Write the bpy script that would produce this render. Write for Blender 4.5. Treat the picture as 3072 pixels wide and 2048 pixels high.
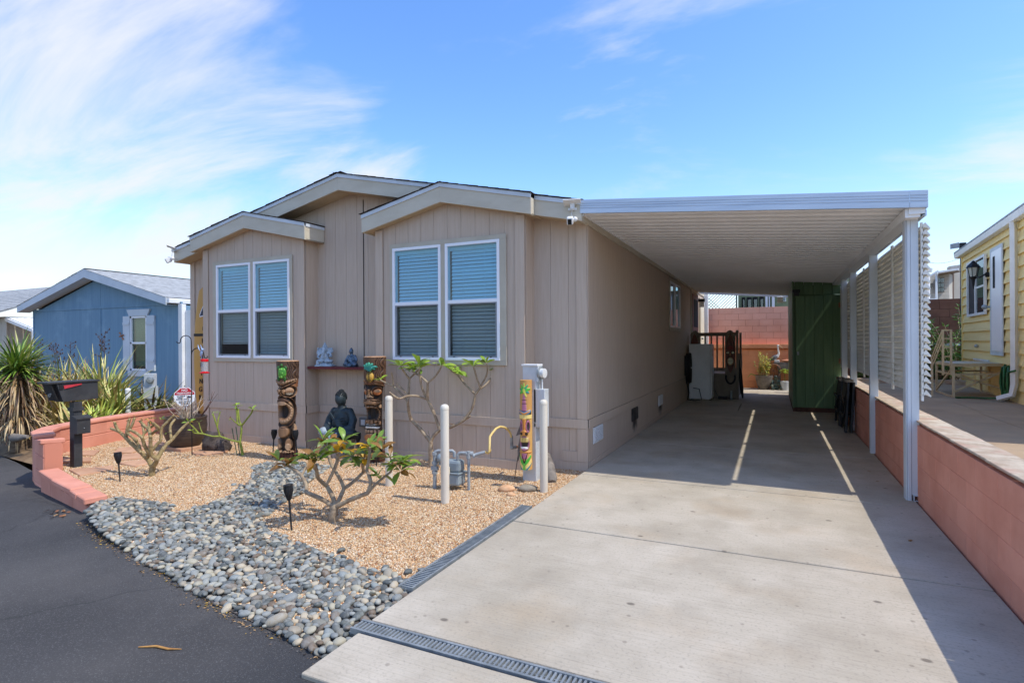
import bpy, bmesh, math, random
import numpy as np
from mathutils import Vector, Matrix, noise as mnoise

for o in list(bpy.data.objects): bpy.data.objects.remove(o)
SC = bpy.context.scene
COL = SC.collection
R = math.radians
rnd = random.Random(7)

# ------------------------------------------------------------------ camera
TH, ROLL, PIT, F = R(25.24), R(0.346), R(-0.027), 1664.279
fwd = Vector((-math.sin(TH)*math.cos(PIT), math.cos(TH)*math.cos(PIT), math.sin(PIT)))
r0 = Vector((math.cos(TH), math.sin(TH), 0)); u0 = r0.cross(fwd)
cr = r0*math.cos(ROLL) - u0*math.sin(ROLL); cu = u0*math.cos(ROLL) + r0*math.sin(ROLL)
cam = bpy.data.cameras.new('camera'); camo = bpy.data.objects.new('camera', cam); COL.objects.link(camo)
mw = Matrix.Identity(4)
for i in range(3):
    mw[i][0] = cr[i]; mw[i][1] = cu[i]; mw[i][2] = -fwd[i]
mw[2][3] = 1.5
camo.matrix_world = mw
cam.sensor_width = 36; cam.lens = F/3072*36; cam.clip_start = .05; cam.clip_end = 3000
SC.camera = camo
SC.cycles.max_bounces = 14; SC.cycles.diffuse_bounces = 8; SC.cycles.transparent_max_bounces = 16
SC.render.resolution_x, SC.render.resolution_y = 1024, 682

# ------------------------------------------------------------------ sky and sun
SUN = Vector((0.635, -0.02, 1.0)).normalized()
EL = math.asin(SUN.z); AZ = math.atan2(SUN.x, SUN.y)
W = bpy.data.worlds.new('World'); SC.world = W; W.use_nodes = True
nt = W.node_tree; nt.nodes.clear()
def wn(t, **k):
    n = nt.nodes.new(t)
    for a, b in k.items(): setattr(n, a, b)
    return n
sky = wn('ShaderNodeTexSky', sky_type='NISHITA', sun_disc=False, sun_elevation=EL, sun_rotation=AZ,
         altitude=50, air_density=1.0, dust_density=0.6, ozone_density=3.0)
bg = wn('ShaderNodeBackground'); bg.inputs[1].default_value = 0.15
out = wn('ShaderNodeOutputWorld')
tc = wn('ShaderNodeTexCoord')
sep = wn('ShaderNodeSeparateXYZ'); nt.links.new(tc.outputs['Generated'], sep.inputs[0])
def wm(op, a, b=None, c=None, clamp=False):
    n = wn('ShaderNodeMath', operation=op, use_clamp=clamp)
    for i, x in enumerate((a, b, c)):
        if x is None: continue
        if isinstance(x, (int, float)): n.inputs[i].default_value = x
        else: nt.links.new(x, n.inputs[i])
    return n.outputs[0]
zz = wm('ADD', wm('MAXIMUM', sep.outputs['Z'], 0.0), 0.22)
cx = wm('DIVIDE', sep.outputs['X'], zz); cy = wm('DIVIDE', sep.outputs['Y'], zz)
comb = wn('ShaderNodeCombineXYZ'); nt.links.new(cx, comb.inputs[0]); nt.links.new(cy, comb.inputs[1])
mp = wn('ShaderNodeMapping'); nt.links.new(comb.outputs[0], mp.inputs[0])
mp.inputs['Rotation'].default_value = (0, 0, R(-28)); mp.inputs['Scale'].default_value = (0.7, 1.7, 1); mp.inputs['Location'].default_value = (0.35, 1.1, 0)
nz = wn('ShaderNodeTexNoise'); nz.inputs['Scale'].default_value = 1.15; nz.inputs['Detail'].default_value = 9; nz.inputs['Roughness'].default_value = .6; nz.inputs['Distortion'].default_value = .5
nt.links.new(mp.outputs[0], nz.inputs['Vector'])
nz2 = wn('ShaderNodeTexNoise'); nz2.inputs['Scale'].default_value = .6; nz2.inputs['Detail'].default_value = 3
mp2 = wn('ShaderNodeMapping'); nt.links.new(comb.outputs[0], mp2.inputs[0]); mp2.inputs['Location'].default_value = (3.3, 0.2, 0); nt.links.new(mp2.outputs[0], nz2.inputs['Vector'])
# cirrus banks: the wide one above the neighbour's side, a smaller one on the right, others all round
def bank(d, w):
    n = wn('ShaderNodeVectorMath', operation='DOT_PRODUCT'); nt.links.new(tc.outputs['Generated'], n.inputs[0]); n.inputs[1].default_value = Vector(d).normalized()
    mr = wn('ShaderNodeMapRange', interpolation_type='SMOOTHSTEP'); nt.links.new(n.outputs['Value'], mr.inputs[0])
    mr.inputs[1].default_value = math.cos(R(w)); mr.inputs[2].default_value = math.cos(R(w*.15)); mr.inputs[3].default_value = 0; mr.inputs[4].default_value = 1
    return mr.outputs[0]
banks = [((-.88, .40, .30), 27), ((-.70, .64, .27), 17), ((.42, .86, .38), 17), ((1, -.3, .45), 35), ((-.9, -.6, .5), 35)]
acc = None
for d, w in banks:
    b = bank(d, w); acc = b if acc is None else wm('ADD', acc, b, clamp=True)
cov = wm('ADD', wm('MULTIPLY', acc, .18), wm('MULTIPLY', wm('SUBTRACT', nz2.outputs[0], .5), .22))
cl = wm('ADD', nz.outputs[0], cov)
mr = wn('ShaderNodeMapRange', interpolation_type='SMOOTHSTEP'); nt.links.new(cl, mr.inputs[0])
mr.inputs[1].default_value = .535; mr.inputs[2].default_value = .82; mr.inputs[3].default_value = 0; mr.inputs[4].default_value = .9
hz = wn('ShaderNodeMapRange', interpolation_type='SMOOTHSTEP'); nt.links.new(sep.outputs['Z'], hz.inputs[0])
hz.inputs[1].default_value = 0.0; hz.inputs[2].default_value = .30; hz.inputs[3].default_value = .56; hz.inputs[4].default_value = 0
hs = wn('ShaderNodeHueSaturation'); hs.inputs['Hue'].default_value = .507; hs.inputs['Saturation'].default_value = 1.2; hs.inputs['Value'].default_value = 1.2
nt.links.new(sky.outputs[0], hs.inputs['Color'])
mx0 = wn('ShaderNodeMix', data_type='RGBA'); nt.links.new(hz.outputs[0], mx0.inputs[0]); nt.links.new(hs.outputs[0], mx0.inputs[6]); mx0.inputs[7].default_value = (3.2, 3.4, 3.7, 1)
mx1 = wn('ShaderNodeMix', data_type='RGBA'); nt.links.new(mr.outputs[0], mx1.inputs[0]); nt.links.new(mx0.outputs[2], mx1.inputs[6]); mx1.inputs[7].default_value = (3.5, 3.58, 3.72, 1)
nt.links.new(mx1.outputs[2], bg.inputs[0]); nt.links.new(bg.outputs[0], out.inputs[0])
sl = bpy.data.lights.new('sun', 'SUN'); sl.energy = 2.15; sl.angle = R(.53); sl.color = (1, .95, .86)
so = bpy.data.objects.new('sun', sl); COL.objects.link(so); so.rotation_euler = SUN.to_track_quat('Z', 'Y').to_euler(); so.location = (5, 2, 12)
SC.view_settings.view_transform = 'Standard'; SC.view_settings.look = 'None'; SC.view_settings.exposure = 0.82; SC.view_settings.gamma = 1
SC.view_settings.use_curve_mapping = False

# ------------------------------------------------------------------ helpers
OFF = {}
def ray(x, y): return fwd + cr*((x-1536)/F) + cu*((1024-y)/F)
def lin(c):
    if isinstance(c, str):
        c = [int(c[i:i+2], 16)/255 for i in (0, 2, 4)]
        c = [x/12.92 if x <= .04045 else ((x+.055)/1.055)**2.4 for x in c]
    return (*c[:3], 1)

def thing(name, label, cat, loc=(0, 0, 0), rz=0, group=None, world=False, kind=None):
    o = bpy.data.objects.new(name, None); COL.objects.link(o); o.location = loc; o.rotation_euler = (0, 0, rz)
    o.empty_display_size = .1
    if kind: o['kind'] = kind
    else: o['label'] = label; o['category'] = cat
    if group: o['group'] = group
    OFF[o.name] = Vector(loc) if world else Vector((0, 0, 0))
    return o
def tag(o, label, cat, group=None):
    o['label'] = label; o['category'] = cat
    if group: o['group'] = group
    return o
def link_obj(name, me, mat, parent=None, loc=(0, 0, 0), rot=(0, 0, 0), scale=(1, 1, 1)):
    o = bpy.data.objects.new(name, me); COL.objects.link(o)
    if mat is not None and len(me.materials) == 0: me.materials.append(mat)
    if parent is not None:
        o.parent = parent; OFF[o.name] = OFF.get(parent.name, Vector((0, 0, 0)))
    o.location = loc; o.rotation_euler = rot; o.scale = scale
    return o
def inst(name, me, parent, loc, rot=(0, 0, 0), scale=(1, 1, 1)):
    """one piece that shares mesh data; loc in the coordinates of the thing"""
    return link_obj(name, me, None, parent, Vector(loc) - OFF.get(parent.name, Vector((0, 0, 0))), rot, scale)

class MB:
    def __init__(s): s.v = []; s.f = []; s.c = []
    def add(s, v, f, col=None):
        n = len(s.v); s.v += [tuple(p) for p in v]; s.f += [tuple(i+n for i in q) for q in f]
        if col is not None or s.c:
            while len(s.c) < n: s.c.append((1, 1, 1, 1))
            s.c += [lin(col) if col is not None else (1, 1, 1, 1)]*len(v)
        return s
    def bx(s, x0, x1, y0, y1, z0, z1, col=None):
        v = [(x, y, z) for z in (z0, z1) for x, y in ((x0, y0), (x1, y0), (x1, y1), (x0, y1))]
        return s.add(v, [(3, 2, 1, 0), (4, 5, 6, 7), (0, 1, 5, 4), (1, 2, 6, 5), (2, 3, 7, 6), (3, 0, 4, 7)], col)
    def box(s, c, size, rot=None, col=None):
        m = rot if isinstance(rot, Matrix) else (Matrix.Rotation(rot, 3, 'Z') if rot else Matrix.Identity(3))
        hx, hy, hz_ = (q/2 for q in size); c = Vector(c)
        v = [c + m @ Vector((x, y, z)) for z in (-hz_, hz_) for x, y in ((-hx, -hy), (hx, -hy), (hx, hy), (-hx, hy))]
        return s.add(v, [(3, 2, 1, 0), (4, 5, 6, 7), (0, 1, 5, 4), (1, 2, 6, 5), (2, 3, 7, 6), (3, 0, 4, 7)], col)
    def beam(s, a, b, w, h, up=(0, 0, 1), col=None):
        a = Vector(a); b = Vector(b); d = b-a; L = d.length; d.normalize(); x = d.cross(Vector(up))
        if x.length < 1e-4: x = d.cross(Vector((1, 0, 0)))
        x.normalize(); z = x.cross(d)
        m = Matrix((x, d, z)).transposed()
        return s.box((a+b)/2, (w, L, h), m, col)
    def prism(s, pts, vec, col=None):
        """planar polygon pts (3d) extruded by vec"""
        n = len(pts); vec = Vector(vec); v = [Vector(p) for p in pts]
        nrm = Vector((0, 0, 0))
        for i in range(n): nrm += v[i].cross(v[(i+1) % n])
        if nrm.dot(vec) > 0: v = v[::-1]
        w = [p+vec for p in v]
        return s.add(v+w, [tuple(range(n)), tuple(range(2*n-1, n-1, -1))] + [(i, i+n, (i+1) % n+n, (i+1) % n) for i in range(n)], col)
    def tube(s, pts, rad, n=8, cap=True, col=None, flat=None):
        pts = [Vector(p) for p in pts]
        if isinstance(rad, (int, float)): rad = [rad]*len(pts)
        v = []; f = []; ref = None
        for i, p in enumerate(pts):
            d = (pts[min(i+1, len(pts)-1)] - pts[max(i-1, 0)])
            if d.length < 1e-9: d = Vector((0, 0, 1))
            d.normalize()
            if ref is None:
                ref = d.cross(Vector((0, 0, 1)))
                if ref.length < .05: ref = d.cross(Vector((1, 0, 0)))
            ref = ref - d*ref.dot(d); ref.normalize(); bn = d.cross(ref)
            for k in range(n):
                a = 2*math.pi*k/n
                v.append(p + (ref*math.cos(a) + bn*math.sin(a))*rad[i])
        for i in range(len(pts)-1):
            for k in range(n):
                f.append((i*n+k, i*n+(k+1) % n, (i+1)*n+(k+1) % n, (i+1)*n+k))
        if cap:
            f.append(tuple(range(n-1, -1, -1))); f.append(tuple((len(pts)-1)*n+k for k in range(n)))
        return s.add(v, f, col)
    def lathe(s, prof, c=(0, 0, 0), n=20, col=None, axis=None):
        c = Vector(c); v = []; f = []
        m = Vector(axis).to_track_quat('Z', 'Y').to_matrix() if axis is not None else Matrix.Identity(3)
        for r_, z in prof:
            for k in range(n):
                a = 2*math.pi*k/n; v.append(c + m @ Vector((r_*math.cos(a), r_*math.sin(a), z)))
        for i in range(len(prof)-1):
            for k in range(n): f.append((i*n+k, i*n+(k+1) % n, (i+1)*n+(k+1) % n, (i+1)*n+k))
        if prof[0][0] > 1e-6: f.append(tuple(range(n-1, -1, -1)))
        if prof[-1][0] > 1e-6: f.append(tuple((len(prof)-1)*n+k for k in range(n)))
        return s.add(v, f, col)
    def ell(s, c, r_, rot=None, n=14, m=9, col=None):
        if isinstance(r_, (int, float)): r_ = (r_,)*3
        c = Vector(c); rm = rot if rot is not None else Matrix.Identity(3); v = [c + rm @ Vector((0, 0, -r_[2]))]; f = []
        for i in range(1, m):
            t = -math.pi/2 + math.pi*i/m
            for k in range(n):
                a = 2*math.pi*k/n; v.append(c + rm @ Vector((r_[0]*math.cos(t)*math.cos(a), r_[1]*math.cos(t)*math.sin(a), r_[2]*math.sin(t))))
        v.append(c + rm @ Vector((0, 0, r_[2]))); e = len(v)-1
        for k in range(n): f.append((0, 1+(k+1) % n, 1+k)); f.append((e, e-n+k, e-n+(k+1) % n))
        for i in range(m-2):
            for k in range(n): f.append((1+i*n+k, 1+i*n+(k+1) % n, 1+(i+1)*n+(k+1) % n, 1+(i+1)*n+k))
        return s.add(v, f, col)
    def mesh(s, name, off=None, smooth=None):
        me = bpy.data.meshes.new(name)
        v = s.v if off is None else [(p[0]-off[0], p[1]-off[1], p[2]-off[2]) for p in s.v]
        me.from_pydata(v, [], s.f)
        if s.c:
            while len(s.c) < len(s.v): s.c.append((1, 1, 1, 1))
            at = me.color_attributes.new('Col', 'FLOAT_COLOR', 'POINT')
            at.data.foreach_set('color', np.array(s.c, dtype=np.float32).ravel())
        if smooth:
            me.polygons.foreach_set('use_smooth', [True]*len(me.polygons))
            if smooth < 180: me.set_sharp_from_angle(angle=R(smooth))
        me.update(); return me
    def build(s, name, mat, parent=None, smooth=None, bevel=0, loc=None):
        if parent is not None:
            me = s.mesh(name, OFF.get(parent.name), smooth); o = link_obj(name, me, mat, parent)
        else:
            me = s.mesh(name, loc, smooth); o = link_obj(name, me, mat, None, loc or (0, 0, 0))
        if bevel:
            b = o.modifiers.new('bevel', 'BEVEL'); b.width = bevel; b.segments = 2; b.limit_method = 'ANGLE'; b.angle_limit = R(35)
        return o

def dup(root, loc, rz=0, label=None, scale=1):
    r = root.copy(); COL.objects.link(r); r.location = loc; r.rotation_euler = (0, 0, rz); r.scale = (scale,)*3
    if label: r['label'] = label
    for ch in list(root.children):
        c = ch.copy(); COL.objects.link(c); c.parent = r
        for g in ch.children:
            d = g.copy(); COL.objects.link(d); d.parent = c
    return r

def blob(shapes, voxel=.01, name='blob', smooth_it=4):
    """many overlapping shapes fused into one continuous surface"""
    m = MB()
    for sh in shapes:
        if sh[0] == 'e': m.ell(sh[1], sh[2], sh[3] if len(sh) > 3 else None)
        elif sh[0] == 't': m.tube(sh[1], sh[2], 10); m.ell(sh[1][0], sh[2][0] if not isinstance(sh[2], (int, float)) else sh[2]); m.ell(sh[1][-1], sh[2][-1] if not isinstance(sh[2], (int, float)) else sh[2])
        elif sh[0] == 'b': m.box(sh[1], sh[2], sh[3] if len(sh) > 3 else None)
    me = m.mesh('tmp'); o = bpy.data.objects.new('tmp', me); COL.objects.link(o)
    rm = o.modifiers.new('r', 'REMESH'); rm.mode = 'VOXEL'; rm.voxel_size = voxel
    sm = o.modifiers.new('s', 'SMOOTH'); sm.iterations = smooth_it; sm.factor = .5
    dg = bpy.context.evaluated_depsgraph_get(); res = bpy.data.meshes.new_from_object(o.evaluated_get(dg)); res.name = name
    bpy.data.objects.remove(o); res.polygons.foreach_set('use_smooth', [True]*len(res.polygons))
    return res
def text_mesh(txt, size, ext=.0015, align='CENTER', bold=0):
    cu_ = bpy.data.curves.new('t', 'FONT'); cu_.body = txt; cu_.size = size; cu_.extrude = ext; cu_.align_x = align; cu_.align_y = 'CENTER'; cu_.offset = bold
    o = bpy.data.objects.new('t', cu_); COL.objects.link(o)
    dg = bpy.context.evaluated_depsgraph_get(); me = bpy.data.meshes.new_from_object(o.evaluated_get(dg)); me.name = 'lettering'
    bpy.data.objects.remove(o); return me

# ------------------------------------------------------------------ materials
def mat(name, c, c2=None, rough=.75, metal=0, scale=4, lo=.38, hi=.62, bump=0, bscale=60, stretch=(1, 1, 1), rv=0, spec=.4, attr=None, detail=5, dirt=None, dirt_scale=1.2, dirt_lo=.55, dirt_hi=.75, bstretch=None, bdist=.01):
    m = bpy.data.materials.new(name); m.use_nodes = True; t = m.node_tree; N = t.nodes; L = t.links
    p = N['Principled BSDF']; p.inputs['Roughness'].default_value = rough; p.inputs['Metallic'].default_value = metal
    p.inputs['Specular IOR Level'].default_value = spec
    g = N.new('ShaderNodeNewGeometry')
    def nz_(sc, st, det=5):
        mp_ = N.new('ShaderNodeMapping'); mp_.inputs['Scale'].default_value = st; L.new(g.outputs['Position'], mp_.inputs[0])
        n = N.new('ShaderNodeTexNoise'); n.inputs['Scale'].default_value = sc; n.inputs['Detail'].default_value = det; n.inputs['Roughness'].default_value = .6; L.new(mp_.outputs[0], n.inputs['Vector']); return n.outputs[0]
    def mix(fac, a, b):
        x = N.new('ShaderNodeMix'); x.data_type = 'RGBA'
        for i, q in ((0, fac), (6, a), (7, b)):
            if hasattr(q, 'is_linked'): L.new(q, x.inputs[i])
            else: x.inputs[i].default_value = q
        return x.outputs[2]
    def mrange(v, a, b, c_=0, d_=1):
        x = N.new('ShaderNodeMapRange'); L.new(v, x.inputs[0])
        for i, q in enumerate((a, b, c_, d_)): x.inputs[i+1].default_value = q
        return x.outputs[0]
    if attr:
        a = N.new('ShaderNodeVertexColor'); a.layer_name = attr; col = a.outputs[0]
        if c2 is not None: col = mix(mrange(nz_(scale, stretch, detail), lo, hi, 0, .5), col, lin(c2))
    else:
        col = lin(c)
        if c2 is not None: col = mix(mrange(nz_(scale, stretch, detail), lo, hi), lin(c), lin(c2))
    if dirt is not None:
        col = mix(mrange(nz_(dirt_scale, (1, 1, 1)), dirt_lo, dirt_hi, 0, .75), col, lin(dirt))
    if rv:
        oi = N.new('ShaderNodeObjectInfo'); h = N.new('ShaderNodeHueSaturation'); h.inputs['Saturation'].default_value = 1
        L.new(mrange(oi.outputs['Random'], 0, 1, 1-rv, 1+rv), h.inputs['Value'])
        if hasattr(col, 'is_linked'): L.new(col, h.inputs['Color'])
        else: h.inputs['Color'].default_value = col
        col = h.outputs[0]
    if hasattr(col, 'is_linked'): L.new(col, p.inputs['Base Color'])
    else: p.inputs['Base Color'].default_value = col
    if bump:
        b = N.new('ShaderNodeBump'); b.inputs['Strength'].default_value = bump; b.inputs['Distance'].default_value = bdist
        L.new(nz_(bscale, bstretch or stretch), b.inputs['Height']); L.new(b.outputs[0], p.inputs['Normal'])
    return m
def nodes(m): return m.node_tree.nodes, m.node_tree.links, m.node_tree.nodes['Principled BSDF']
M = {}
M['siding'] = mat('siding_paint', 'c7b39e', 'c0ab96', rough=.82, scale=3, stretch=(14, 14, .7), bump=.14, bscale=9, bstretch=(16, 16, .6), rv=.015, dirt='b4a08c', dirt_scale=.7, dirt_lo=.55, dirt_hi=.9)
M['trim'] = mat('trim_paint', 'bfb5a1', 'b7ac97', rough=.7, scale=3, bump=.1, bscale=30, rv=.02)
M['fascia'] = mat('fascia_paint', 'ccc3af', 'c3b9a4', rough=.65, scale=2.5, stretch=(1, 1, 3), bump=.08, bscale=20, rv=.02)
M['white'] = mat('white_paint', 'e6e6e4', 'dcdcd9', rough=.45, scale=3, rv=.01)
M['vinyl'] = mat('white_vinyl', 'eeeef0', rough=.35, rv=.01)
M['dripedge'] = mat('drip_edge_metal', 'cfd6dc', 'c2cad0', rough=.45, scale=2)
M['shingle'] = mat('dark_shingle', '4c433b', '352e29', rough=.95, scale=9, bump=.6, bscale=120, rv=.15)
M['soffit'] = mat('soffit_paint', 'c0ae92', 'b8a588', rough=.8, scale=3)
M['alu'] = mat('white_aluminium', 'f6f7f7', 'f0f1f0', rough=.4, scale=2.5, stretch=(1, .3, 1), rv=.02, spec=.5)
M['alu_post'] = mat('galvanised_post_paint', 'd5dade', 'c8ced3', rough=.38, scale=4, stretch=(1, 1, .3), metal=.1, rv=.02)
M['louvre'] = mat('louvre_aluminium', 'e6e4dc', 'd8d6cc', rough=.42, scale=5, rv=.05)
M['gutter'] = mat('mill_aluminium', 'ccd4dc', 'bcc5cf', rough=.35, metal=.35, scale=2, stretch=(.5, 1, 6), bump=.05, bscale=3)
M['salmon'] = mat('salmon_block_paint', 'dc9880', 'd28b73', rough=.88, scale=2.2, bump=.35, bscale=120, rv=.05, dirt='bd7860', dirt_scale=1.6, dirt_lo=.5, dirt_hi=.85)
M['backsalmon'] = mat('lightened_salmon_block', 'efb093', 'e6a284', rough=.88, scale=1.2, bump=.35, bscale=120, rv=.05)  # rear wall salmon, colour lightened to make up for the dim far end
M['orangewall'] = mat('orange_block', 'eda678', 'e4996a', rough=.88, scale=1.5, bump=.3, bscale=90, rv=.05)
M['mortar'] = mat('salmon_mortar', 'c9836a', rough=.95, bump=.3, bscale=150)
M['capstone'] = mat('bare_concrete_cap', 'c6b7a0', 'a8947d', rough=.9, scale=7, bump=.6, bscale=90, dirt='b98774', dirt_scale=4, dirt_lo=.5, dirt_hi=.75)
M['green'] = mat('green_shed_paint', '657f5b', '5a7551', rough=.6, scale=3, stretch=(8, 8, .6), bump=.1, bscale=14, rv=.04)
M['black'] = mat('black_plastic', '1b1b1c', '262627', rough=.5, scale=8)
M['blackmetal'] = mat('black_metal', '17171a', '232326', rough=.45, metal=.3, scale=9)
M['dark'] = mat('dark_interior', '1a1a1a', rough=.9)
M['brown_block'] = mat('brown_block', '805a4a', '6d4a3c', rough=.92, scale=1.2, bump=.4, bscale=90, rv=.08, dirt='4f3a32', dirt_scale=.9, dirt_lo=.5, dirt_hi=.7)

# --- concrete
def concrete(name, c, c2, stain, lines=True, spots=True):
    m = mat(name, c, c2, rough=.88, scale=1.1, lo=.35, hi=.68, bump=.3, bscale=140, dirt=stain, dirt_scale=.9, dirt_lo=.44, dirt_hi=.78)
    N, L, p = nodes(m)
    col = p.inputs['Base Color'].links[0].from_socket
    g = N.new('ShaderNodeNewGeometry')
    def add(col, sc, st, lo, hi, tint, amt, kind='noise', det=4):
        mp_ = N.new('ShaderNodeMapping'); mp_.inputs['Scale'].default_value = st; L.new(g.outputs['Position'], mp_.inputs[0])
        if kind == 'noise':
            n = N.new('ShaderNodeTexNoise'); n.inputs['Detail'].default_value = det; n.inputs['Scale'].default_value = sc; o_ = n.outputs[0]
        else:
            n = N.new('ShaderNodeTexVoronoi'); n.inputs['Scale'].default_value = sc; o_ = n.outputs['Distance']
        L.new(mp_.outputs[0], n.inputs['Vector'])
        r_ = N.new('ShaderNodeMapRange'); L.new(o_, r_.inputs[0])
        for i, q in enumerate((lo, hi, 0 if kind == 'noise' else amt, amt if kind == 'noise' else 0)): r_.inputs[i+1].default_value = q
        x = N.new('ShaderNodeMix'); x.data_type = 'RGBA'; L.new(r_.outputs[0], x.inputs[0]); L.new(col, x.inputs[6]); x.inputs[7].default_value = lin(tint)
        return x.outputs[2]
    if lines:
        col = add(col, 4, (.5, 26, 1), .48, .70, '8a8171', .3)      # broom strokes across the drive
        col = add(col, 1.3, (1, 1, 1), .52, .72, 'a88a60', .3)      # rust
        col = add(col, 3.2, (1, .8, 1), .48, .74, '8d8270', .38, det=8)   # mottled wear
        col = add(col, 60, (1, 1, 1), .54, .75, '857e72', .45, det=2)   # aggregate
    if spots:
        col = add(col, 7.5, (1, 1, 1), .06, .11, '5a5146', .4, 'vor')
        col = add(col, 2.1, (1, 1.4, 1), .035, .06, '554c42', .7, 'vor')
    L.new(col, p.inputs['Base Color'])
    return m
M['concrete'] = concrete('drive_concrete', 'c2b7a4', 'b1a692', '948872')
M['concrete2'] = concrete('neighbour_concrete', 'b39a7c', 'a18a6e', '846c52', spots=False)
M['stepstone'] = mat('stepping_stone', 'c79d7c', 'b78b6c', rough=.9, scale=4, bump=.3, bscale=80, rv=.06)

# --- asphalt
m = mat('asphalt', '444241', '3a3837', rough=.9, scale=.8, bump=.9, bscale=170, bdist=.006, dirt='58544f', dirt_scale=.35, dirt_lo=.45, dirt_hi=.8)
N, L, p = nodes(m); col = p.inputs['Base Color'].links[0].from_socket
g = N.new('ShaderNodeNewGeometry'); vo = N.new('ShaderNodeTexVoronoi'); vo.inputs['Scale'].default_value = 190; L.new(g.outputs['Position'], vo.inputs['Vector'])
sp = N.new('ShaderNodeSeparateColor'); L.new(vo.outputs['Color'], sp.inputs[0])
r_ = N.new('ShaderNodeMapRange'); L.new(sp.outputs[0], r_.inputs[0]); r_.inputs[1].default_value = .8; r_.inputs[2].default_value = 1.0; r_.inputs[3].default_value = 0; r_.inputs[4].default_value = .3
x = N.new('ShaderNodeMix'); x.data_type = 'RGBA'; L.new(r_.outputs[0], x.inputs[0]); L.new(col, x.inputs[6]); x.inputs[7].default_value = lin('8a8884'); L.new(x.outputs[2], p.inputs['Base Color'])
n1 = N.new('ShaderNodeTexNoise'); n1.inputs['Scale'].default_value = 1.2; n1.inputs['Detail'].default_value = 6; L.new(g.outputs['Position'], n1.inputs['Vector'])
va = N.new('ShaderNodeVectorMath'); va.operation = 'MULTIPLY_ADD'; L.new(n1.outputs['Color'], va.inputs[0]); va.inputs[1].default_value = (.9, .9, 0); L.new(g.outputs['Position'], va.inputs[2])
vc = N.new('ShaderNodeTexVoronoi'); vc.feature = 'DISTANCE_TO_EDGE'; vc.inputs['Scale'].default_value = .33; L.new(va.outputs[0], vc.inputs['Vector'])
r2 = N.new('ShaderNodeMapRange'); L.new(vc.outputs['Distance'], r2.inputs[0]); r2.inputs[1].default_value = .0; r2.inputs[2].default_value = .006; r2.inputs[3].default_value = .55; r2.inputs[4].default_value = 0
x2 = N.new('ShaderNodeMix'); x2.data_type = 'RGBA'; L.new(r2.outputs[0], x2.inputs[0]); L.new(x.outputs[2], x2.inputs[6]); x2.inputs[7].default_value = lin('262523')
n3 = N.new('ShaderNodeTexNoise'); n3.inputs['Scale'].default_value = .7; n3.inputs['Detail'].default_value = 7; L.new(g.outputs['Position'], n3.inputs['Vector'])
r3 = N.new('ShaderNodeMapRange'); L.new(n3.outputs[0], r3.inputs[0]); r3.inputs[1].default_value = .5; r3.inputs[2].default_value = .72; r3.inputs[3].default_value = 0; r3.inputs[4].default_value = .28
x3 = N.new('ShaderNodeMix'); x3.data_type = 'RGBA'; L.new(r3.outputs[0], x3.inputs[0]); L.new(x2.outputs[2], x3.inputs[6]); x3.inputs[7].default_value = lin('6a6560'); L.new(x3.outputs[2], p.inputs['Base Color'])
M['asphalt'] = m
M['soil'] = mat('dry_soil', '6d5640', '8c7355', rough=.98, scale=6, bump=.8, bscale=40, dirt='3f3226', dirt_scale=3, dirt_lo=.5, dirt_hi=.7)
# --- gravel base
m = mat('gravel_base', 'c9a377', 'b98f62', rough=.95, scale=3, bump=.0)
N, L, p = nodes(m); g = N.new('ShaderNodeNewGeometry'); vo = N.new('ShaderNodeTexVoronoi'); vo.inputs['Scale'].default_value = 85; L.new(g.outputs['Position'], vo.inputs['Vector'])
sp = N.new('ShaderNodeSeparateColor'); L.new(vo.outputs['Color'], sp.inputs[0]); rp = N.new('ShaderNodeValToRGB'); L.new(sp.outputs[0], rp.inputs[0])
PEB = ['dcbf92', 'ead5b3', 'c8935c', 'dfb380', 'f3e6cd', 'b27444', 'd6a875', 'ecd8b8', '9c6239', 'd2ad80', 'cdbb9e', '80593c']
el = rp.color_ramp.elements; el[0].position = 0; el[0].color = lin(PEB[0]); el[1].position = .95; el[1].color = lin(PEB[-1])
for i, h in enumerate(PEB[1:-1]):
    e = el.new((i+1)/len(PEB)); e.color = lin(h)
rp.color_ramp.interpolation = 'CONSTANT'
L.new(rp.outputs[0], p.inputs['Base Color'])
b = N.new('ShaderNodeBump'); b.inputs['Strength'].default_value = .8; b.inputs['Distance'].default_value = .008; b.invert = True; L.new(vo.outputs['Distance'], b.inputs['Height']); L.new(b.outputs[0], p.inputs['Normal'])
M['gravel'] = m
M['pebble'] = mat('pebble', 'ffffff', 'd9b98f', rough=.8, attr='Col', scale=30)
M['cobble_base'] = mat('cobble_bed_soil', '3d3a36', '57504a', rough=.95, scale=30, bump=.8, bscale=90)
COB = ['737570', '888a84', '63665f', '93948b', '7b796e', 'a09e91', '595c58', '818480', '998f7c', '6d6f6a', 'a79f88', '888d88', '515452', '7a7063', 'b4a68c', '70604f']
m = mat('river_cobble', '7c8082', rough=.7, bump=.12, bscale=60, spec=.35)
N, L, p = nodes(m); oi = N.new('ShaderNodeObjectInfo'); rp = N.new('ShaderNodeValToRGB'); rp.color_ramp.interpolation = 'CONSTANT'; L.new(oi.outputs['Random'], rp.inputs[0])
el = rp.color_ramp.elements; el[0].position = 0; el[0].color = lin(COB[0]); el[1].position = (len(COB)-1)/len(COB); el[1].color = lin(COB[-1])
for i, h in enumerate(COB[1:-1]): e = el.new((i+1)/len(COB)); e.color = lin(h)
g = N.new('ShaderNodeNewGeometry'); n = N.new('ShaderNodeTexNoise'); n.inputs['Scale'].default_value = 28; n.inputs['Detail'].default_value = 4; n.inputs['Distortion'].default_value = 1.5; L.new(g.outputs['Position'], n.inputs['Vector'])
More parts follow.
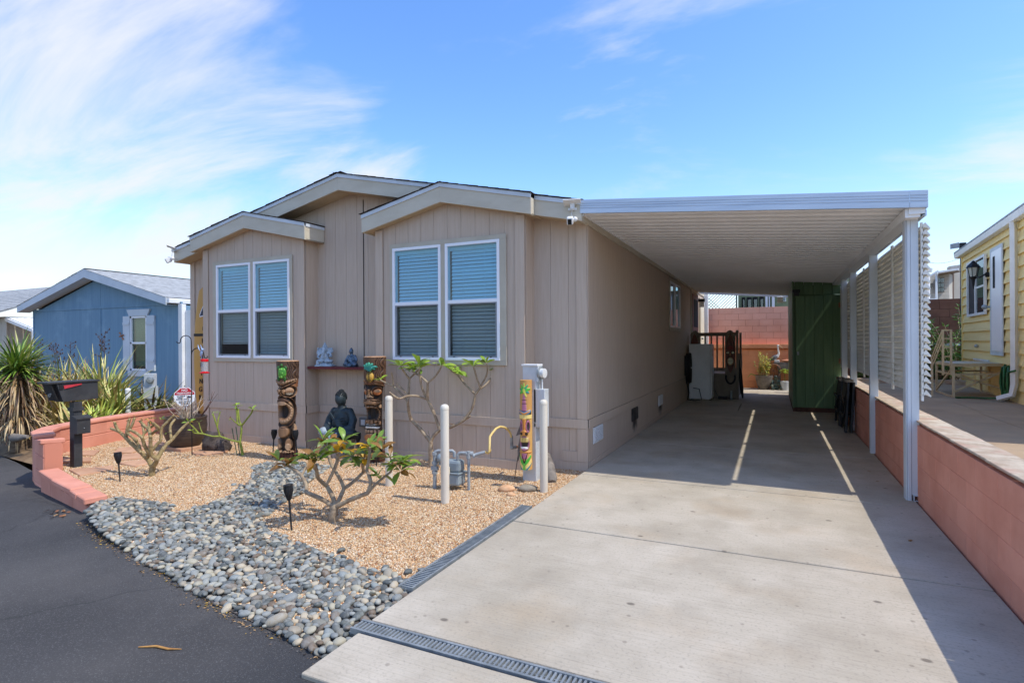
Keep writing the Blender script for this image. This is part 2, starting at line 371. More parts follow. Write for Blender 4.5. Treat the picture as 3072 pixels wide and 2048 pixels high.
r_ = N.new('ShaderNodeMapRange'); L.new(n.outputs[0], r_.inputs[0]); r_.inputs[1].default_value = .45; r_.inputs[2].default_value = .75; r_.inputs[4].default_value = .45
x = N.new('ShaderNodeMix'); x.data_type = 'RGBA'; L.new(r_.outputs[0], x.inputs[0]); L.new(rp.outputs[0], x.inputs[6]); x.inputs[7].default_value = lin('a3a5a0'); L.new(x.outputs[2], p.inputs['Base Color'])
M['cobble'] = m
M['cobble_v'] = mat('river_cobble_mass', '7c8082', 'b3b2a8', rough=.62, bump=.12, bscale=60, spec=.35, attr='Col', scale=28, lo=.5, hi=.8)

def struct(o): o['kind'] = 'structure'; return o
def stuff(o): o['kind'] = 'stuff'; return o
def sheet(name, m, x0, x1, y0, y1, z, parent=None):
    b = MB(); b.add([(x0, y0, z), (x1, y0, z), (x1, y1, z), (x0, y1, z)], [(0, 1, 2, 3)]); return b.build(name, m, parent)
struct(sheet('ground', M['soil'], -900, 900, -900, 900, -.6))
# road: one sheet whose far edge follows the planting beds
def roadz(x): return -.058 + (.036 if x > -1.98 else 0) - .055*max(0, -x-4.4) if x > -9.5 else -.335
RX = [(-60, 7), (-30, 6.2), (-20, 5.6), (-13, 4.95), (-10.6, 4.5), (-9.5, 4.25), (-8.8, 3.95), (-8.0, 3.75), (-7.0, 3.5), (-6.1, 3.3), (-5.2, 3.2), (-4.4, 3.1), (-2.7, 3.0), (-1.995, 3.0), (-1.972, 3.0), (1.2, 2.6), (60, 2.6)]
rb = MB()
for x, y in RX: rb.v += [(x, -40, roadz(x)), (x, y, roadz(x))]
for i in range(len(RX)-1): rb.f.append((2*i, 2*i+2, 2*i+3, 2*i+1))
struct(rb.build('road', M['asphalt'], smooth=180))
# driveway: separate slabs with open joints
drive = thing('driveway', None, None, (0, 6, 0), world=True, kind='structure')
JY = [1.86, 2.262, 2.378, 4.2, 6.0, 8.22, 10.45, 12.66, 14.25, 16.6, 18.9]
def slab(x0, x1, y0, y1, parent, z=0, mt='concrete', g_=.008):
    b = MB(); b.bx(x0+g_, x1-g_, y0+g_, y1-g_, z-.18, z); o = b.build('concrete_slab', M[mt], parent, bevel=.007); return o
XD0, XD1 = -1.985, 1.19
for a, b_ in zip(JY[:-1], JY[1:]):
    if a == 2.262: continue
    if a == 12.66: slab(XD0, -.69, a, b_, drive); slab(-.69, XD1, a, b_, drive)
    elif a == 1.86: slab(-1.96, 4.5, a-.0, b_, drive)
    elif a == 2.378: slab(-1.985, XD1, a, b_, drive)
    else: slab(XD0, XD1, a, b_, drive)
struct(sheet('drive_subbase', M['cobble_base'], -1.98, 1.19, 1.9, 18.9, -.05))

# ---- drains: channel, frame rails and every bar
def drain(name, label, a, b_, w, grp):
    a = Vector(a); b_ = Vector(b_); d = (b_-a); Ln = d.length; d.normalize(); s = Vector((-d.y, d.x, 0))
    t = thing(name, label, 'drain grate', a, world=True)
    m = MB(); c = (a+b_)/2; ang = math.atan2(d.y, d.x)
    m.box(c+Vector((0, 0, -.075)), (Ln, w, .02), ang); m.build('channel', M['dark'], t)
    for sg in (-1, 1):
        m = MB(); m.box(c + s*sg*(w/2-.008) + Vector((0, 0, -.012)), (Ln, .014, .03), ang); m.build('rail', M['steel'], t)
    bar = MB(); bar.box((0, 0, 0), (.011, w-.034, .02)); bm_ = bar.mesh('bar'); bm_.materials.append(M['steel'])
    sup = MB(); sup.box(c+Vector((0, 0, -.016)), (Ln, .006, .012), ang); sup.build('support_strip', M['steel'], t)
    n = min(150, int(Ln/.0235))
    for i in range(n): inst('bar', bm_, t, a + d*((i+.5)*Ln/n) + Vector((0, 0, -.009)), (0, 0, ang))
M['steel'] = mat('galvanised_steel', 'a3a8a8', '858b8c', rough=.42, metal=.35, scale=12)
drain('trench_drain', 'long galvanised trench drain between the gravel bed and the driveway', (-2.055, 2.80, -.005), (-2.055, 4.66, -.005), .11, None)
drain('trench_drain', 'galvanised trench drain crossing the driveway apron beside the asphalt', (-2.02, 2.32, .0), (.6, 2.32, .0), .104, None)

# ---- gravel bed
def in_poly(x, y, P):
    c = False; j = len(P)-1
    for i in range(len(P)):
        if (P[i][1] > y) != (P[j][1] > y) and x < (P[j][0]-P[i][0])*(y-P[i][1])/(P[j][1]-P[i][1])+P[i][0]: c = not c
        j = i
    return c
CP = [(-2.0, 2.06), (-2.32, 2.13), (-2.67, 2.18), (-3.11, 2.24), (-3.68, 2.37), (-4.1, 2.45), (-4.68, 2.6), (-5.08, 2.7), (-5.75, 2.95), (-6.0, 3.18), (-5.9, 3.37), (-5.4, 3.37), (-5.17, 3.4), (-4.95, 3.22), (-4.88, 3.45), (-4.96, 3.79), (-5.18, 4.11), (-5.23, 4.3), (-5.6, 4.65), (-5.88, 4.85), (-5.9, 5.15), (-5.5, 5.3), (-4.97, 5.24), (-4.64, 4.54), (-4.39, 4.26), (-4.28, 3.87), (-4.09, 3.52), (-4.04, 3.43), (-3.72, 3.24), (-3.49, 3.2), (-3.18, 3.13), (-2.86, 3.1), (-2.56, 3.0), (-2.3, 3.01), (-2.12, 2.93), (-2.0, 2.9)]
GP = [(-2.12, 2.9), (-2.12, 4.68), (-1.99, 4.7), (-1.99, 6.32), (-2.69, 6.33), (-2.69, 6.09), (-4.91, 6.09), (-4.91, 6.34), (-6.22, 6.34), (-6.22, 6.09), (-8.45, 6.09), (-9.7, 6.34), (-9.6, 5.5), (-9.35, 4.8), (-8.95, 4.2), (-8.2, 3.88), (-7.7, 3.66), (-6.6, 3.36), (-6.0, 3.2), (-5.0, 2.7), (-4.1, 2.5), (-3.1, 2.3), (-2.1, 2.2)]
bed = thing('gravel_bed', None, None, (-4, 4.5, -.05), world=True, kind='structure')
# bed surface as a fine grid, gently uneven
GX = np.arange(-9.8, -1.95, .07); GY = np.arange(2.0, 6.4, .07)
def bedz(x, y):
    z = -.052 + .012*mnoise.noise((x*1.3, y*1.3, 0)) + .006*mnoise.noise((x*5, y*5, 3))
    return z
m = MB(); ids = {}
for i, x in enumerate(GX):
    for j, y in enumerate(GY): ids[i, j] = len(m.v); m.v.append((x, y, bedz(x, y)))
for i in range(len(GX)-1):
    for j in range(len(GY)-1):
        x, y = GX[i]+.035, GY[j]+.035
        if in_poly(x, y, GP): m.f.append((ids[i, j], ids[i+1, j], ids[i+1, j+1], ids[i, j+1]))
m.build('bed_surface', M['gravel'], bed, smooth=180)
def cobble_d(x, y):
    return in_poly(x, y, CP)
# pebbles: real stones, too many to count
rng = np.random.default_rng(3)
NPB = 150000
px_ = rng.uniform(-9.7, -2.0, NPB*2); py_ = rng.uniform(2.2, 6.34, NPB*2)
def inside_np(X, Y, P):
    c = np.zeros(len(X), bool); j = len(P)-1
    for i in range(len(P)):
        xi, yi = P[i]; xj, yj = P[j]
        k = ((yi > Y) != (yj > Y)) & (X < (xj-xi)*(Y-yi)/(yj-yi+1e-12)+xi); c ^= k; j = i
    return c
wob = .035*np.sin(px_*23)+.03*np.sin(py_*31+px_*7)
ok = inside_np(px_, py_, GP) & ~inside_np(px_+wob, py_-wob, [(x, y) for x, y in CP])
# nearer ground gets more stones
dist = np.hypot(px_, py_); ok &= rng.uniform(0, 1, len(px_)) < np.clip(1.25-dist/16, .3, 1)
px_, py_ = px_[ok][:NPB], py_[ok][:NPB]; n = len(px_)
pz_ = np.array([bedz(a, b) for a, b in zip(px_, py_)]) + .002
base = np.array([(1, 0, 0), (0, 1, 0), (-1, 0, 0), (0, -1, 0), (0, 0, 1), (0, 0, -1)], float)
tri = np.array([(0, 1, 4), (1, 2, 4), (2, 3, 4), (3, 0, 4), (1, 0, 5), (2, 1, 5), (3, 2, 5), (0, 3, 5)])
sz = rng.uniform(.005, .0112, (n, 1, 1)) * rng.uniform(.7, 1.25, (n, 1, 3)); sz[:, :, 2] *= .75
vv = (base[None] + rng.normal(0, .16, (n, 6, 3))) * sz
an = rng.uniform(0, 6.28, n); ca, sa = np.cos(an)[:, None], np.sin(an)[:, None]
vx = vv[:, :, 0]*ca - vv[:, :, 1]*sa; vy = vv[:, :, 0]*sa + vv[:, :, 1]*ca
ti = rng.normal(0, .5, n)[:, None]; vz = vv[:, :, 2]*np.cos(ti) + vx*np.sin(ti)
V = np.stack([vx + px_[:, None], vy + py_[:, None], vz + pz_[:, None]], -1).reshape(-1, 3) - np.array([-4, 4.5, -.05])
Fc = (tri[None] + (np.arange(n)*6)[:, None, None]).reshape(-1)
me = bpy.data.meshes.new('pebbles'); me.vertices.add(len(V)); me.vertices.foreach_set('co', V.astype(np.float32).ravel())
nf = len(Fc)//3; me.loops.add(len(Fc)); me.loops.foreach_set('vertex_index', Fc.astype(np.int32)); me.polygons.add(nf)
me.polygons.foreach_set('loop_start', np.arange(0, nf*3, 3, dtype=np.int32)); me.polygons.foreach_set('loop_total', np.full(nf, 3, np.int32)); me.update(calc_edges=True)
pal = np.array([lin(h) for h in PEB], np.float32); cc = pal[rng.integers(0, len(PEB), n)]; cc[:, :3] *= rng.uniform(.62, 1.02, (n, 1)).astype(np.float32); cc = np.clip(cc, 0, 1)
at = me.color_attributes.new('Col', 'FLOAT_COLOR', 'POINT'); at.data.foreach_set('color', np.repeat(cc, 6, 0).astype(np.float32).ravel())
me.materials.append(M['pebble']); o = link_obj('pebbles', me, None, bed); stuff(o)

# ---- river cobbles: the 300 that show largest are pieces of their own, the rest one mass
cb = thing('cobble_bed', None, None, (-3.5, 3, -.06), world=True, kind='structure')
m = MB(); m.add([(x, y, -.052) for x, y in CP], [tuple(range(len(CP)))]); m.build('bed_soil', M['cobble_base'], cb)
def cob_mesh(seed, sub):
    bm = bmesh.new(); bmesh.ops.create_icosphere(bm, subdivisions=sub, radius=1)
    r_ = random.Random(seed); ex = r_.uniform(2.1, 3.0)
    for v in bm.verts:
        n_ = mnoise.noise(v.co*1.1 + Vector((seed*3.7, 0, 0)))
        v.co *= 1 + .16*n_
        v.co.x += .12*v.co.y*v.co.y*r_.choice((1, 1)) - .06
    me = bpy.data.meshes.new('cobble'); bm.to_mesh(me); bm.free(); me.polygons.foreach_set('use_smooth', [True]*len(me.polygons)); return me
cobs = []; grid = {}
def try_add(x, y, r_, k):
    gx, gy = int(x/.06), int(y/.06)
    for i in range(gx-2, gx+3):
        for j in range(gy-2, gy+3):
            for (a, b_, c_) in grid.get((i, j), ()):
                if (a-x)**2 + (b_-y)**2 < (k*(r_+c_))**2: return False
    grid.setdefault((gx, gy), []).append((x, y, r_)); return True
tries = 0
while tries < 62000:
    tries += 1
    x = rnd.uniform(-6, -1.98); y = rnd.uniform(2.05, 5.35)
    if not in_poly(x, y, CP): continue
    r_ = rnd.choice((rnd.uniform(.018, .028), rnd.uniform(.023, .037))) * (1.0 if tries < 12000 else .8)
    if rnd.random() < .02: r_ *= 1.35
    if try_add(x, y, r_, .80 if tries < 34000 else .7):
        cobs.append((x, y, -.052 + r_*.3 + (.0 if tries < 34000 else .016), r_))
# stray stones on the gravel and at the drain
for x, y in [(-2.22, 3.06), (-2.4, 3.05), (-2.15, 3.12), (-5.9, 3.25), (-2.9, 3.17), (-4.3, 3.4), (-5.3, 4.15), (-2.05, 2.72), (-2.0, 2.6)]: cobs.append((x, y, -.035, .028))
cobs.sort(key=lambda c: -c[3]/math.hypot(c[0], c[1]))
big = [cob_mesh(s_, 2) for s_ in range(10)]
for me in big: me.materials.append(M['cobble'])
def cob_xf(c):
    x, y, z, r_ = c
    return (rnd.gauss(0, .28), rnd.gauss(0, .28), rnd.uniform(0, 6.28)), (r_*rnd.uniform(1.1, 1.5), r_*rnd.uniform(.85, 1.05), r_*rnd.uniform(.55, .78))
for c in cobs[:300]:
    ro_, sc_ = cob_xf(c); inst('cobble', big[rnd.randrange(10)], cb, c[:3], ro_, sc_)
sm = [cob_mesh(s_+20, 2) for s_ in range(6)]; sv = []
for me in sm:
    a = np.zeros(len(me.vertices)*3, np.float32); me.vertices.foreach_get('co', a)
    t_ = np.zeros(len(me.loops), np.int32); me.loops.foreach_get('vertex_index', t_); sv.append((a.reshape(-1, 3), t_))
VV = []; FF = []; CC = []; nb = 0
pal = [lin(h) for h in COB]
for c in cobs[300:]:
    a, t_ = sv[rnd.randrange(6)]; ro_, sc_ = cob_xf(c)
    from mathutils import Euler
    mm = np.array(Euler(ro_).to_matrix()); VV.append((a*np.array(sc_)) @ mm.T + np.array(c[:3]) - np.array([-3.5, 3, -.06])); FF.append(t_+nb); nb += len(a)
    k = pal[rnd.randrange(len(pal))]; CC.append(np.tile(np.array(k, np.float32), (len(a), 1)))
V = np.concatenate(VV); Fc = np.concatenate(FF); me = bpy.data.meshes.new('cobbles'); me.vertices.add(len(V)); me.vertices.foreach_set('co', V.astype(np.float32).ravel())
nf = len(Fc)//3; me.loops.add(len(Fc)); me.loops.foreach_set('vertex_index', Fc.astype(np.int32)); me.polygons.add(nf)
me.polygons.foreach_set('loop_start', np.arange(0, nf*3, 3, dtype=np.int32)); me.polygons.foreach_set('loop_total', np.full(nf, 3, np.int32)); me.polygons.foreach_set('use_smooth', [True]*nf); me.update(calc_edges=True)
at = me.color_attributes.new('Col', 'FLOAT_COLOR', 'POINT'); at.data.foreach_set('color', np.concatenate(CC).ravel())
me.materials.append(M['cobble_v']); stuff(link_obj('cobble_mass', me, None, cb))
# ================================================================== our house
XC, HW, YF, YB = -5.569, 3.562, 6.343, 6.093
BI, BO = .657, 2.879
house = thing('mobile_home', 'taupe double-wide mobile home with two gabled bays behind the gravel garden', 'house', (XC, YF, -.06), world=True)
def siding(part_name, O, U, Nv, Ln, z0, ztop, sp, openings=(), peaks=(), start=0, parent=house, m='siding', board='siding_board', thick=.009, sheath=True, gap=.0035):
    """sheathing with holes, and in front of it one board after another with open grooves"""
    O = Vector(O); U = Vector(U); Nv = Vector(Nv)
    P3 = lambda u, z, n: O + U*u + Vector((0, 0, z)) + Nv*n
    def pieces(u0, u1):
        cuts = sorted({u0, u1} | {q for op in openings for q in (op[0], op[1]) if u0+1e-4 < q < u1-1e-4})
        for a, b_ in zip(cuts[:-1], cuts[1:]):
            mid = (a+b_)/2; segs = [(z0, None)]
            for op in openings:
                if op[0] < mid < op[1]: segs = [(z0, op[2]), (op[3], None)]
            for za, zb in segs: yield a, b_, za, zb
    def poly(a, b_, za, zb, n, e0=0, e1=0):
        a2, b2 = a+e0, b_-e1
        top = [(b2, zb if zb is not None else ztop(b2))]
        if zb is None:
            for q in peaks:
                if a2 < q < b2: top.append((q, ztop(q)))
        top.append((a2, zb if zb is not None else ztop(a2)))
        return [P3(a2, za, n), P3(b2, za, n)] + [P3(u_, z_, n) for u_, z_ in top]
    sh = MB()
    for a, b_, za, zb in pieces(0, Ln): sh.prism(poly(a, b_, za, zb, -.02), Nv*.02)
    wall = sh.build(part_name, M[m], parent)
    us = [0]; u_ = start if start > 0 else sp
    while u_ < Ln - .02: us.append(u_); u_ += sp
    us.append(Ln)
    for a, b_ in zip(us[:-1], us[1:]):
        for c, d, za, zb in pieces(a, b_):
            bm_ = MB(); bm_.prism(poly(c, d, za, zb, 0.0005, gap/2 if c == a else 0, gap/2 if d == b_ else 0), Nv*thick)
            bm_.build(board, M[m], wall)
    return wall
mainz = lambda off: 3.653 - .2196*abs(off) + .012
bayz = lambda off: 3.259 - .224*abs(abs(off)-1.771) + .012
BELT, BEL0, Z0 = .565, .455, -.07
WIN = []   # window openings (u in x offset from XC)
WZ0, WZ1 = 1.262, 2.748
WU = [(.945, 1.705), (1.772, 2.55)]    # offsets of the two units from the centre line
for sg in (-1, 1):
    x0 = XC + (BI if sg > 0 else -BO); L_ = BO-BI
    ops = []
    for a, b_ in WU:
        xa, xb = (XC+a, XC+b_) if sg > 0 else (XC-b_, XC-a)
        ops.append((xa-x0, xb-x0, WZ0, WZ1)); WIN.append((xa, xb))
    zt = lambda u, x0=x0: bayz(x0+u-XC)
    siding('bay_wall', (x0, YB, 0), (1, 0, 0), (0, -1, 0), L_, BELT, zt, .203, ops, peaks=(XC+sg*1.771-x0,), start=.12)
    siding('bay_skirt', (x0, YB, 0), (1, 0, 0), (0, -1, 0), L_, Z0, lambda u: BEL0, .203, start=.12)
    for side in (-1, 1):
        xs = XC + sg*BI if side == -sg else XC + sg*BO
        n = (1 if xs == max(XC+sg*BI, XC+sg*BO) else -1)
        siding('bay_return', (xs, YB, 0), (0, 1, 0), (n, 0, 0), YF-YB, BELT, lambda u: 3.02, .2)
        siding('bay_return_skirt', (xs, YB, 0), (0, 1, 0), (n, 0, 0), YF-YB, Z0, lambda u: BEL0, .2)
# centre wall and the gable above the bay roofs
siding('front_wall', (XC-BI, YF, 0), (1, 0, 0), (0, -1, 0), 2*BI, BELT, lambda u: mainz(u-BI), .203, peaks=(BI,), start=.15)
siding('front_skirt', (XC-BI, YF, 0), (1, 0, 0), (0, -1, 0), 2*BI, Z0, lambda u: BEL0, .203, start=.15)
for sg in (-1, 1):
    xa = XC+BI if sg > 0 else XC-2.1
    siding('gable_wall', (xa, YF, 0), (1, 0, 0), (0, -1, 0), 2.1-BI, 2.9, lambda u, xa=xa: mainz(xa+u-XC), .203)
    xa = XC+BO if sg > 0 else XC-HW
    siding('front_wall', (xa, YF, 0), (1, 0, 0), (0, -1, 0), HW-BO, BELT, lambda u, xa=xa: mainz(xa+u-XC)+.03, .23)
    siding('front_skirt', (xa, YF, 0), (1, 0, 0), (0, -1, 0), HW-BO, Z0, lambda u: BEL0, .23)
YE = 18.6
SWIN = (12.0-YF, 13.55-YF, 1.74, 2.80)
siding('side_wall', (XC+HW, YF, 0), (0, 1, 0), (1, 0, 0), YE-YF, BELT, lambda u: 3.0, .1355, [(SWIN[0]+.06, SWIN[1]-.06, SWIN[2]+.06, SWIN[3]-.06)], gap=.0035)
siding('side_skirt', (XC+HW, YF, 0), (0, 1, 0), (1, 0, 0), YE-YF, Z0, lambda u: BEL0, .271)
b = MB(); b.bx(XC-HW, XC-HW+.05, YF+.02, YE, Z0, 3.0); b.bx(XC-HW+.05, XC+HW-.05, YE-.05, YE, Z0, 3.1); b.build('rear_wall', M['siding'], house)
b = MB(); b.bx(XC-HW+.06, XC+HW-.06, YF+.3, YE-.06, .5, .55); b.build('floor', M['dark'], house)
# belly band, corner boards, base boards
def trimrun(name, pts, z0, z1, th, m='siding', skip=()):
    for (xa, ya), (xb, yb), nn in pts:
        b = MB(); a = Vector((xa, ya, 0)); c = Vector((xb, yb, 0)); n = Vector(nn)
        b.prism([a+Vector((0, 0, z0))+n*.0135, c+Vector((0, 0, z0))+n*.0135, c+Vector((0, 0, z1))+n*.0135, a+Vector((0, 0, z1))+n*.0135], n*th); b.build(name, M[m], house, bevel=.003)
runs = []
for sg in (-1, 1):
    a, c = (XC+BI, XC+BO) if sg > 0 else (XC-BO, XC-BI)
    runs.append(((a-.012, YB), (c+.012, YB), (0, -1, 0)))
    runs.append(((a, YB), (a, YF), (-1, 0, 0))); runs.append(((c, YB), (c, YF), (1, 0, 0)))
runs += [((XC-BI+.04, YF), (XC+BI-.04, YF), (0, -1, 0)), ((XC-HW, YF), (XC-BO-.04, YF), (0, -1, 0)), ((XC+BO+.04, YF), (XC+HW+.014, YF), (0, -1, 0)), ((XC+HW, YF+.002), (XC+HW, 14.4), (1, 0, 0)), ((XC+HW, 15.6), (XC+HW, YE), (1, 0, 0))]
trimrun('belly_band', runs, BEL0, BELT, .016)
trimrun('base_board', runs, -.068, .055, .010)
CBS = [(XC-BO, 1), (XC-BI-.115, 1), (XC+BI, 1), (XC+BO-.115, 1)]
for x, _ in CBS:
    b = MB(); b.bx(x-.008, x+.115, YB-.028, YB-.0145, BELT+.002, bayz(x+.05-XC)-.02); b.build('corner_board', M['siding'], house, bevel=.003)
    b = MB(); b.bx(x-.008, x+.115, YB-.026, YB-.0145, .057, BEL0-.002); b.build('corner_board', M['siding'], house, bevel=.003)
for x0, x1 in ((XC-HW, XC-HW+.11), (XC+HW-.12, XC+HW+.012)):
    b = MB(); b.bx(x0, x1, YF-.028, YF-.0145, BELT+.002, 2.9); b.build('corner_board', M['siding'], house, bevel=.003)
    b = MB(); b.bx(x0, x1, YF-.026, YF-.0145, .057, BEL0-.002); b.build('corner_board', M['siding'], house, bevel=.003)
b = MB(); b.bx(XC+HW+.0145, XC+HW+.027, YF-.026, YF+.09, .57, 2.9); b.build('corner_board', M['siding'], house, bevel=.003)
b = MB(); b.bx(XC+HW-.31, XC+HW-.12, YF-.0275, YF-.0146, .057, .18); b.build('corner_board', M['siding'], house)
b = MB(); b.bx(XC+HW-.01, XC+HW+.14, 18.42, YE+.02, -.06, 3.0); b.build('sunlit_wall_strip', M['white'], house)  # white upright added in place of the sunlit end of the side wall
# seam in the centre wall
b = MB(); b.bx(XC+.22, XC+.232, YF-.0165, YF-.0146, BELT, 3.55); b.build('panel_seam', M['dark'], house)

# ---- roofs
def rake(name, xa, za, xb, zb, y, h, th=.03, dy=0):
    """fascia board with the pale drip strip on top, from (xa,za) to (xb,zb) measured at the top"""
    b = MB(); b.prism([(xa, y, za-.048), (xb, y, zb-.048), (xb, y, zb-h), (xa, y, za-h)], (0, th, 0)); o = b.build(name, M['fascia'], house, bevel=.002)
    b = MB(); b.prism([(xa, y-.012, za), (xb, y-.012, zb), (xb, y-.012, zb-.05), (xa, y-.012, za-.05)], (0, th+.01, 0)); b.build('drip_edge', M['dripedge'], o)
def slope(parent, xr, zr, xe, ze, y0, y1, n):
    """shingle courses from ridge (xr,zr) down to eave (xe,ze)"""
    for i in range(n):
        a, c = i/n, (i+1)/n
        xa, xb = xr+(xe-xr)*a, xr+(xe-xr)*c; za, zb = zr+(ze-zr)*a, zr+(ze-zr)*c
        xa2, za2 = xa-(xe-xr)*.02, za-(ze-zr)*.02
        jit = rnd.uniform(-.008, .006); b = MB()
        b.prism([(xa2, y0+jit, za2+.004), (xb, y0+jit, zb+.006), (xb, y0+jit, zb+.014), (xa2, y0+jit, za2+.008)], (0, y1-y0-jit, 0)); b.build('shingle_course', M['shingle'], parent)
MPT, MBT = 3.884, 3.653; YM, YBF = 6.057, 5.943
EX = 3.60; EZ = MPT-.2196*EX
rf = MB()
for sg in (-1, 1):
    rf.prism([(XC, YM, MPT-.004), (XC+sg*EX, YM, EZ-.004), (XC+sg*EX, YM, EZ-.05), (XC, YM, MPT-.05)], (0, YE+.3-YM, 0))
roof = rf.build('roof', M['shingle'], house)
for sg in (-1, 1): slope(roof, XC, MPT, XC+sg*(EX+.02), EZ, YM-.03, YE+.3, 26)
b = MB(); b.prism([(XC-.14, YM-.032, MPT-.01), (XC, YM-.032, MPT+.018), (XC+.14, YM-.032, MPT-.01), (XC, YM-.032, MPT+.012)], (0, YE-YM+.3, 0)); b.build('ridge_cap', M['shingle'], roof)
for sg in (-1, 1): rake('fascia_board', XC, MPT, XC+sg*EX, EZ, YM, .231)
# side eave fascia
for sg in (-1, 1):
    xo = XC+sg*EX; b = MB(); b.bx(min(xo, xo-sg*.03), max(xo, xo-sg*.03), YM+.031, YE+.3, EZ-.231, EZ-.01); b.build('eave_board', M['fascia'], house)
# main soffit
for sg in (-1, 1):
    b = MB(); f_ = lambda o_: MPT-.2196*o_-.226
    b.prism([(XC, YM+.03, f_(0)), (XC+sg*EX, YM+.03, f_(EX)), (XC+sg*EX, YF, f_(EX)), (XC, YF, f_(0))], (0, 0, .008)); b.build('soffit', M['soffit'], house)
for sg in (-1, 1):
    xr = XC+sg*1.771; xo = XC+sg*3.02; xi = XC+sg*.519; zr, zo, zi = 3.501, 3.221, 3.221
    b = MB()
    b.prism([(xr, YBF, zr-.003), (xo, YBF, zo-.003), (xo, YBF, zo-.045), (xr, YBF, zr-.045)], (0, .13, 0))
    b.prism([(xr, YBF, zr-.003), (xi, YBF, zi-.003), (xi, YBF, zi-.045), (xr, YBF, zr-.045)], (0, YF-YBF-.015, 0))
    br = b.build('bay_roof', M['shingle'], house)
    slope(br, xr, zr, xo+sg*.015, zo, YBF-.03, YBF+.10, 9); slope(br, xr, zr, xi-sg*.02, zi, YBF-.03, YF-.016, 9)
    rake('fascia_board', xr, zr, xo, zo, YBF, .242); rake('fascia_board', xr, zr, xi, zi, YBF, .242)
    b = MB(); b.bx(min(xi, xi+sg*.03), max(xi, xi+sg*.03), YBF+.031, YF-.016, zi-.241, zi-.04); b.build('eave_board', M['fascia'], house, bevel=.002)
    b = MB(); b.bx(min(xi-sg*.01, xi+sg*.03), max(xi-sg*.01, xi+sg*.03), YBF+.02, YF-.016, zi-.05, zi-.004); b.build('drip_edge', M['dripedge'], house)
    b = MB(); b.bx(min(xo, xo-sg*.03), max(xo, xo-sg*.03), YBF+.031, YM-.004, zo-.241, zo-.01); b.build('eave_board', M['fascia'], house)
    for xe, ze in ((xo, zo), (xi, zi)):
        b = MB(); b.prism([(xr, YBF+.03, zr-.237), (xe, YBF+.03, ze-.237), (xe, YF-.02, ze-.237), (xr, YF-.02, zr-.237)], (0, 0, .008)); b.build('soffit', M['soffit'], house)

# ---- windows
def glass_mat(name, tint, refl, rough=.0, dens=0.0, dcol=(.05, .055, .06, 1)):
    m = bpy.data.materials.new(name); m.use_nodes = True; t = m.node_tree; t.nodes.clear(); N, L = t.nodes, t.links
    o_ = N.new('ShaderNodeOutputMaterial'); tr = N.new('ShaderNodeBsdfTransparent'); tr.inputs[0].default_value = lin(tint)
    gl = N.new('ShaderNodeBsdfGlossy'); gl.inputs['Roughness'].default_value = rough; gl.inputs[0].default_value = (.86, .95, 1, 1)
    fr = N.new('ShaderNodeFresnel'); fr.inputs[0].default_value = 1.52
    a = N.new('ShaderNodeMath'); a.operation = 'MULTIPLY_ADD'; L.new(fr.outputs[0], a.inputs[0]); a.inputs[1].default_value = 1.0; a.inputs[2].default_value = refl; a.use_clamp = True
    gb = N.new('ShaderNodeNewGeometry'); iv = N.new('ShaderNodeMath'); iv.operation = 'SUBTRACT'; iv.inputs[0].default_value = 1; L.new(gb.outputs['Backfacing'], iv.inputs[1]); ml = N.new('ShaderNodeMath'); ml.operation = 'MULTIPLY'; L.new(a.outputs[0], ml.inputs[0]); L.new(iv.outputs[0], ml.inputs[1])
    mx_ = N.new('ShaderNodeMixShader'); L.new(ml.outputs[0], mx_.inputs[0]); L.new(tr.outputs[0], mx_.inputs[1]); L.new(gl.outputs[0], mx_.inputs[2]); sh = mx_.outputs[0]
    if dens:
        df = N.new('ShaderNodeBsdfDiffuse'); df.inputs[0].default_value = dcol
        m2 = N.new('ShaderNodeMixShader'); m2.inputs[0].default_value = dens; L.new(sh, m2.inputs[1]); L.new(df.outputs[0], m2.inputs[2]); sh = m2.outputs[0]
    L.new(sh, o_.inputs[0]); return m
M['glass'] = glass_mat('window_glass', 'd6edf4', .03)
M['glassdark'] = glass_mat('screened_glass', 'e8eeee', -.03, dens=.15)
M['blind'] = mat('blind_slat', 'e9eef0', rough=.6, rv=.02)
M['screenframe'] = mat('screen_frame', '8d9195', rough=.5)
slat_cache = {}
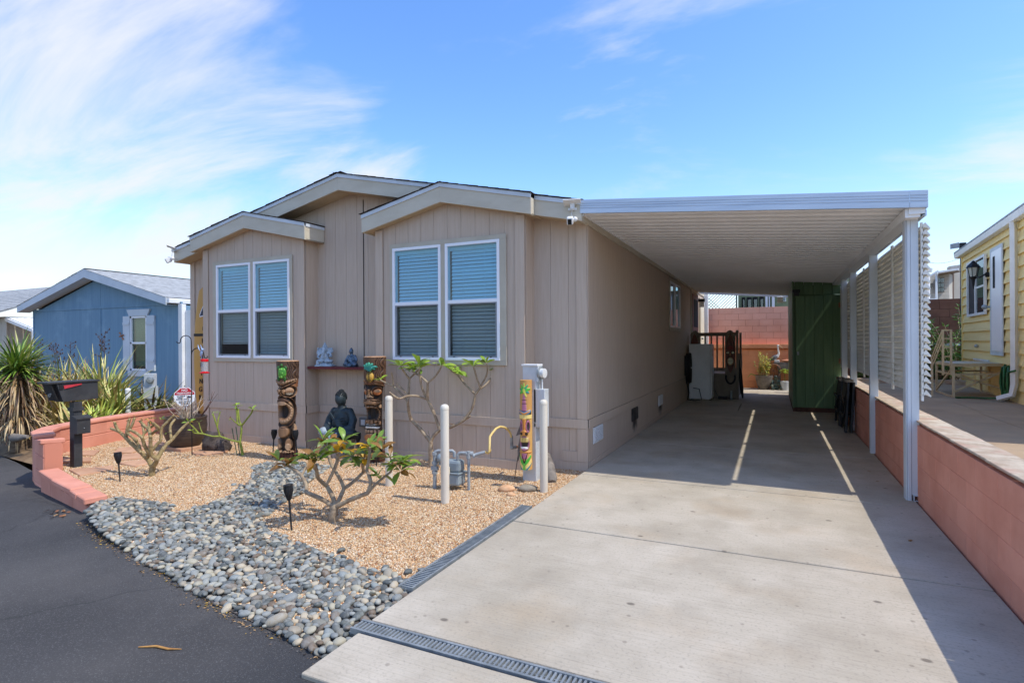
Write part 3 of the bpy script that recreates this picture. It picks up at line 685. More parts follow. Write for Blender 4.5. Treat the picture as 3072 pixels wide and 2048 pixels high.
def window(parent, xa, xb, z0, z1, y, blind_to=None, seed=0, grids=True):
    """single-hung unit in a wall facing -y"""
    yf = y-.03
    fr = MB(); w = .036
    for a, b_, c, d in ((xa, xb, z1-w, z1), (xa, xb, z0, z0+w), (xa, xa+w, z0+w, z1-w), (xb-w, xb, z0+w, z1-w)): fr.bx(a, b_, yf, y+.05, c, d)
    wdw = fr.build('window', M['vinyl'], parent, bevel=.003)
    zm = (z0+z1)/2 + .0
    b = MB(); b.bx(xa+w, xb-w, yf+.006, y+.04, zm-.022, zm+.022); b.build('meeting_rail', M['vinyl'], wdw, bevel=.003)
    s_ = .024
    b = MB()
    for q in ((xa+w, xb-w, z0+w, z0+w+s_), (xa+w, xb-w, zm-.022-s_*.6, zm-.0225), (xa+w, xa+w+s_, z0+w+s_, zm-.022-s_*.6), (xb-w-s_, xb-w, z0+w+s_, zm-.022-s_*.6)): b.bx(q[0], q[1], yf+.012, y+.02, q[2], q[3])
    b.build('screen_frame', M['screenframe'], wdw)
    for xx in (xa+w+.09, xb-w-.09): b = MB(); b.bx(xx-.01, xx+.01, yf+.006, yf+.0115, z0+w, z0+w+.016); b.build('latch', M['black'], wdw)
    b = MB(); b.bx(xa+w, xb-w, y-.006, y-.002, zm+.022, z1-w); b.build('glass_pane', M['glass'], wdw)
    b = MB(); b.bx(xa+w+s_, xb-w-s_, y-.004, y+.0, z0+w+s_, zm-.022-s_*.6); b.build('screened_pane', M['glassdark'], wdw)
    b = MB(); b.bx(xa+w, xb-w, y+.035, y+.075, z1-w-.05, z1-w-.004); b.build('blind_headrail', M['blind'], wdw)
    L_ = round(xb-xa-2*w-.02-.012, 3)
    if L_ not in slat_cache:
        sm_ = MB(); sm_.prism([(-L_/2, -.005, -.024), (-L_/2, -.009, -.008), (-L_/2, -.006, .01), (-L_/2, .004, .025), (-L_/2, .0055, .0245), (-L_/2, -.004, .01), (-L_/2, -.0065, -.008), (-L_/2, -.0025, -.0245)], (L_, 0, 0)); me = sm_.mesh('blind_slat'); me.materials.append(M['blind']); slat_cache[L_] = me
    z = z1-w-.075; bot = blind_to if blind_to else z0+w+.02
    while z > bot:
        inst('blind_slat', slat_cache[L_], wdw, ((xa+xb)/2+.01, y+.055, z), (R(-16+rnd.uniform(-7, 7)), 0, 0)); z -= .046
    b = MB(); b.bx(xa+w+.02, xb-w, y+.045, y+.065, z-.005, z+.012); b.build('blind_rail', M['blind'], wdw)
    b = MB()
    for q in (.3, .7): xx = xa+(xb-xa)*q; b.bx(xx-.002, xx+.002, y+.036, y+.04, z, z1-w)
    b.build('blind_cord', M['blind'], wdw)
    return wdw
for i, (xa, xb) in enumerate(WIN):
    window(house, xa, xb, WZ0, WZ1, YB-.014, blind_to=WZ0+.26 if i == 1 else None, seed=i)
# window surrounds
for sg in (-1, 1):
    xa, xb = (XC+.895, XC+2.638) if sg > 0 else (XC-2.638, XC-.895); z0, z1 = 1.204, 2.806
    us = sorted([w_ for w_ in WIN if xa < w_[0] < xb])
    y0, y1 = YB-.0325, YB-.0146
    for q in ((xa, xb, us[0][0]*0+WZ1+.001, z1), (xa, xb, z0, WZ0-.001), (xa, us[0][0]-.001, WZ0-.001, WZ1+.001), (us[0][1]+.001, us[1][0]-.001, WZ0-.001, WZ1+.001), (us[1][1]+.001, xb, WZ0-.001, WZ1+.001)):
        b = MB(); b.bx(q[0], q[1], y0, y1, q[2], q[3]); b.build('window_trim', M['trim'], house, bevel=.003)
# side window in the carport (sliding)
xs = XC+HW; ya, yb = 12.0, 13.55
b = MB()
for q in ((ya, yb, 1.70, 1.78), (ya, yb, 2.76, 2.84), (ya, ya+.08, 1.78, 2.76), (yb-.08, yb, 1.78, 2.76)): b.bx(xs+.0145, xs+.03, q[0], q[1], q[2], q[3])
b.build('window_trim', M['trim'], house)
b = MB(); w = .035
for q in ((ya+.08, yb-.08, 1.78, 1.78+w), (ya+.08, yb-.08, 2.76-w, 2.76), (ya+.08, ya+.08+w, 1.78+w, 2.76-w), (yb-.08-w, yb-.08, 1.78+w, 2.76-w), (12.76, 12.8, 1.78+w, 2.76-w)): b.bx(xs-.02, xs+.035, q[0], q[1], q[2], q[3])
sw = b.build('window', M['vinyl'], house)
b = MB(); b.bx(xs-.004, xs, ya+.11, 12.765, 1.81, 2.73); b.build('screened_pane', M['glassdark'], sw)
b = MB(); b.bx(xs+.004, xs+.008, 12.8, yb-.11, 1.81, 2.73); b.build('glass_pane', M['glass'], sw)
b = MB(); b.bx(xs-.3, xs-.28, ya-.2, yb+.2, 1.6, 2.9); b.build('dark_room_sheet', M['dark'], sw)  # flat dark sheet filling the view behind the side window
# doors at the far end of the side wall
M['redbrown'] = mat('red_brown_screen_door', '7a4632', rough=.6); M['cream'] = mat('cream_paint', 'd9cfb6', 'cfc3a8', rough=.7, scale=2)
b = MB(); b.bx(xs+.0145, xs+.05, 15.55, 16.75, .6, 2.75); d1 = b.build('door', M['redbrown'], house, bevel=.004)
b = MB(); b.bx(xs+.051, xs+.056, 15.75, 16.6, 1.86, 2.62); b.build('door_screen', M['dark'], d1)
b = MB(); b.bx(xs+.051, xs+.058, 15.7, 16.65, .8, 1.7); b.build('door_panel', mat('door_panel', 'a3572f', rough=.6), d1)
b = MB(); b.bx(xs+.0145, xs+.05, 17.35, 18.25, .6, 2.66); d2 = b.build('door', M['cream'], house, bevel=.004)
b = MB(); b.ell((xs+.08, 17.5, 1.55), .035); b.build('door_knob', M['steel'], d2)
for y_, h in ((15.42, 2.95), (16.76, 2.8), (17.2, 2.75), (18.26, 2.75)):
    b = MB(); b.bx(xs+.0145, xs+.04, y_, y_+.1, .58, h); b.build('door_trim', M['trim'], house)
b = MB(); b.bx(xs+.0145, xs+.045, 15.35, 16.6, 2.80, 2.985); b.build('wall_sign', M['trim'], house)
b = MB(); b.bx(xs+.0145, xs+.2, 16.95, 17.1, 2.62, 2.70); pl = b.build('porch_light', M['black'], house)
b = MB(); b.bx(xs+.06, xs+.19, 16.97, 17.08, 2.46, 2.618); b.build('lamp_glass', M['white'], pl)
# skirt vents, each with louvre strips
M['soot'] = mat('sooty_vent', '3a352f', '57504a', rough=.95, scale=9)
for y_, m_ in ((6.72, 'white'), (8.75, 'soot'), (10.95, 'white')):
    b = MB(); b.bx(xs+.014, xs+.026, y_-.2, y_+.2, .245, .44); v_ = b.build('skirt_vent', M[m_], house)
    sv_ = MB(); sv_.box((0, 0, 0), (.012, .36, .011), Matrix.Rotation(R(25), 3, 'Y')); me = sv_.mesh('vent_louvre'); me.materials.append(M[m_])
    for k in range(8): inst('vent_louvre', me, v_, (xs+.031, y_, .268+k*.0215))
# ================================================================== soot on the side skirt around two vents
def soot(mname, pts):
    m = M[mname].copy(); m.name = 'sooty_'+mname; N, L, p = nodes(m); col = p.inputs['Base Color'].links[0].from_socket
    g = N.new('ShaderNodeNewGeometry'); nz_ = N.new('ShaderNodeTexNoise'); nz_.inputs['Scale'].default_value = 9; L.new(g.outputs['Position'], nz_.inputs['Vector'])
    for q, rad in pts:
        d = N.new('ShaderNodeVectorMath'); d.operation = 'DISTANCE'; L.new(g.outputs['Position'], d.inputs[0]); d.inputs[1].default_value = q
        a = N.new('ShaderNodeMath'); a.operation = 'MULTIPLY_ADD'; L.new(nz_.outputs[0], a.inputs[0]); a.inputs[1].default_value = .25; L.new(d.outputs['Value'], a.inputs[2])
        r_ = N.new('ShaderNodeMapRange'); L.new(a.outputs[0], r_.inputs[0]); r_.inputs[1].default_value = .13+rad*.3; r_.inputs[2].default_value = .14+rad; r_.inputs[3].default_value = .9; r_.inputs[4].default_value = 0
        x = N.new('ShaderNodeMix'); x.data_type = 'RGBA'; L.new(r_.outputs[0], x.inputs[0]); L.new(col, x.inputs[6]); x.inputs[7].default_value = lin('1f1b18'); col = x.outputs[2]
    L.new(col, p.inputs['Base Color']); return m
sm_ = soot('siding', [((-2.0, 8.78, .26), .22), ((-2.0, 10.98, .27), .24)])
for o in bpy.data.objects:
    if o.name.startswith('side_skirt'):
        for q in [o]+list(o.children): q.data.materials[0] = sm_

# ================================================================== carport
cp = thing('carport', 'white aluminium carport with ribbed roof and louvred side over the driveway', 'carport', (-.4, 6.1, 0), world=True)
XL, XR = -1.985, 1.247; YC0, YC1 = 6.05, 16.95
def cz(x, y=6): return 2.965 + (2.69-2.965)*(x-XL)/(XR-XL) - .006*(y-6)
# ribbed pans, one after the other
prof = [(0, .032), (.0, 0), (.088, 0), (.093, -.016), (.108, -.016), (.113, 0), (.19, 0), (.19, .032), (.2, .032)]
pm = MB(); t_ = .004
xa, xb = XL+.0, XR-.01
for (a, za), (b_, zb) in zip(prof[:-1], prof[1:]):
    pm.add([(xa, a, cz(xa)+za), (xb, a, cz(xb)+za), (xb, b_, cz(xb)+zb), (xa, b_, cz(xa)+zb)], [(0, 1, 2, 3)])
    pm.add([(xa, a, cz(xa)+za+t_), (xb, a, cz(xb)+za+t_), (xb, b_, cz(xb)+zb+t_), (xa, b_, cz(xa)+zb+t_)], [(3, 2, 1, 0)])
pme = pm.mesh('roof_pan'); pme.materials.append(M['alu']); k = 0
y = YC0+.03
while y < YC1-.2: link_obj('roof_pan', pme, None, cp, Vector((0, y, -.006*(y-6))) - OFF[cp.name]); y += .2
# front fascia: three grooves
fz = [(0, 0), (0, .047), (.006, .05), (.006, .058), (0, .061), (0, .074), (.006, .077), (.006, .085), (0, .088), (0, .10), (.006, .103), (.006, .109), (0, .112), (0, .152), (.03, .152), (.03, .145), (.012, .145), (.012, .006), (.03, .006), (.03, 0)]
def fascia_run(name, a, b_, nrm, za, zb):
    a = Vector(a); b_ = Vector(b_); n = Vector(nrm); m = MB(); K = len(fz)
    v = [a - n*d + Vector((0, 0, za+z)) for d, z in fz] + [b_ - n*d + Vector((0, 0, zb+z)) for d, z in fz]
    f = [(i, i+K, (i+1) % K+K, (i+1) % K) for i in range(K)] + [tuple(range(K)), tuple(range(2*K-1, K-1, -1))]
    m.add(v, f); o = m.build(name, M['gutter'], cp); return o
fascia_run('front_fascia', (XL, YC0, 0), (1.115, YC0, 0), (0, -1, 0), 2.952, 2.681)
fascia_run('fascia_corner', (1.117, YC0-.003, 0), (XR+.004, YC0-.003, 0), (0, -1, 0), 2.681, 2.67)
fascia_run('side_fascia', (XR, YC0+.031, 0), (XR, YC1, 0), (1, 0, 0), 2.605, 2.605)
b = MB(); b.bx(1.09, 1.205, YC0+.05, YC1, 2.60, 2.685); b.build('beam', M['alu'], cp)
b = MB(); b.bx(1.115, XR-.006, YC0+.032, YC0+.07, 2.625, 2.69); b.build('beam_bracket', M['alu'], cp)
b = MB(); b.bx(XL, XL+.03, YC0+.04, YC1, 2.93, 2.965); b.build('ledger_channel', M['alu'], cp)
b = MB(); b.bx(XL, XR, YC1-.02, YC1, 2.60, 2.95); b.v = [(v[0], v[1], (v[2] if v[2] < 2.7 else cz(v[0], 17)+.06) if v[2] > 2.7 else cz(v[0], 17)-.05) for v in b.v]; b.build('rear_fascia', M['alu'], cp)
# posts
for i, (x0, x1, yy) in enumerate(((1.112, 1.165, 6.24), (1.142, 1.235, 8.58), (1.142, 1.235, 10.62), (1.142, 1.235, 11.9))):
    b = MB(); dpt = .09
    if i == 0:
        b.prism([(1.109, yy, 0), (1.115, yy-.012, 0), (1.122, yy-.004, 0), (1.128, yy-.014, 0), (1.150, yy-.014, 0), (1.150, yy+.1, 0), (1.109, yy+.1, 0)], (0, 0, 2.6)); p_ = b.build('post', M['alu_post'], cp)
        b = MB()
        for q in ((1.153, 1.158, yy-.01, yy+.08), (1.208, 1.213, yy-.01, yy+.08), (1.158, 1.208, yy-.01, yy-.005), (1.158, 1.208, yy+.075, yy+.08)): b.bx(*q, .055, 2.62)
        b.build('square_tube', M['alu_post'], p_)
        b = MB()
        for q in ((1.165, 1.17, yy-.03, yy+.06), (1.229, 1.234, yy-.03, yy+.06)): b.bx(*q, .0, .054)
        b.bx(1.17, 1.229, yy-.03, yy+.06, .0, .005); b.bx(1.17, 1.229, yy-.03, yy+.06, .049, .054); b.build('base_shoe', M['alu_post'], p_)
    else:
        b.bx(x0, x1, yy, yy+dpt, 0, 2.6); b.build('post', M['alu_post'], cp, bevel=.006)
# louvred side, each blade a piece
blade = [(.022, 0), (.060, -.062), (.058, -.076), (.046, -.07), (.032, -.055), (.014, -.052), (-.004, -.066), (-.008, -.058)]
XLV = 1.238
bay_y = [(6.2, 7.60), (7.62, 8.66), (8.68, 9.82), (9.84, 10.72), (10.74, 11.98), (12.0, 12.985)]
for a, b_ in bay_y:
    st = MB(); st.bx(XLV-.012, XLV+.004, a, a+.035, .93, 2.565); pn = st.build('louvre_panel', M['louvre'], cp)
    st = MB(); st.bx(XLV-.012, XLV+.004, b_-.035, b_, .93, 2.565); st.build('end_strip', M['louvre'], pn)
    bl = MB(); bl.prism([(x, 0, z) for x, z in blade], (0, b_-a+.022, 0)); me = bl.mesh('louvre_blade'); me.materials.append(M['louvre'])
    for k in range(26): inst('louvre_blade', me, pn, (XLV, a, 2.562-k*.0612), (0, R(rnd.uniform(-1.5, 1.5)), 0), (1, 1, .85))

# ================================================================== block walls
def block_mesh(l, h, d, name='block', m='salmon', bev=.006):
    bm = bmesh.new(); bmesh.ops.create_cube(bm, size=1); bmesh.ops.scale(bm, vec=(l, d, h), verts=bm.verts)
    bmesh.ops.bevel(bm, geom=bm.edges[:], offset=bev, segments=1, affect='EDGES'); me = bpy.data.meshes.new(name); bm.to_mesh(me); bm.free(); me.materials.append(M[m]); return me
bw = thing('block_wall', 'long salmon painted block wall along the right edge of the driveway', 'wall', (1.3, 6, 0), world=True)
core = MB(); core.bx(1.2005, 1.385, -1.5, 18.8, -.05, .69); core.build('mortar_core', M['mortar'], bw)
full = block_mesh(.3975, .192, .192, bev=.003); ch = .186; k = 0
for r_ in range(4):
    y = -1.6 + (.2 if r_ % 2 else 0)
    while y < 18.6:
        if y > 1.2 or r_ == 3: inst('block', full, bw, (1.2935, y+.2, -.02+ch*(r_+.5)-.02), (R(rnd.uniform(-.4, .4)), 0, R(90)), (1, 1, .963))
        y += .4
y = -1.6; capm = block_mesh(.397, .018, .21, 'cap_block', 'capstone', .004)
while y < 18.6: inst('cap_block', capm, bw, (1.297, y+.2, .739+rnd.uniform(-.002, .002)), (0, 0, R(90))); y += .4
# neighbour's higher paving behind that wall
nd = thing('neighbour_paving', None, None, (4, 8, .45), world=True, kind='structure')
for x0, x1, y0, y1 in ((1.4, 2.62, -3, 9.9), (2.62, 8, -3, 9.9), (1.4, 2.68, 9.9, 11.39), (2.68, 4.6, 9.9, 11.39), (1.4, 4.6, 11.39, 13.6), (1.4, 4.6, 13.6, 15.7)): slab(x0, x1, y0, y1, nd, z=.45, mt='concrete2', g_=.004)
b = MB(); b.bx(1.4, 12, -3, 15.9, -.1, .37); b.build('paving_base', M['concrete2'], nd)
b = MB(); b.bx(1.4, 4.6, 15.72, 15.86, .3, .55); b.build('kerb', M['capstone'], nd, bevel=.01)
b = MB(); b.bx(1.4, 9, 15.86, 17.3, .2, .46); b.build('planting_soil', M['soil'], nd)

# back wall of the carport: upper salmon wall, orange planter wall in front
def blockface(parent, x0, x1, y, z0, z1, bl, bh, m, d=.03, start=0):
    me = block_mesh(bl-.005, bh-.005, d, 'block', m, .0025); r_ = 0; z = z0
    while z + bh <= z1+.01:
        x = x0 + ((bl/2) if r_ % 2 else 0) - bl
        while x < x1:
            xa, xb = max(x, x0), min(x+bl, x1)
            if xb-xa > .05: inst('block', me, parent, ((xa+xb)/2, y, z+bh/2), (0, 0, 0), ((xb-xa)/bl, 1, 1))
            x += bl
        z += bh; r_ += 1
bk = thing('rear_block_wall', 'tall salmon block wall closing the far end of the carport', 'wall', (-.5, 19.05, 0), world=True)
b = MB(); b.bx(-5, 1.6, 19.02, 19.2, 0, 2.5); b.build('mortar_core', M['mortar'], bk)
blockface(bk, -2.6, 1.5, 19.0, 1.36, 2.52, .40, .193, 'backsalmon')
bo = thing('planter_wall', 'lower orange block wall standing in front of the tall salmon wall', 'wall', (-.5, 18.9, 0), world=True)
b = MB(); b.bx(-2.5, 1.5, 18.86, 19.0, 0, 1.22); b.build('mortar_core', M['orangewall'], bo)
blockface(bo, -2.5, 1.5, 18.85, .02, 1.2, .40, .195, 'orangewall')
b = MB(); b.bx(-2.5, 1.5, 18.78, 18.98, 1.235, 1.36); b.build('cap', M['orangewall'], bo, bevel=.008)
# what shows above it: lattice and the neighbour's glazed porch
pc = thing('porch_building', 'olive porch with dark windows above the rear block wall', 'building', (-1, 24, 0), world=True)
M['olive'] = mat('olive_paint', '7f8a68', '77825f', rough=.7, scale=2)
b = MB(); b.bx(-1.28, 3.0, 24.1, 24.3, 0, 3.9); b.build('wall', M['olive'], pc)
M['bluepane'] = glass_mat('porch_glass', 'c3d6de', .10, dens=.3)
for x0, x1 in ((-1.14, -1.02), (-.96, -.78), (-.74, -.56), (-.5, -.34)):
    b = MB(); b.bx(x0, x1, 24.06, 24.1, 2.4, 3.2); w_ = b.build('window', M['dark'], pc); b = MB(); b.bx(x0+.05, x1-.02, 24.04, 24.055, 2.4, 3.1); b.build('pane', M['bluepane'], w_)
for x0, x1 in ((-.28, -.2), (-.16, -.12), (-.05, .05)):
    b = MB(); b.bx(x0, x1, 23.98, 24.05, 2.0, 3.6); b.build('post', M['white'], pc)
b = MB(); b.bx(.14, .45, 24.05, 24.1, 2.98, 3.2); w_ = b.build('window', M['white'], pc); b = MB(); b.bx(.17, .42, 24.03, 24.048, 3.0, 3.2); b.build('pane', M['bluepane'], w_)
lt = thing('lattice_screen', 'dark green diagonal lattice above the rear wall beside the house', 'lattice', (-1.9, 23.5, 2), world=True)
M['lattice'] = mat('dark_green_lattice', '26413f', rough=.7)
for dx in (-1, 1):
    x = -4.2
    while x < -1.0:
        a, c = Vector((x, 23.5 + dx*.008, 1.9)), Vector((x+dx*2.0, 23.5+dx*.008, 3.9))
        # clip to the panel
        x0, x1 = -2.9, -1.3
        tt = [0, 1]
        for bd, sgn in ((x0, 1), (x1, -1)):
            den = (c.x-a.x); q = (bd-a.x)/den
            if (den > 0) == (sgn > 0): tt[0] = max(tt[0], q)
            else: tt[1] = min(tt[1], q)
        if tt[1]-tt[0] > .05:
            b = MB(); b.beam(a.lerp(c, tt[0]), a.lerp(c, tt[1]), .014, .045, up=(0, 1, 0)); b.build('lattice_strip', M['lattice'], lt)
        x += .125
b = MB(); b.bx(-1.33, -1.28, 23.47, 23.53, 0, 3.9); b.build('post', M['lattice'], lt)

# ================================================================== shed
sd = thing('storage_shed', 'dark green wooden storage shed under the far end of the carport', 'shed', (.8, 13, 0), world=True)
b = MB(); b.bx(.372, 1.13, 13.03, 16.8, .08, 2.62); b.build('body', M['green'], sd)
b = MB(); b.bx(.36, 1.25, 13.01, 16.8, 0, .085); b.build('brick_footing', mat('footing_brick', '6b4a3c', '553a30', rough=.9, scale=20), sd)
xs_ = [.40, .60, .80, 1.0, 1.115]
b = MB(); b.bx(.358, .398, 12.985, 13.03, .08, 2.70); b.build('corner_board', M['green'], sd)
for i in range(5):
    x0 = .40+.172*i; b = MB(); b.bx(x0+.004, x0+.168, 13.0, 13.03, 2.42, 2.70); b.build('siding_board', M['green'], sd)
dr = MB(); dr.bx(.405, 1.255, 12.992, 13.0, .10, 2.40); dr = dr.build('door', M['green'], sd)
for i in range(5):
    x0 = .41+.169*i; b = MB(); b.bx(x0+.004, x0+.165, 12.978, 12.992, .11, 2.39); b.build('door_board', M['green'], dr)
M['copper'] = mat('copper_hinge', 'a5765a', '8c5c44', rough=.45, metal=.6, scale=20)
for z in (2.19, 1.06, .28): b = MB(); b.bx(1.19, 1.27, 12.962, 12.977, z-.05, z+.05); b.build('hinge', M['copper'], dr)
b = MB(); b.bx(.43, .465, 12.95, 12.977, 1.18, 1.25); b.build('latch', M['steel'], dr)
h_ = Vector((.455, 0, 0)); rz_ = Matrix.Rotation(R(6.5), 3, 'Z'); dr.rotation_euler = (0, 0, R(6.5)); dr.location = h_ - rz_ @ h_
y = 13.03
while y < 16.6:
    b = MB(); b.bx(.358, .3715, y+.005, y+.29, .08, 2.72); b.build('siding_board', M['green'], sd); y += .3
tag_f = MB(); tag_f.bx(.36, .50, 12.88, 12.98, 2.47, 2.53); tag_f.bx(.385, .48, 12.86, 12.90, 2.40, 2.52)
fl = tag_f.build('flood_light', M['blackmetal'], None, loc=(.43, 12.92, 2.5)); tag(fl, 'black flood light on the top corner of the green shed', 'light')
b = MB(); b.bx(.10, .24, 16.9, 17.05, 2.52, 2.66); o = b.build('flood_light', M['white'], None, loc=(.2, 17, 2.6)); tag(o, 'small grey flood light under the far edge of the carport roof', 'light')
b = MB(); b.v = []; b.f = []; 
# ================================================================== garden wall on the left
gw = thing('garden_wall', 'curved salmon block wall round the left end of the gravel garden', 'wall', (-9, 4.5, -.1), world=True)
path = [Vector(p) for p in ((-7.98, 3.74, 0), (-8.45, 3.87, 0), (-8.85, 4.02, 0), (-9.15, 4.28, 0), (-9.36, 4.66, 0), (-9.5, 5.1, 0), (-9.61, 5.5, 0), (-9.69, 5.95, 0))]
y = 6.35
while y < 13: path.append(Vector((-9.72, y, 0))); y += .4
gz0 = [-.42, -.24, -.06, .12]; gh = .175
for i in range(len(path)-1):
    a, b_ = path[i], path[i+1]; d = b_-a; L_ = d.length; ang = math.atan2(d.y, d.x); c = (a+b_)/2
    m = MB(); m.box(c+Vector((0, 0, -.11)), (L_+.03, .165, .8), ang); m.build('mortar_core', M['mortar'], gw)
    for r_, z in enumerate(gz0):
        me = block_mesh(L_-.006 + (.02 if i < 7 else 0), gh, .19, 'block', 'salmon', .007); inst('block', me, gw, c+Vector((0, 0, z+gh/2)), (0, 0, ang))
    if i > 0:
        me = block_mesh(L_+.012, .045, .225, 'cap_block', 'salmon', .008); inst('cap_block', me, gw, c+Vector((0, 0, .322)), (0, 0, ang))
for k, (u, w_) in enumerate(((.06, .09), (.165, .1), (.275, .11))):
    me = block_mesh(w_, .05, .24, 'cap_block', 'salmon', .008); p_ = path[0].lerp(path[1], u); inst('cap_block', me, gw, (p_.x, p_.y, .312-.006*k), (R(2), 0, math.atan2(.13, -.47)))
lw = thing('low_garden_wall', 'low salmon block edging stepping down beside the asphalt road', 'wall', (-6.8, 3.4, -.15), world=True)
A_, B_ = Vector((-7.86, 3.64, 0)), Vector((-6.02, 3.17, 0)); ang = math.atan2(B_.y-A_.y, B_.x-A_.x)
for k in range(4):
    a, b_ = A_.lerp(B_, k/4), A_.lerp(B_, (k+1)/4); L_ = (b_-a).length; me = block_mesh(L_-.006, .34, .15, 'block', 'salmon', .008); inst('block', me, lw, (a+b_)/2+Vector((0, 0, -.235)), (0, 0, ang))
for k, (u0, u1) in enumerate(((.0, .34), (.345, .72), (.725, .86), (.865, 1.02))):
    a, b_ = A_.lerp(B_, u0), A_.lerp(B_, u1); L_ = (b_-a).length; me = block_mesh(L_, .06, .19, 'cap_block', 'salmon', .009); inst('cap_block', me, lw, (a+b_)/2+Vector((0, 0, -.028+.003*(k % 2))), (R(rnd.uniform(-2, 2)), R(rnd.uniform(-1.0, 1.0)), ang+R(rnd.uniform(-1.5, 1.5))))

# ---- stepping stones and flat stones
def flat_stone(name, poly, z0, h, m, label, cat, group=None):
    cx_ = sum(p[0] for p in poly)/len(poly); cy_ = sum(p[1] for p in poly)/len(poly); b = MB(); b.prism([(x, y, z0) for x, y in poly], (0, 0, h)); o = b.build(name, M[m], None, bevel=.008, loc=(cx_, cy_, z0)); tag(o, label, cat, group); return o
flat_stone('stepping_stone', [(-8.40, 4.67), (-8.68, 4.87), (-8.57, 5.11), (-8.33, 5.06), (-8.18, 4.78)], -.06, .035, 'stepstone', 'irregular tan stepping stone behind the bare plumeria, nearest the curved wall', 'stepping stone')
flat_stone('stepping_stone', [(-7.80, 4.42), (-8.15, 4.62), (-8.02, 4.79), (-7.66, 4.6)], -.06, .035, 'stepstone', 'narrow tan stepping stone, middle one behind the bare plumeria', 'stepping stone')
flat_stone('stepping_stone', [(-7.62, 4.28), (-7.62, 4.40), (-7.45, 4.59), (-7.22, 4.41), (-7.20, 4.25)], -.06, .035, 'stepstone', 'tan stepping stone right beside the trunk of the bare plumeria', 'stepping stone')
flat_stone('stepping_stone', [(-8.75, 5.18), (-8.95, 5.35), (-8.64, 5.51), (-8.25, 5.33), (-8.39, 5.16)], -.06, .035, 'stepstone', 'tan stepping stone at the foot of the shaded maroon wall', 'stepping stone')
flat_stone('stepping_stone', [(-8.05, 5.14), (-8.12, 5.35), (-7.85, 5.55), (-7.55, 5.38), (-7.60, 5.10)], -.06, .06, 'stepstone', 'tan paving stone under the large brown plant pot', 'stepping stone')
flat_stone('stepping_stone', [(-7.78, 3.81), (-7.5, 4.16), (-7.3, 4.04), (-7.31, 3.69)], -.06, .035, 'stepstone', 'square tan stepping stone in front of the mailbox post', 'stepping stone')
flat_stone('stepping_stone', [(-8.9, 4.27), (-9.1, 4.5), (-8.77, 4.68), (-8.45, 4.44)], -.06, .035, 'stepstone', 'tan stepping stone tucked behind the mailbox post by the wall', 'stepping stone')
flat_stone('stepping_stone', [(-8.38, 3.99), (-8.6, 4.15), (-8.34, 4.35), (-8.06, 4.2)], -.06, .035, 'stepstone', 'shaded tan stepping stone between the mailbox post and the wall end', 'stepping stone')
flat_stone('stepping_stone', [(-7.42, 5.13), (-7.38, 5.36), (-7.05, 5.45), (-6.95, 5.24), (-7.17, 5.03)], -.06, .035, 'stepstone', 'tan paving stone under the dark lava rock', 'stepping stone')
M['pinkstone'] = mat('tan_boulder', 'd8ae84', 'c99a70', rough=.75, scale=14); M['greystone'] = mat('grey_boulder', '9a8f7c', '857a69', rough=.8, scale=14, bump=.2)
M['lava'] = mat('lava_rock', '5b514b', '3c3430', rough=.95, scale=11, bump=.9, bscale=40); M['drift'] = mat('driftwood', '8d857b', '6e665e', rough=.9, scale=9, stretch=(1, 1, 1), bump=.5, bscale=30)
def boulder(name, c, r_, m, label, cat='rock', seed=1, rough=.12, rot=0, sub=3):
    bm = bmesh.new(); bmesh.ops.create_icosphere(bm, subdivisions=sub, radius=1)
    for v in bm.verts: v.co *= 1 + rough*mnoise.noise(v.co*1.4+Vector((seed, 0, 0))) + rough*.4*mnoise.noise(v.co*4+Vector((0, seed, 0)))
    bmesh.ops.scale(bm, vec=r_, verts=bm.verts); me = bpy.data.meshes.new(name); bm.to_mesh(me); bm.free(); me.polygons.foreach_set('use_smooth', [True]*len(me.polygons)); me.materials.append(M[m])
    o = link_obj(name, me, None, None, c, (0, 0, rot)); tag(o, label, cat); return o
boulder('flat_rock', (-2.50, 5.15, -.02), (.085, .06, .042), 'pinkstone', 'smooth pinkish tan rock on the gravel near the meter post', seed=2, rot=.4)
boulder('flat_rock', (-2.31, 5.26, -.022), (.10, .065, .038), 'greystone', 'flat grey brown rock on the gravel beside the right bollard', seed=4, rot=.4)
boulder('flat_rock', (-2.385, 5.02, -.035), (.05, .035, .022), 'pinkstone', 'small half-buried tan rock in the gravel below the two flat rocks', seed=9)
boulder('lava_rock', (-7.27, 5.36, .07), (.17, .12, .16), 'lava', 'dark jagged lava rock leaning at the foot of the house', seed=12, rough=.45, rot=.5)
boulder('lava_rock', (-7.13, 5.42, .03), (.11, .1, .12), 'lava', 'smaller brown lava rock beside the jagged one at the house', seed=17, rough=.4)
b = MB(); b.tube([(-2.42, 6.1, .16), (-2.33, 5.93, .08), (-2.22, 5.72, -.02), (-2.2, 5.68, -.05)], [.03, .055, .06, .045], 9); o = b.build('driftwood_log', M['drift'], None, smooth=60, loc=(-2.22, 5.72, -.05)); tag(o, 'grey weathered driftwood log leaning behind the right bollard', 'log')

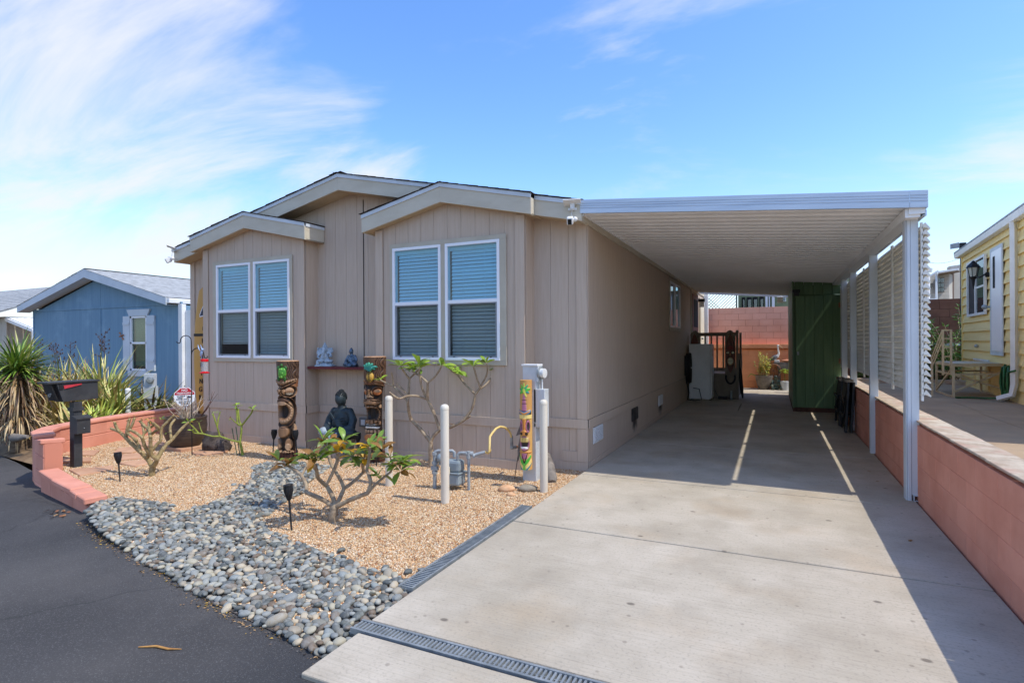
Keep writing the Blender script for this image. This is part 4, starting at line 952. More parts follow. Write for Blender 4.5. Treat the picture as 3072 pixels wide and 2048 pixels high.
# ---- bollards
M['bollard'] = mat('bollard_paint', 'd8d0bf', 'cdc3b0', rough=.5, scale=3, stretch=(1, 1, .4), dirt='b3a48c', dirt_scale=3, dirt_lo=.6, dirt_hi=.85)
def bollard(loc, h, label, r_=.041, m='bollard', group='bollards round the gas meter'):
    t = thing('bollard', label, 'bollard', loc, group=group)
    b = MB(); b.lathe([(r_, 0), (r_, h-.035)], n=24); b.build('pipe', M[m], t, smooth=50)
    b = MB(); b.lathe([(r_+.002, h-.045), (r_+.002, h-.03), (r_*.93, h-.012), (r_*.7, h-.002), (r_*.35, h+.004), (0, h+.006)], n=24); b.build('cap', M[m], t, smooth=50)
bollard((-2.86, 4.54, -.06), .955, 'cream pipe bollard right in front of the gas meter')
bollard((-3.77, 4.86, -.06), .975, 'cream pipe bollard beside the pineapple tiki pole')
bollard((-2.145, 5.30, -.06), .955, 'cream pipe bollard beside the electric meter post')

# ---- solar torches
M['torch'] = mat('torch_plastic', '2a2a2c', '1f1f21', rough=.45, scale=9)
M['torchlens'] = mat('torch_lens', '6c6c6a', rough=.3)
def torch(loc, h, lean, label):
    t = thing('solar_torch', label, 'garden light', loc, group='solar torch lights')
    t.rotation_euler = (0, lean, 0)
    b = MB(); b.tube([(0, 0, -.04), (0, 0, h-.115)], [.007, .009], 8); b.build('stake', M['torch'], t, smooth=60)
    pr = [(.010, h-.13), (.018, h-.115), (.031, h-.07), (.036, h-.035), (.034, h-.012)]
    b = MB()
    for k in range(12):
        for q in range(len(pr)-1):
            a0 = 2*math.pi*k/12 + q*.16; a1 = 2*math.pi*k/12 + (q+1)*.16
            b.beam((pr[q][0]*math.cos(a0), pr[q][0]*math.sin(a0), pr[q][1]), (pr[q+1][0]*math.cos(a1), pr[q+1][0]*math.sin(a1), pr[q+1][1]), .006, .004)
    c_ = b.build('cage', M['torch'], t)
    b = MB(); b.lathe([(.009, h-.125), (.016, h-.11), (.029, h-.07), (.0325, h-.04), (.031, h-.014)], n=14); b.build('diffuser', M['torch'], t, smooth=60)
    b = MB(); b.lathe([(.036, h-.016), (.038, h-.004), (.034, h), (0, h+.001)], n=16); b.build('solar_cap', M['torch'], t, smooth=40)
torch((-6.685, 3.776, -.055), .33, -.13, 'black solar torch on the gravel beside the bare plumeria')
torch((-3.588, 3.345, -.05), .385, -.1, 'black solar torch at the edge of the cobbles in front')
torch((-6.10, 5.37, -.05), .385, .09, 'black solar torch left of the turtle tiki pole')
torch((-5.62, 5.34, -.05), .41, -.08, 'black solar torch right of the turtle tiki pole')
torch((-5.03, 5.82, -.05), .34, .02, 'black solar torch between the seated buddha and the pineapple tiki')
torch((-4.50, 5.55, -.05), .34, .0, 'black solar torch half hidden behind a cream bollard')

# ---- mailbox
mbx = thing('mailbox', 'black wooden mailbox on a post with red flag inside the curved wall', 'mailbox', (-8.0, 4.0, -.06), world=True)
M['mailblack'] = mat('mailbox_paint', '313234', '3a3b3d', rough=.6, scale=6, bump=.15, bscale=30, dirt='4c4c4b', dirt_scale=5, dirt_lo=.55, dirt_hi=.8)
b = MB(); b.bx(-8.045, -7.945, 3.95, 4.045, -.1, .77); b.build('post', M['mailblack'], mbx, bevel=.004)
b = MB(); b.prism([(-8.14, 3.83, .782), (-8.14, 4.225, .79), (-8.14, 4.22, 1.012), (-8.14, 3.76, 1.012)], (.205, 0, 0)); bo_ = b.build('box', M['mailblack'], mbx, bevel=.005)
b = MB(); b.prism([(-8.155, 3.66, 1.013), (-8.155, 4.235, 1.013), (-8.155, 4.235, 1.036), (-8.155, 3.66, 1.036)], (.235, 0, 0)); b.build('roof_board', M['mailblack'], mbx, bevel=.004)
b = MB(); b.prism([(-8.132, 3.772, .80), (-8.132, 3.784, .80), (-8.132, 3.71, 1.01), (-8.132, 3.698, 1.01)], (.19, 0, 0)); b.build('door', M['black'], mbx)
M['flagred'] = mat('mail_flag_red', 'c23a44', 'ad3038', rough=.5, scale=9)
b = MB(); b.prism([(-7.932, 3.83, .985), (-7.932, 4.03, 1.0), (-7.932, 4.03, .985), (-7.932, 3.84, .945)], (.008, 0, 0)); b.build('flag', M['flagred'], mbx)
b = MB(); b.bx(-7.934, -7.925, 3.79, 3.825, .94, 1.0); b.build('flag_hinge', M['black'], mbx)
b = MB(); b.bx(-7.944, -7.86, 3.94, 4.095, .37, .57); nb_ = b.build('newspaper_box', M['mailblack'], mbx, bevel=.006)
b = MB(); b.prism([(-7.95, 3.925, .60), (-7.845, 3.925, .575), (-7.845, 3.925, .55), (-7.95, 3.925, .572)], (0, .185, 0)); b.build('lid', M['mailblack'], nb_, bevel=.004)
b = MB(); b.ell((-7.857, 4.02, .44), .006); b.build('screw', M['steel'], nb_)
b = MB(); b.bx(-8.06, -7.93, 3.935, 4.06, .655, .70); b.build('post_collar', M['mailblack'], mbx)
me = text_mesh('40', .075, .001); me.materials.append(M['torchlens']); link_obj('number', me, None, mbx, Vector((-8.03, 3.728, .87)) - OFF[mbx.name], (R(72), 0, 0))

# ---- gas meter
M['gaspaint'] = mat('grey_meter_paint', '9aa0a2', '878d90', rough=.55, scale=8); M['gasbody'] = mat('meter_body', '8e999c', '7f8a8e', rough=.5, scale=6)
gm = thing('gas_meter', 'grey gas meter with pipes standing on the gravel behind a bollard', 'gas meter', (-3.05, 5.05, -.06), world=True)
b = MB(); b.tube([(-3.258, 4.97, -.08), (-3.258, 4.97, .31)], .02, 12); b.build('riser_pipe', M['gaspaint'], gm, smooth=60)
b = MB(); b.tube([(-3.258, 4.97, .31), (-3.25, 4.975, .335), (-3.22, 4.985, .345), (-3.08, 5.04, .345), (-3.06, 5.045, .33), (-3.06, 5.045, .28)], .017, 12); b.build('inlet_pipe', M['gaspaint'], gm, smooth=60)
b = MB()
for z, r_ in ((.30, .027), (.20, .03), (.1, .03)): b = MB(); b.tube([(-3.258, 4.97, z), (-3.258, 4.97, z+.03)], r_, 8); b.build('pipe_fitting', M['gaspaint'], gm)
b = MB(); b.bx(-3.295, -3.22, 4.95, 4.99, .14, .18); b.build('gas_cock', M['gaspaint'], gm)
b = MB(); b.bx(-3.14, -2.95, 4.94, 5.1, 0.0, .125); b.build('meter_lower_case', M['gasbody'], gm, bevel=.025)
b = MB(); b.bx(-3.14, -2.95, 4.95, 5.09, .135, .262); b.build('meter_upper_case', M['gasbody'], gm, bevel=.03)
b = MB(); b.bx(-3.15, -2.94, 4.932, 5.108, .122, .138); b.build('meter_flange', M['gasbody'], gm, bevel=.004)
b = MB(); b.bx(-3.125, -3.05, 4.915, 4.94, .12, .20); dl = b.build('index_dial', M['cream'], gm, bevel=.004)
b = MB()
for i in range(2):
    for j in range(2): b.ell((-3.105+.03*i, 4.914, .145+.03*j), (.009, .003, .009), n=8, m=5)
b.build('dial_faces', M['dark'], dl)
b = MB(); b.ell((-3.19, 4.98, .27), (.045, .045, .05)); b.tube([(-3.19, 4.98, .2), (-3.19, 4.98, .3)], .018, 10); b.build('regulator', M['gasbody'], gm, smooth=60)
b = MB(); b.tube([(-2.985, 4.99, .255), (-2.985, 4.99, .32), (-2.97, 5.0, .338), (-2.94, 5.01, .34), (-2.83, 5.045, .335)], .017, 12); b.build('outlet_pipe', M['gaspaint'], gm, smooth=60)
b = MB(); b.tube([(-2.872, 5.02, -.08), (-2.872, 5.02, .3)], .0155, 12); b.tube([(-2.872, 5.02, .285), (-2.872, 5.02, .36)], .025, 10); b.tube([(-2.90, 5.01, .335), (-2.83, 5.04, .335)], .025, 10); b.build('support_pipe', M['gaspaint'], gm, smooth=60)
b = MB(); b.tube([(-2.83, 5.045, .325), (-2.80, 5.0, .31)], .014, 8); b.tube([(-2.82, 5.05, .32), (-2.72, 5.1, .35)], .017, 10); b.build('valve_pipe', M['gaspaint'], gm, smooth=60)
M['gasline'] = mat('yellow_gas_line', 'dcc07a', 'd1b26a', rough=.5, scale=6)
def at(x, y, D): return Vector((0, 0, 1.5)) + ray(x, y)*D
def eg(x, y, D): return at(1050+x/2.6133, 1000+y/2.6133, D)
b = MB(); b.tube([(-2.735, 5.09, .345), (-2.71, 5.11, .347), (-2.70, 5.12, .335), (-2.69, 5.13, .345), (-2.68, 5.135, .365), eg(1092, 925, 5.74), eg(1094, 880, 5.76), eg(1096, 810, 5.82), eg(1115, 780, 5.88), eg(1145, 745, 5.95), eg(1175, 730, 6.02), eg(1210, 735, 6.1), eg(1240, 755, 6.18), eg(1258, 782, 6.22), eg(1266, 815, 6.25)], .0125, 10); b.build('flexible_line', M['gasline'], gm, smooth=80)
b = MB(); b.tube([eg(1266, 800, 6.25), eg(1268, 885, 6.27)], .018, 10); b.ell(eg(1270, 892, 6.28), .026); b.tube([eg(1270, 892, 6.28), eg(1295, 890, 6.35)], .02, 10); b.build('shutoff_valve', M['steel'], gm, smooth=60)
b = MB(); b.tube([eg(1292, 890, 6.34), eg(1322, 886, 6.5)], .016, 8); b.build('union', M['copper'], gm, smooth=60)

# ---- electric meter post with painted tiki
M['meterbox'] = mat('meter_box_paint', 'c4c8c9', 'b8bdbf', rough=.45, scale=5)
em = thing('electric_meter', 'grey electric meter pedestal at the right corner of the garden', 'electric meter', (-2.44, 5.68, -.06), world=True)
b = MB(); b.bx(-2.535, -2.375, 5.64, 5.78, -.1, .60); b.build('lower_pedestal', M['meterbox'], em, bevel=.004)
b = MB(); b.bx(-2.40, -2.27, 5.64, 5.77, .55, .97); b.build('breaker_box', M['meterbox'], em, bevel=.005)
b = MB(); b.bx(-2.53, -2.37, 5.64, 5.77, .60, 1.225); b.build('riser_case', M['meterbox'], em, bevel=.005)
b = MB(); b.bx(-2.54, -2.345, 5.625, 5.78, 1.225, 1.243); b.build('top_cap', M['white'], em, bevel=.003)
b = MB(); b.bx(-2.37, -2.345, 5.64, 5.77, 1.05, 1.225); b.build('meter_socket', M['meterbox'], em, bevel=.004)
M['meterglass'] = glass_mat('meter_glass', 'fafafa', -.03)
b = MB(); b.lathe([(.07, 0), (.07, .03), (.062, .032), (.06, .09), (.05, .1), (0, .102)], (-2.345, 5.70, 1.145), 22, axis=(1, -.15, 0)); mt_ = b.build('meter_glass', M['meterglass'], em, smooth=45)
b = MB(); b.lathe([(.052, 0), (.052, .06), (0, .062)], (-2.343, 5.70, 1.145), 20, axis=(1, -.15, 0)); b.build('meter_dial', M['white'], mt_, smooth=45)
b = MB(); b.lathe([(.076, 0), (.076, .014), (.062, .016)], (-2.343, 5.70, 1.145), 22, axis=(1, -.15, 0)); b.build('meter_ring', M['steel'], mt_, smooth=45)
b = MB(); b.tube([(-2.32, 5.7, 1.08), (-2.32, 5.7, .96)], .009, 8); b.build('conduit', M['white'], em, smooth=60)

# ---- carved poles: a relief wrapped round a log, stained dark in the cuts
def carve(name, H, rad, feats, parent, m, nphi=110, nz_=260, z0=0, span=math.pi*2, base_col='8a5a3a', flat=0.0):
    ph = np.linspace(-span/2, span/2, nphi, endpoint=span < 6.2); zs = np.linspace(0, H, nz_); PH, ZZ = np.meshgrid(ph, zs, indexing='ij')
    Rz = np.interp(zs, [q[0] for q in rad], [q[1] for q in rad])[None, :].repeat(nphi, 0)
    S_ = PH*.115; h = np.zeros_like(PH); col = np.zeros(PH.shape+(3,)); col[:] = lin(base_col)[:3]
    for f in feats:
        mk, val, c = f(S_, ZZ)
        h = h*(1-mk) + val*mk
        if c is not None: col = col*(1-mk[..., None]) + np.array(lin(c)[:3])*mk[..., None]
    rr = Rz + h
    X = rr*np.sin(PH); Y = -rr*np.cos(PH)
    V = np.stack([X, Y, ZZ+z0], -1).reshape(-1, 3); f = []
    nn = nphi if span > 6.2 else nphi-1
    for i in range(nn):
        i2 = (i+1) % nphi
        for j in range(nz_-1): f.append((i*nz_+j, i2*nz_+j, i2*nz_+j+1, i*nz_+j+1))
    f.append(tuple(i*nz_+nz_-1 for i in range(nphi))); f.append(tuple(i*nz_ for i in range(nphi-1, -1, -1)))
    me = bpy.data.meshes.new(name); me.from_pydata([tuple(p) for p in V], [], f); me.update(); me.polygons.foreach_set('use_smooth', [True]*len(f)); me.set_sharp_from_angle(angle=R(55))
    at = me.color_attributes.new('Col', 'FLOAT_COLOR', 'POINT'); at.data.foreach_set('color', np.concatenate([col.reshape(-1, 3), np.ones((len(V), 1))], 1).astype(np.float32).ravel())
    return link_obj(name, me, m, parent)
sst = lambda x: np.clip(x, 0, 1)**2*(3-2*np.clip(x, 0, 1))
def EL_(cx_, cz_, rx, rz, val, c, sym=True, soft=.25):
    def f(S_, Z):
        s = np.abs(S_) if sym else S_
        d = np.sqrt(((s-cx_)/rx)**2 + ((Z-cz_)/rz)**2); return sst((1-d)/soft), val, c
    return f
def BOX_(x0, x1, z0, z1, val, c, sym=True, sl=0.0, soft=.008):
    def f(S_, Z):
        s = np.abs(S_) if sym else S_; z = Z - sl*s
        return sst((s-x0)/soft+.5)*sst((x1-s)/soft+.5)*sst((z-z0)/soft+.5)*sst((z1-z)/soft+.5), val, c
    return f
def TEETH_(cx_, cz_, rx, rz, w, n, val, c, gap, sym=False):
    def f(S_, Z):
        d = np.sqrt(((S_-cx_)/rx)**2 + ((Z-cz_)/rz)**2); a = np.arctan2((Z-cz_)/rz, (S_-cx_)/rx)
        ring = sst((1-d)/.06)*sst((d-(1-w))/.06); t_ = np.abs(((a/(2*math.pi)*n) % 1)-.5); return ring*sst((.5-t_-gap)/.1), val, c
    return f
def ROW_(z0, z1, sw, tw, val, c, bend=0.0):
    def f(S_, Z):
        z = Z - bend*S_**2; t_ = np.abs((S_/tw) % 1 - .5)
        return sst((sw-np.abs(S_))/.01)*sst((z-z0)/.008+.5)*sst((z1-z)/.008+.5)*sst((.46-t_)/.12), val, c
    return f
def RING_(cx_, cz_, rx, rz, d0, w, val, c, sym=False):
    def f(S_, Z):
        s = np.abs(S_) if sym else S_; d = np.sqrt(((s-cx_)/rx)**2 + ((Z-cz_)/rz)**2); return sst((w-np.abs(d-d0))/(w*.6)), val, c
    return f
def BARK_(z0, val, c):
    def f(S_, Z):
        q = .5+.5*np.sin(S_*190+3*np.sin(Z*40)+2*np.sin(S_*61)); return sst((Z-z0)/.02)*sst((q-.55)/.3)*(np.abs(S_) > .07), val, c
    return f
DK, TN, LT, MD = '1d130d', '8f6b4b', 'b08d6c', '5a3e2b'
M['carved'] = mat('carved_wood', 'ffffff', '3a2417', rough=.55, attr='Col', scale=7, stretch=(6, 6, .7), lo=.45, hi=.8, bump=.25, bscale=14, bstretch=(8, 8, .8), spec=.4)
M['bark'] = mat('reddish_bark', '5c3524', '34201a', rough=.9, scale=9, stretch=(4, 4, .6), bump=.8, bscale=16, bstretch=(4, 4, .7))
def face_angle(loc, off): return math.atan2(-loc[0], loc[1]) * 1.0 + off   # 0 looks down -y; turn towards the camera, then by off
def DIAG0_(x0, z0, x1, z1, w, val, c):
    def f(S_, Z):
        s = np.abs(S_); dx, dz = x1-x0, z1-z0; t_ = np.clip(((s-x0)*dx+(Z-z0)*dz)/(dx*dx+dz*dz), 0, 1); d = np.hypot(s-(x0+t_*dx), Z-(z0+t_*dz)); return sst((w-d)/(w*.7)), val, c
    return f
t1l = (-5.81, 5.37, -.06)
t1 = thing('turtle_tiki_pole', 'tall carved wooden tiki pole with a green turtle at the top', 'tiki statue', t1l, face_angle((t1l[0], t1l[1]), 0)+R(-35))
t1.rotation_euler[2] = R(55) - R(38)*1 if False else math.atan2(5.81, 5.37)*1 - R(38)
b = MB(); b.lathe([(.118, 0), (.123, .02), (.12, .13), (.10, .135)], n=26); b.build('stump', M['bark'], t1, smooth=50)
W_ = math.pi
feats = [BOX_(-1, 1, 0, .97, -.018, DK, sym=False), BOX_(-1, 1, 1.07, 1.4, .0, '57402f', sym=False),
         BOX_(0, .175, 1.005, 1.045, .012, TN, sl=.22), BOX_(0, .18, .972, .990, .008, MD, sl=.3),
         EL_(.095, .915, .088, .075, -.028, DK), EL_(.095, .93, .07, .05, .006, LT), EL_(.095, .92, .058, .03, .016, TN), EL_(.095, .892, .06, .018, .002, 'd9c2a0'),
         EL_(0, .90, .045, .085, .034, TN), EL_(.03, .85, .035, .03, .03, MD),
         EL_(0, .66, .175, .185, .016, LT), EL_(0, .655, .15, .155, .004, DK), EL_(0, .655, .138, .14, .008, TN), TEETH_(0, .655, .138, .14, .24, 22, .014, LT, .05), EL_(0, .655, .105, .105, -.05, '140c08'),
         EL_(0, .80, .1, .05, .026, MD), EL_(0, .765, .075, .03, .03, LT),
         EL_(0, .395, .115, .095, .018, TN, soft=.4), EL_(.165, .40, .04, .11, .016, LT), EL_(.085, .235, .06, .085, .014, TN), EL_(.07, .20, .04, .05, .024, LT), EL_(.075, .145, .07, .022, .03, TN), ]
feats += [BARK_(1.08, -.008, '33211a'), RING_(0, .66, .175, .185, 1.0, .045, -.006, DK), RING_(0, .66, .175, .185, 1.13, .05, .012, MD), RING_(.095, .925, .085, .06, 1.05, .10, -.012, DK, True), RING_(.095, .925, .085, .06, 1.32, .12, .008, TN, True), DIAG0_(0, .985, .17, 1.075, .010, -.012, DK), DIAG0_(0, .955, .17, 1.03, .009, -.012, DK), RING_(0, .395, .115, .095, 1.03, .05, -.014, DK), DIAG0_(.12, .30, .15, .50, .008, -.016, DK), DIAG0_(.012, .14, .012, .31, .010, -.02, DK), RING_(.085, .235, .06, .085, 1.05, .09, -.012, DK, True), DIAG0_(0, .86, .1, .80, .010, -.006, DK), DIAG0_(.05, .79, .15, .70, .008, -.004, DK)]
for k in range(5): feats.append(EL_(.02+.027*k, .137, .011, .016, .036, LT))
for k in range(6): feats.append(BOX_(.02+.028*k, .034+.028*k, 1.022, 1.05, .02, LT, sl=.22, soft=.006))
carve('carved_log', 1.315, [(0, .10), (.13, .105), (.3, .112), (.5, .108), (.8, .112), (1.0, .122), (1.1, .136), (1.315, .142)], feats, t1, M['carved'])
M['cutwood'] = mat('cut_wood', 'c49a76', 'a87c58', rough=.8, scale=20)
b = MB(); b.lathe([(0, 1.315), (.139, 1.315), (.136, 1.322), (0, 1.324)], n=30); b.build('cut_top', M['cutwood'], t1)
M['turtle'] = mat('turtle_green', '5aa236', '3f7f28', rough=.45, scale=30); M['turtled'] = mat('turtle_dark', '2c5a22', rough=.5)
tt = MB(); ax = R(9)
def on_log(phi, z, r_): return Vector((r_*math.sin(phi), -r_*math.cos(phi), z))
tt.ell(on_log(ax, 1.165, .142), (.062, .026, .075)); tu = tt.build('turtle', M['turtle'], t1, smooth=60)
b = MB()
for p_, s_ in (((-.5, 1.225), (.026, .018, .034)), ((.36, 1.225), (.026, .018, .034)), ((-.52, 1.09), (.02, .015, .03)), ((.30, 1.085), (.02, .015, .034)), ((-.08, 1.262), (.02, .02, .026))): b.ell(on_log(ax+p_[0]*.8, p_[1], .14), s_, n=10, m=7)
b.build('flippers', M['turtled'], tu, smooth=60)
b = MB()
for i in range(3):
    for j in range(3): b.ell(on_log(ax+(i-1)*.2+(.08 if j % 2 else 0), 1.12+.045*j, .163-.008*abs(i-1)-.004*abs(j-1)), (.017, .008, .018), n=8, m=6)
b.build('shell_plates', mat('turtle_plate', '86c355', rough=.45), tu, smooth=60)

t2l = (-4.72, 5.80, -.07)
t2 = thing('pineapple_tiki_pole', 'tall carved wooden tiki pole with a painted pineapple behind the bollard', 'tiki statue', t2l, math.atan2(4.72, 5.80) - R(34))
b = MB(); b.lathe([(.125, 0), (.13, .02), (.125, .14), (.1, .145)], n=24); b.build('stump', M['bark'], t2, smooth=50)
feats = [BOX_(-1, 1, 0, 1.02, -.02, DK, sym=False), BOX_(-1, 1, 1.06, 1.45, 0, '63452f', sym=False), BOX_(.06, .2, 1.03, 1.055, .014, TN, sl=-.25), BOX_(.06, .2, 1.085, 1.105, .014, LT, sl=-.25),
         EL_(.1, .94, .085, .075, .004, MD), EL_(.1, .93, .07, .055, -.012, DK), EL_(.1, .925, .062, .045, .012, 'c0703c'), EL_(.1, .94, .045, .022, .02, LT), EL_(0, .90, .045, .075, .032, TN), EL_(.03, .865, .03, .03, .03, LT),
         EL_(0, .80, .17, .05, .028, MD), EL_(.05, .80, .1, .035, .034, TN), ROW_(.715, .765, .16, .052, .018, LT), EL_(0, .635, .13, .10, -.055, '120b07'), TEETH_(0, .635, .15, .12, .16, 26, .004, TN, .06),
         ROW_(.515, .57, .16, .05, .02, TN, -1.2), EL_(0, .475, .16, .045, .012, 'efe9dc'), BOX_(-.15, .15, .47, .50, -.01, DK, sym=False), EL_(0, .465, .15, .02, .014, 'e8e2d4'), EL_(0, .41, .17, .055, -.006, DK), ROW_(.385, .44, .15, .045, .018, LT), EL_(0, .34, .12, .055, .03, 'b3713f'), EL_(.075, .21, .06, .08, .012, TN), EL_(.075, .15, .065, .022, .03, MD)]
feats += [BARK_(1.10, -.008, '33211a'), RING_(.1, .93, .085, .075, 1.0, .09, -.014, DK, True), RING_(0, .80, .17, .05, 1.05, .1, -.012, DK), DIAG0_(.02, .82, .14, .80, .007, .01, DK), RING_(0, .635, .15, .12, 1.04, .05, -.012, DK), RING_(0, .34, .12, .055, 1.08, .1, -.014, DK), DIAG0_(.012, .14, .012, .29, .010, -.02, DK), DIAG0_(.06, 1.02, .2, .985, .009, -.012, DK)]
carve('carved_log', 1.375, [(0, .105), (.3, .112), (.6, .108), (.9, .118), (1.05, .135), (1.375, .148)], feats, t2, M['carved'])
b = MB(); b.lathe([(0, 1.375), (.145, 1.375), (.142, 1.382), (0, 1.384)], n=30); b.build('cut_top', M['cutwood'], t2)
ax = R(7); M['pine'] = mat('pineapple_yellow', 'd2a94c', 'c09036', rough=.5, scale=30); M['pinel'] = mat('pineapple_leaf', '3f9a72', '2d7a78', rough=.45, scale=14)
b = MB(); b.ell(on_log(ax, 1.125, .137), (.055, .03, .075)); pn = b.build('pineapple', M['pine'], t2, smooth=60)
b = MB()
for i in range(5):
    for sg in (-1, 1): b.tube([on_log(ax-.36, 1.06+.03*i+(.05 if sg > 0 else -.05), .150), on_log(ax, 1.07+.03*i, .1695), on_log(ax+.36, 1.06+.03*i-(.05 if sg > 0 else -.05), .150)], .0035, 5)
b.build('lattice_lines', M['dark'], pn)
for a, z, s_ in ((-.62, 1.28, .09), (-.3, 1.31, .1), (0, 1.33, .11), (.35, 1.31, .12), (.7, 1.265, .12), (.5, 1.235, .1), (-.5, 1.235, .08)):
    b = MB(); p0 = on_log(ax, 1.195, .152); p1 = on_log(ax+a*.5, (1.2+z)/2+.02, .168); p2 = on_log(ax+a, z-.02, .158); b.tube([p0, p1, p1.lerp(p2, .6)+Vector((0, 0, .005)), p2], [.012, .02, .016, .003], 7); b.build('pineapple_leaf', M['pinel'], pn, smooth=60)

ctl = (-2.462, 5.575, .10)
ct = thing('painted_tiki', 'bright painted tiki carving with palm tree strapped to the electric meter', 'tiki statue', ctl, math.atan2(2.462, 5.575) - R(20))
YE_, PK, GR, WHt, ORG = 'e9cf7c', 'b9728a', '4fb53a', 'f1ece2', 'd58a3f'
def DIAG_(x0, z0, x1, z1, w, val, c, sym=False):
    def f(S_, Z):
        s = np.abs(S_) if sym else S_; dx, dz = x1-x0, z1-z0; L2 = dx*dx+dz*dz; t_ = np.clip(((s-x0)*dx+(Z-z0)*dz)/L2, 0, 1); d = np.hypot(s-(x0+t_*dx), Z-(z0+t_*dz)); return sst((w*(1-t_*.55)-d)/.006+.5), val, c
    return f
k_ = .115/.066     # the relief uses a fixed scale for widths
def sc(f): return f
feats = [DIAG_(0, .67, 0, .80, .05, .004, PK), BOX_(-.05, .05, .715, .722, 0, DK, sym=False), BOX_(-.05, .05, .755, .762, 0, DK, sym=False)]
for x1, z1, c in ((-.11, .88, '3aa35a'), (-.09, .83, GR), (.09, .84, '1f8f86'), (.12, .88, GR), (.0, .935, '9bd34a'), (-.06, .92, GR), (.07, .92, '2fa06a'), (.04, .80, 'd9d95a')): feats.append(DIAG_(0, .865, x1, z1, .022, .006, c))
feats += [BOX_(-.3, .3, .0, .60, .0, 'cfa05a', sym=False), BOX_(0, .14, .60, .645, .008, DK, sl=-.0), DIAG_(0, .60, .12, .64, .03, .01, '4b7d9c', True), DIAG_(.01, .61, .10, .638, .012, .014, ORG, True), BOX_(0, .16, .555, .60, .006, YE_),
          EL_(.075, .475, .06, .085, -.004, DK), EL_(.075, .475, .052, .076, .004, PK), EL_(.08, .47, .03, .055, -.012, '3c3a34'), BOX_(0, .025, .40, .56, .014, ORG), EL_(0, .405, .06, .03, .02, ORG), EL_(.045, .395, .03, .02, .016, DK),
          EL_(0, .285, .125, .095, .0, DK), EL_(0, .285, .115, .088, .01, PK), EL_(0, .29, .09, .068, -.01, '2a2422'), ROW_(.30, .352, .085, .034, .008, YE_), BOX_(-.075, .075, .232, .25, .006, WHt, sym=False), BOX_(0, .15, .185, .2, .006, ORG),
          DIAG_(0, .05, .13, .15, .03, .006, GR, True), BOX_(-.06, .06, .12, .18, .004, PK, sym=False), DIAG_(0, .07, .06, .18, .012, .002, DK, True), DIAG_(.02, .0, .14, .10, .04, .005, YE_, True), DIAG_(.04, .0, .15, .07, .012, .006, '2d7d8c', True), DIAG_(0, .0, 0, .06, .03, .004, '7cc24a', True)]
M['painted'] = mat('painted_carving', 'ffffff', 'a9804e', rough=.5, attr='Col', scale=9, stretch=(6, 6, .6), lo=.55, hi=.95, bump=.12, bscale=20)
carve('painted_log', .975, [(0, .066), (.975, .066)], feats, ct, M['painted'], nphi=90, nz_=240, base_col='c4914f')
# ---- metal fish ornament on a stake
fo = thing('fish_ornament', 'grey metal fish ornament on a thin stake beside the painted tiki', 'ornament', (-2.62, 5.66, -.06), world=True)
b = MB(); b.tube([(-2.64, 5.63, -.08), (-2.575, 5.67, .40)], .004, 6); b.build('stake', M['blackmetal'], fo)
b = MB(); b.prism([(-2.60, 5.652, .16), (-2.585, 5.655, .22), (-2.565, 5.66, .34), (-2.548, 5.664, .44), (-2.545, 5.664, .47), (-2.56, 5.66, .47), (-2.585, 5.655, .40), (-2.603, 5.65, .28)], (.003, .012, 0)); b.build('body', M['drift'], fo)
b = MB(); b.prism([(-2.62, 5.648, .44), (-2.545, 5.664, .47), (-2.54, 5.665, .62), (-2.575, 5.657, .56)], (.003, .012, 0)); b.build('tail', M['drift'], fo)
# ================================================================== plants in the garden
def depth(p): return (Vector(p) - Vector((0, 0, 1.5))).dot(fwd)
M['plumbark'] = mat('plumeria_bark', 'a8957a', '84705a', rough=.85, scale=16, bump=.4, bscale=50, dirt='a99a84', dirt_scale=22, dirt_lo=.5, dirt_hi=.7)
M['plumgold'] = mat('plumeria_young_bark', 'a08a5c', '7c6a48', rough=.85, scale=24, bump=.5, bscale=70, dirt='b9a67e', dirt_scale=30, dirt_lo=.5, dirt_hi=.68)
M['plumgreen'] = mat('plumeria_green_shoot', '8f9a3e', '727c30', rough=.7, scale=14, bump=.2, bscale=50)
def leafmat(name, c, c2):
    m = mat(name, c, c2, rough=.38, scale=14, rv=.14, spec=.5, bump=.1, bscale=60); N, L, p = nodes(m)
    # thin blade: some light comes through
    tl = N.new('ShaderNodeBsdfTranslucent'); s = p.inputs['Base Color'].links[0].from_socket; L.new(s, tl.inputs[0]); mx_ = N.new('ShaderNodeMixShader'); mx_.inputs[0].default_value = .3
    L.new(p.outputs[0], mx_.inputs[1]); L.new(tl.outputs[0], mx_.inputs[2]); L.new(mx_.outputs[0], N['Material Output'].inputs[0]); return m
LM = {'g': leafmat('leaf_green', '8ba342', '678a34'), 'y': leafmat('leaf_yellow', 'd4ad2a', 'c4932a'), 'o': leafmat('leaf_orange_brown', 'a8783e', '7f6030'), 'l': leafmat('leaf_lime', 'a9c24a', '8aad3a'), 'd': leafmat('leaf_olive', '6b7a34', '55662a')}
def leaf_mesh(Ln, Wd, droop, kind, tip=1.25, n=6, cup=.3):
    v = []; f = []
    for i in range(n+1):
        t_ = i/n; w = Wd*math.sin(math.pi*min(1, t_*.94+.04)**tip)**.8 if i < n else 0
        x = Ln*t_; z = -droop*Ln*t_*t_ + .12*Ln*t_
        v += [(x, -w/2, z + cup*w*.5), (x, 0, z), (x, w/2, z + cup*w*.5)]
    for i in range(n):
        for j in (0, 1): f.append((i*3+j, (i+1)*3+j, (i+1)*3+j+1, i*3+j+1))
    me = bpy.data.meshes.new('leaf'); me.from_pydata(v, [], f); me.update(); me.polygons.foreach_set('use_smooth', [True]*len(f)); me.materials.append(LM[kind]); return me
LEAF = {k: [leaf_mesh(1, w, d, k) for w, d in ((.36, .35), (.42, .6), (.33, .2))] for k in LM}
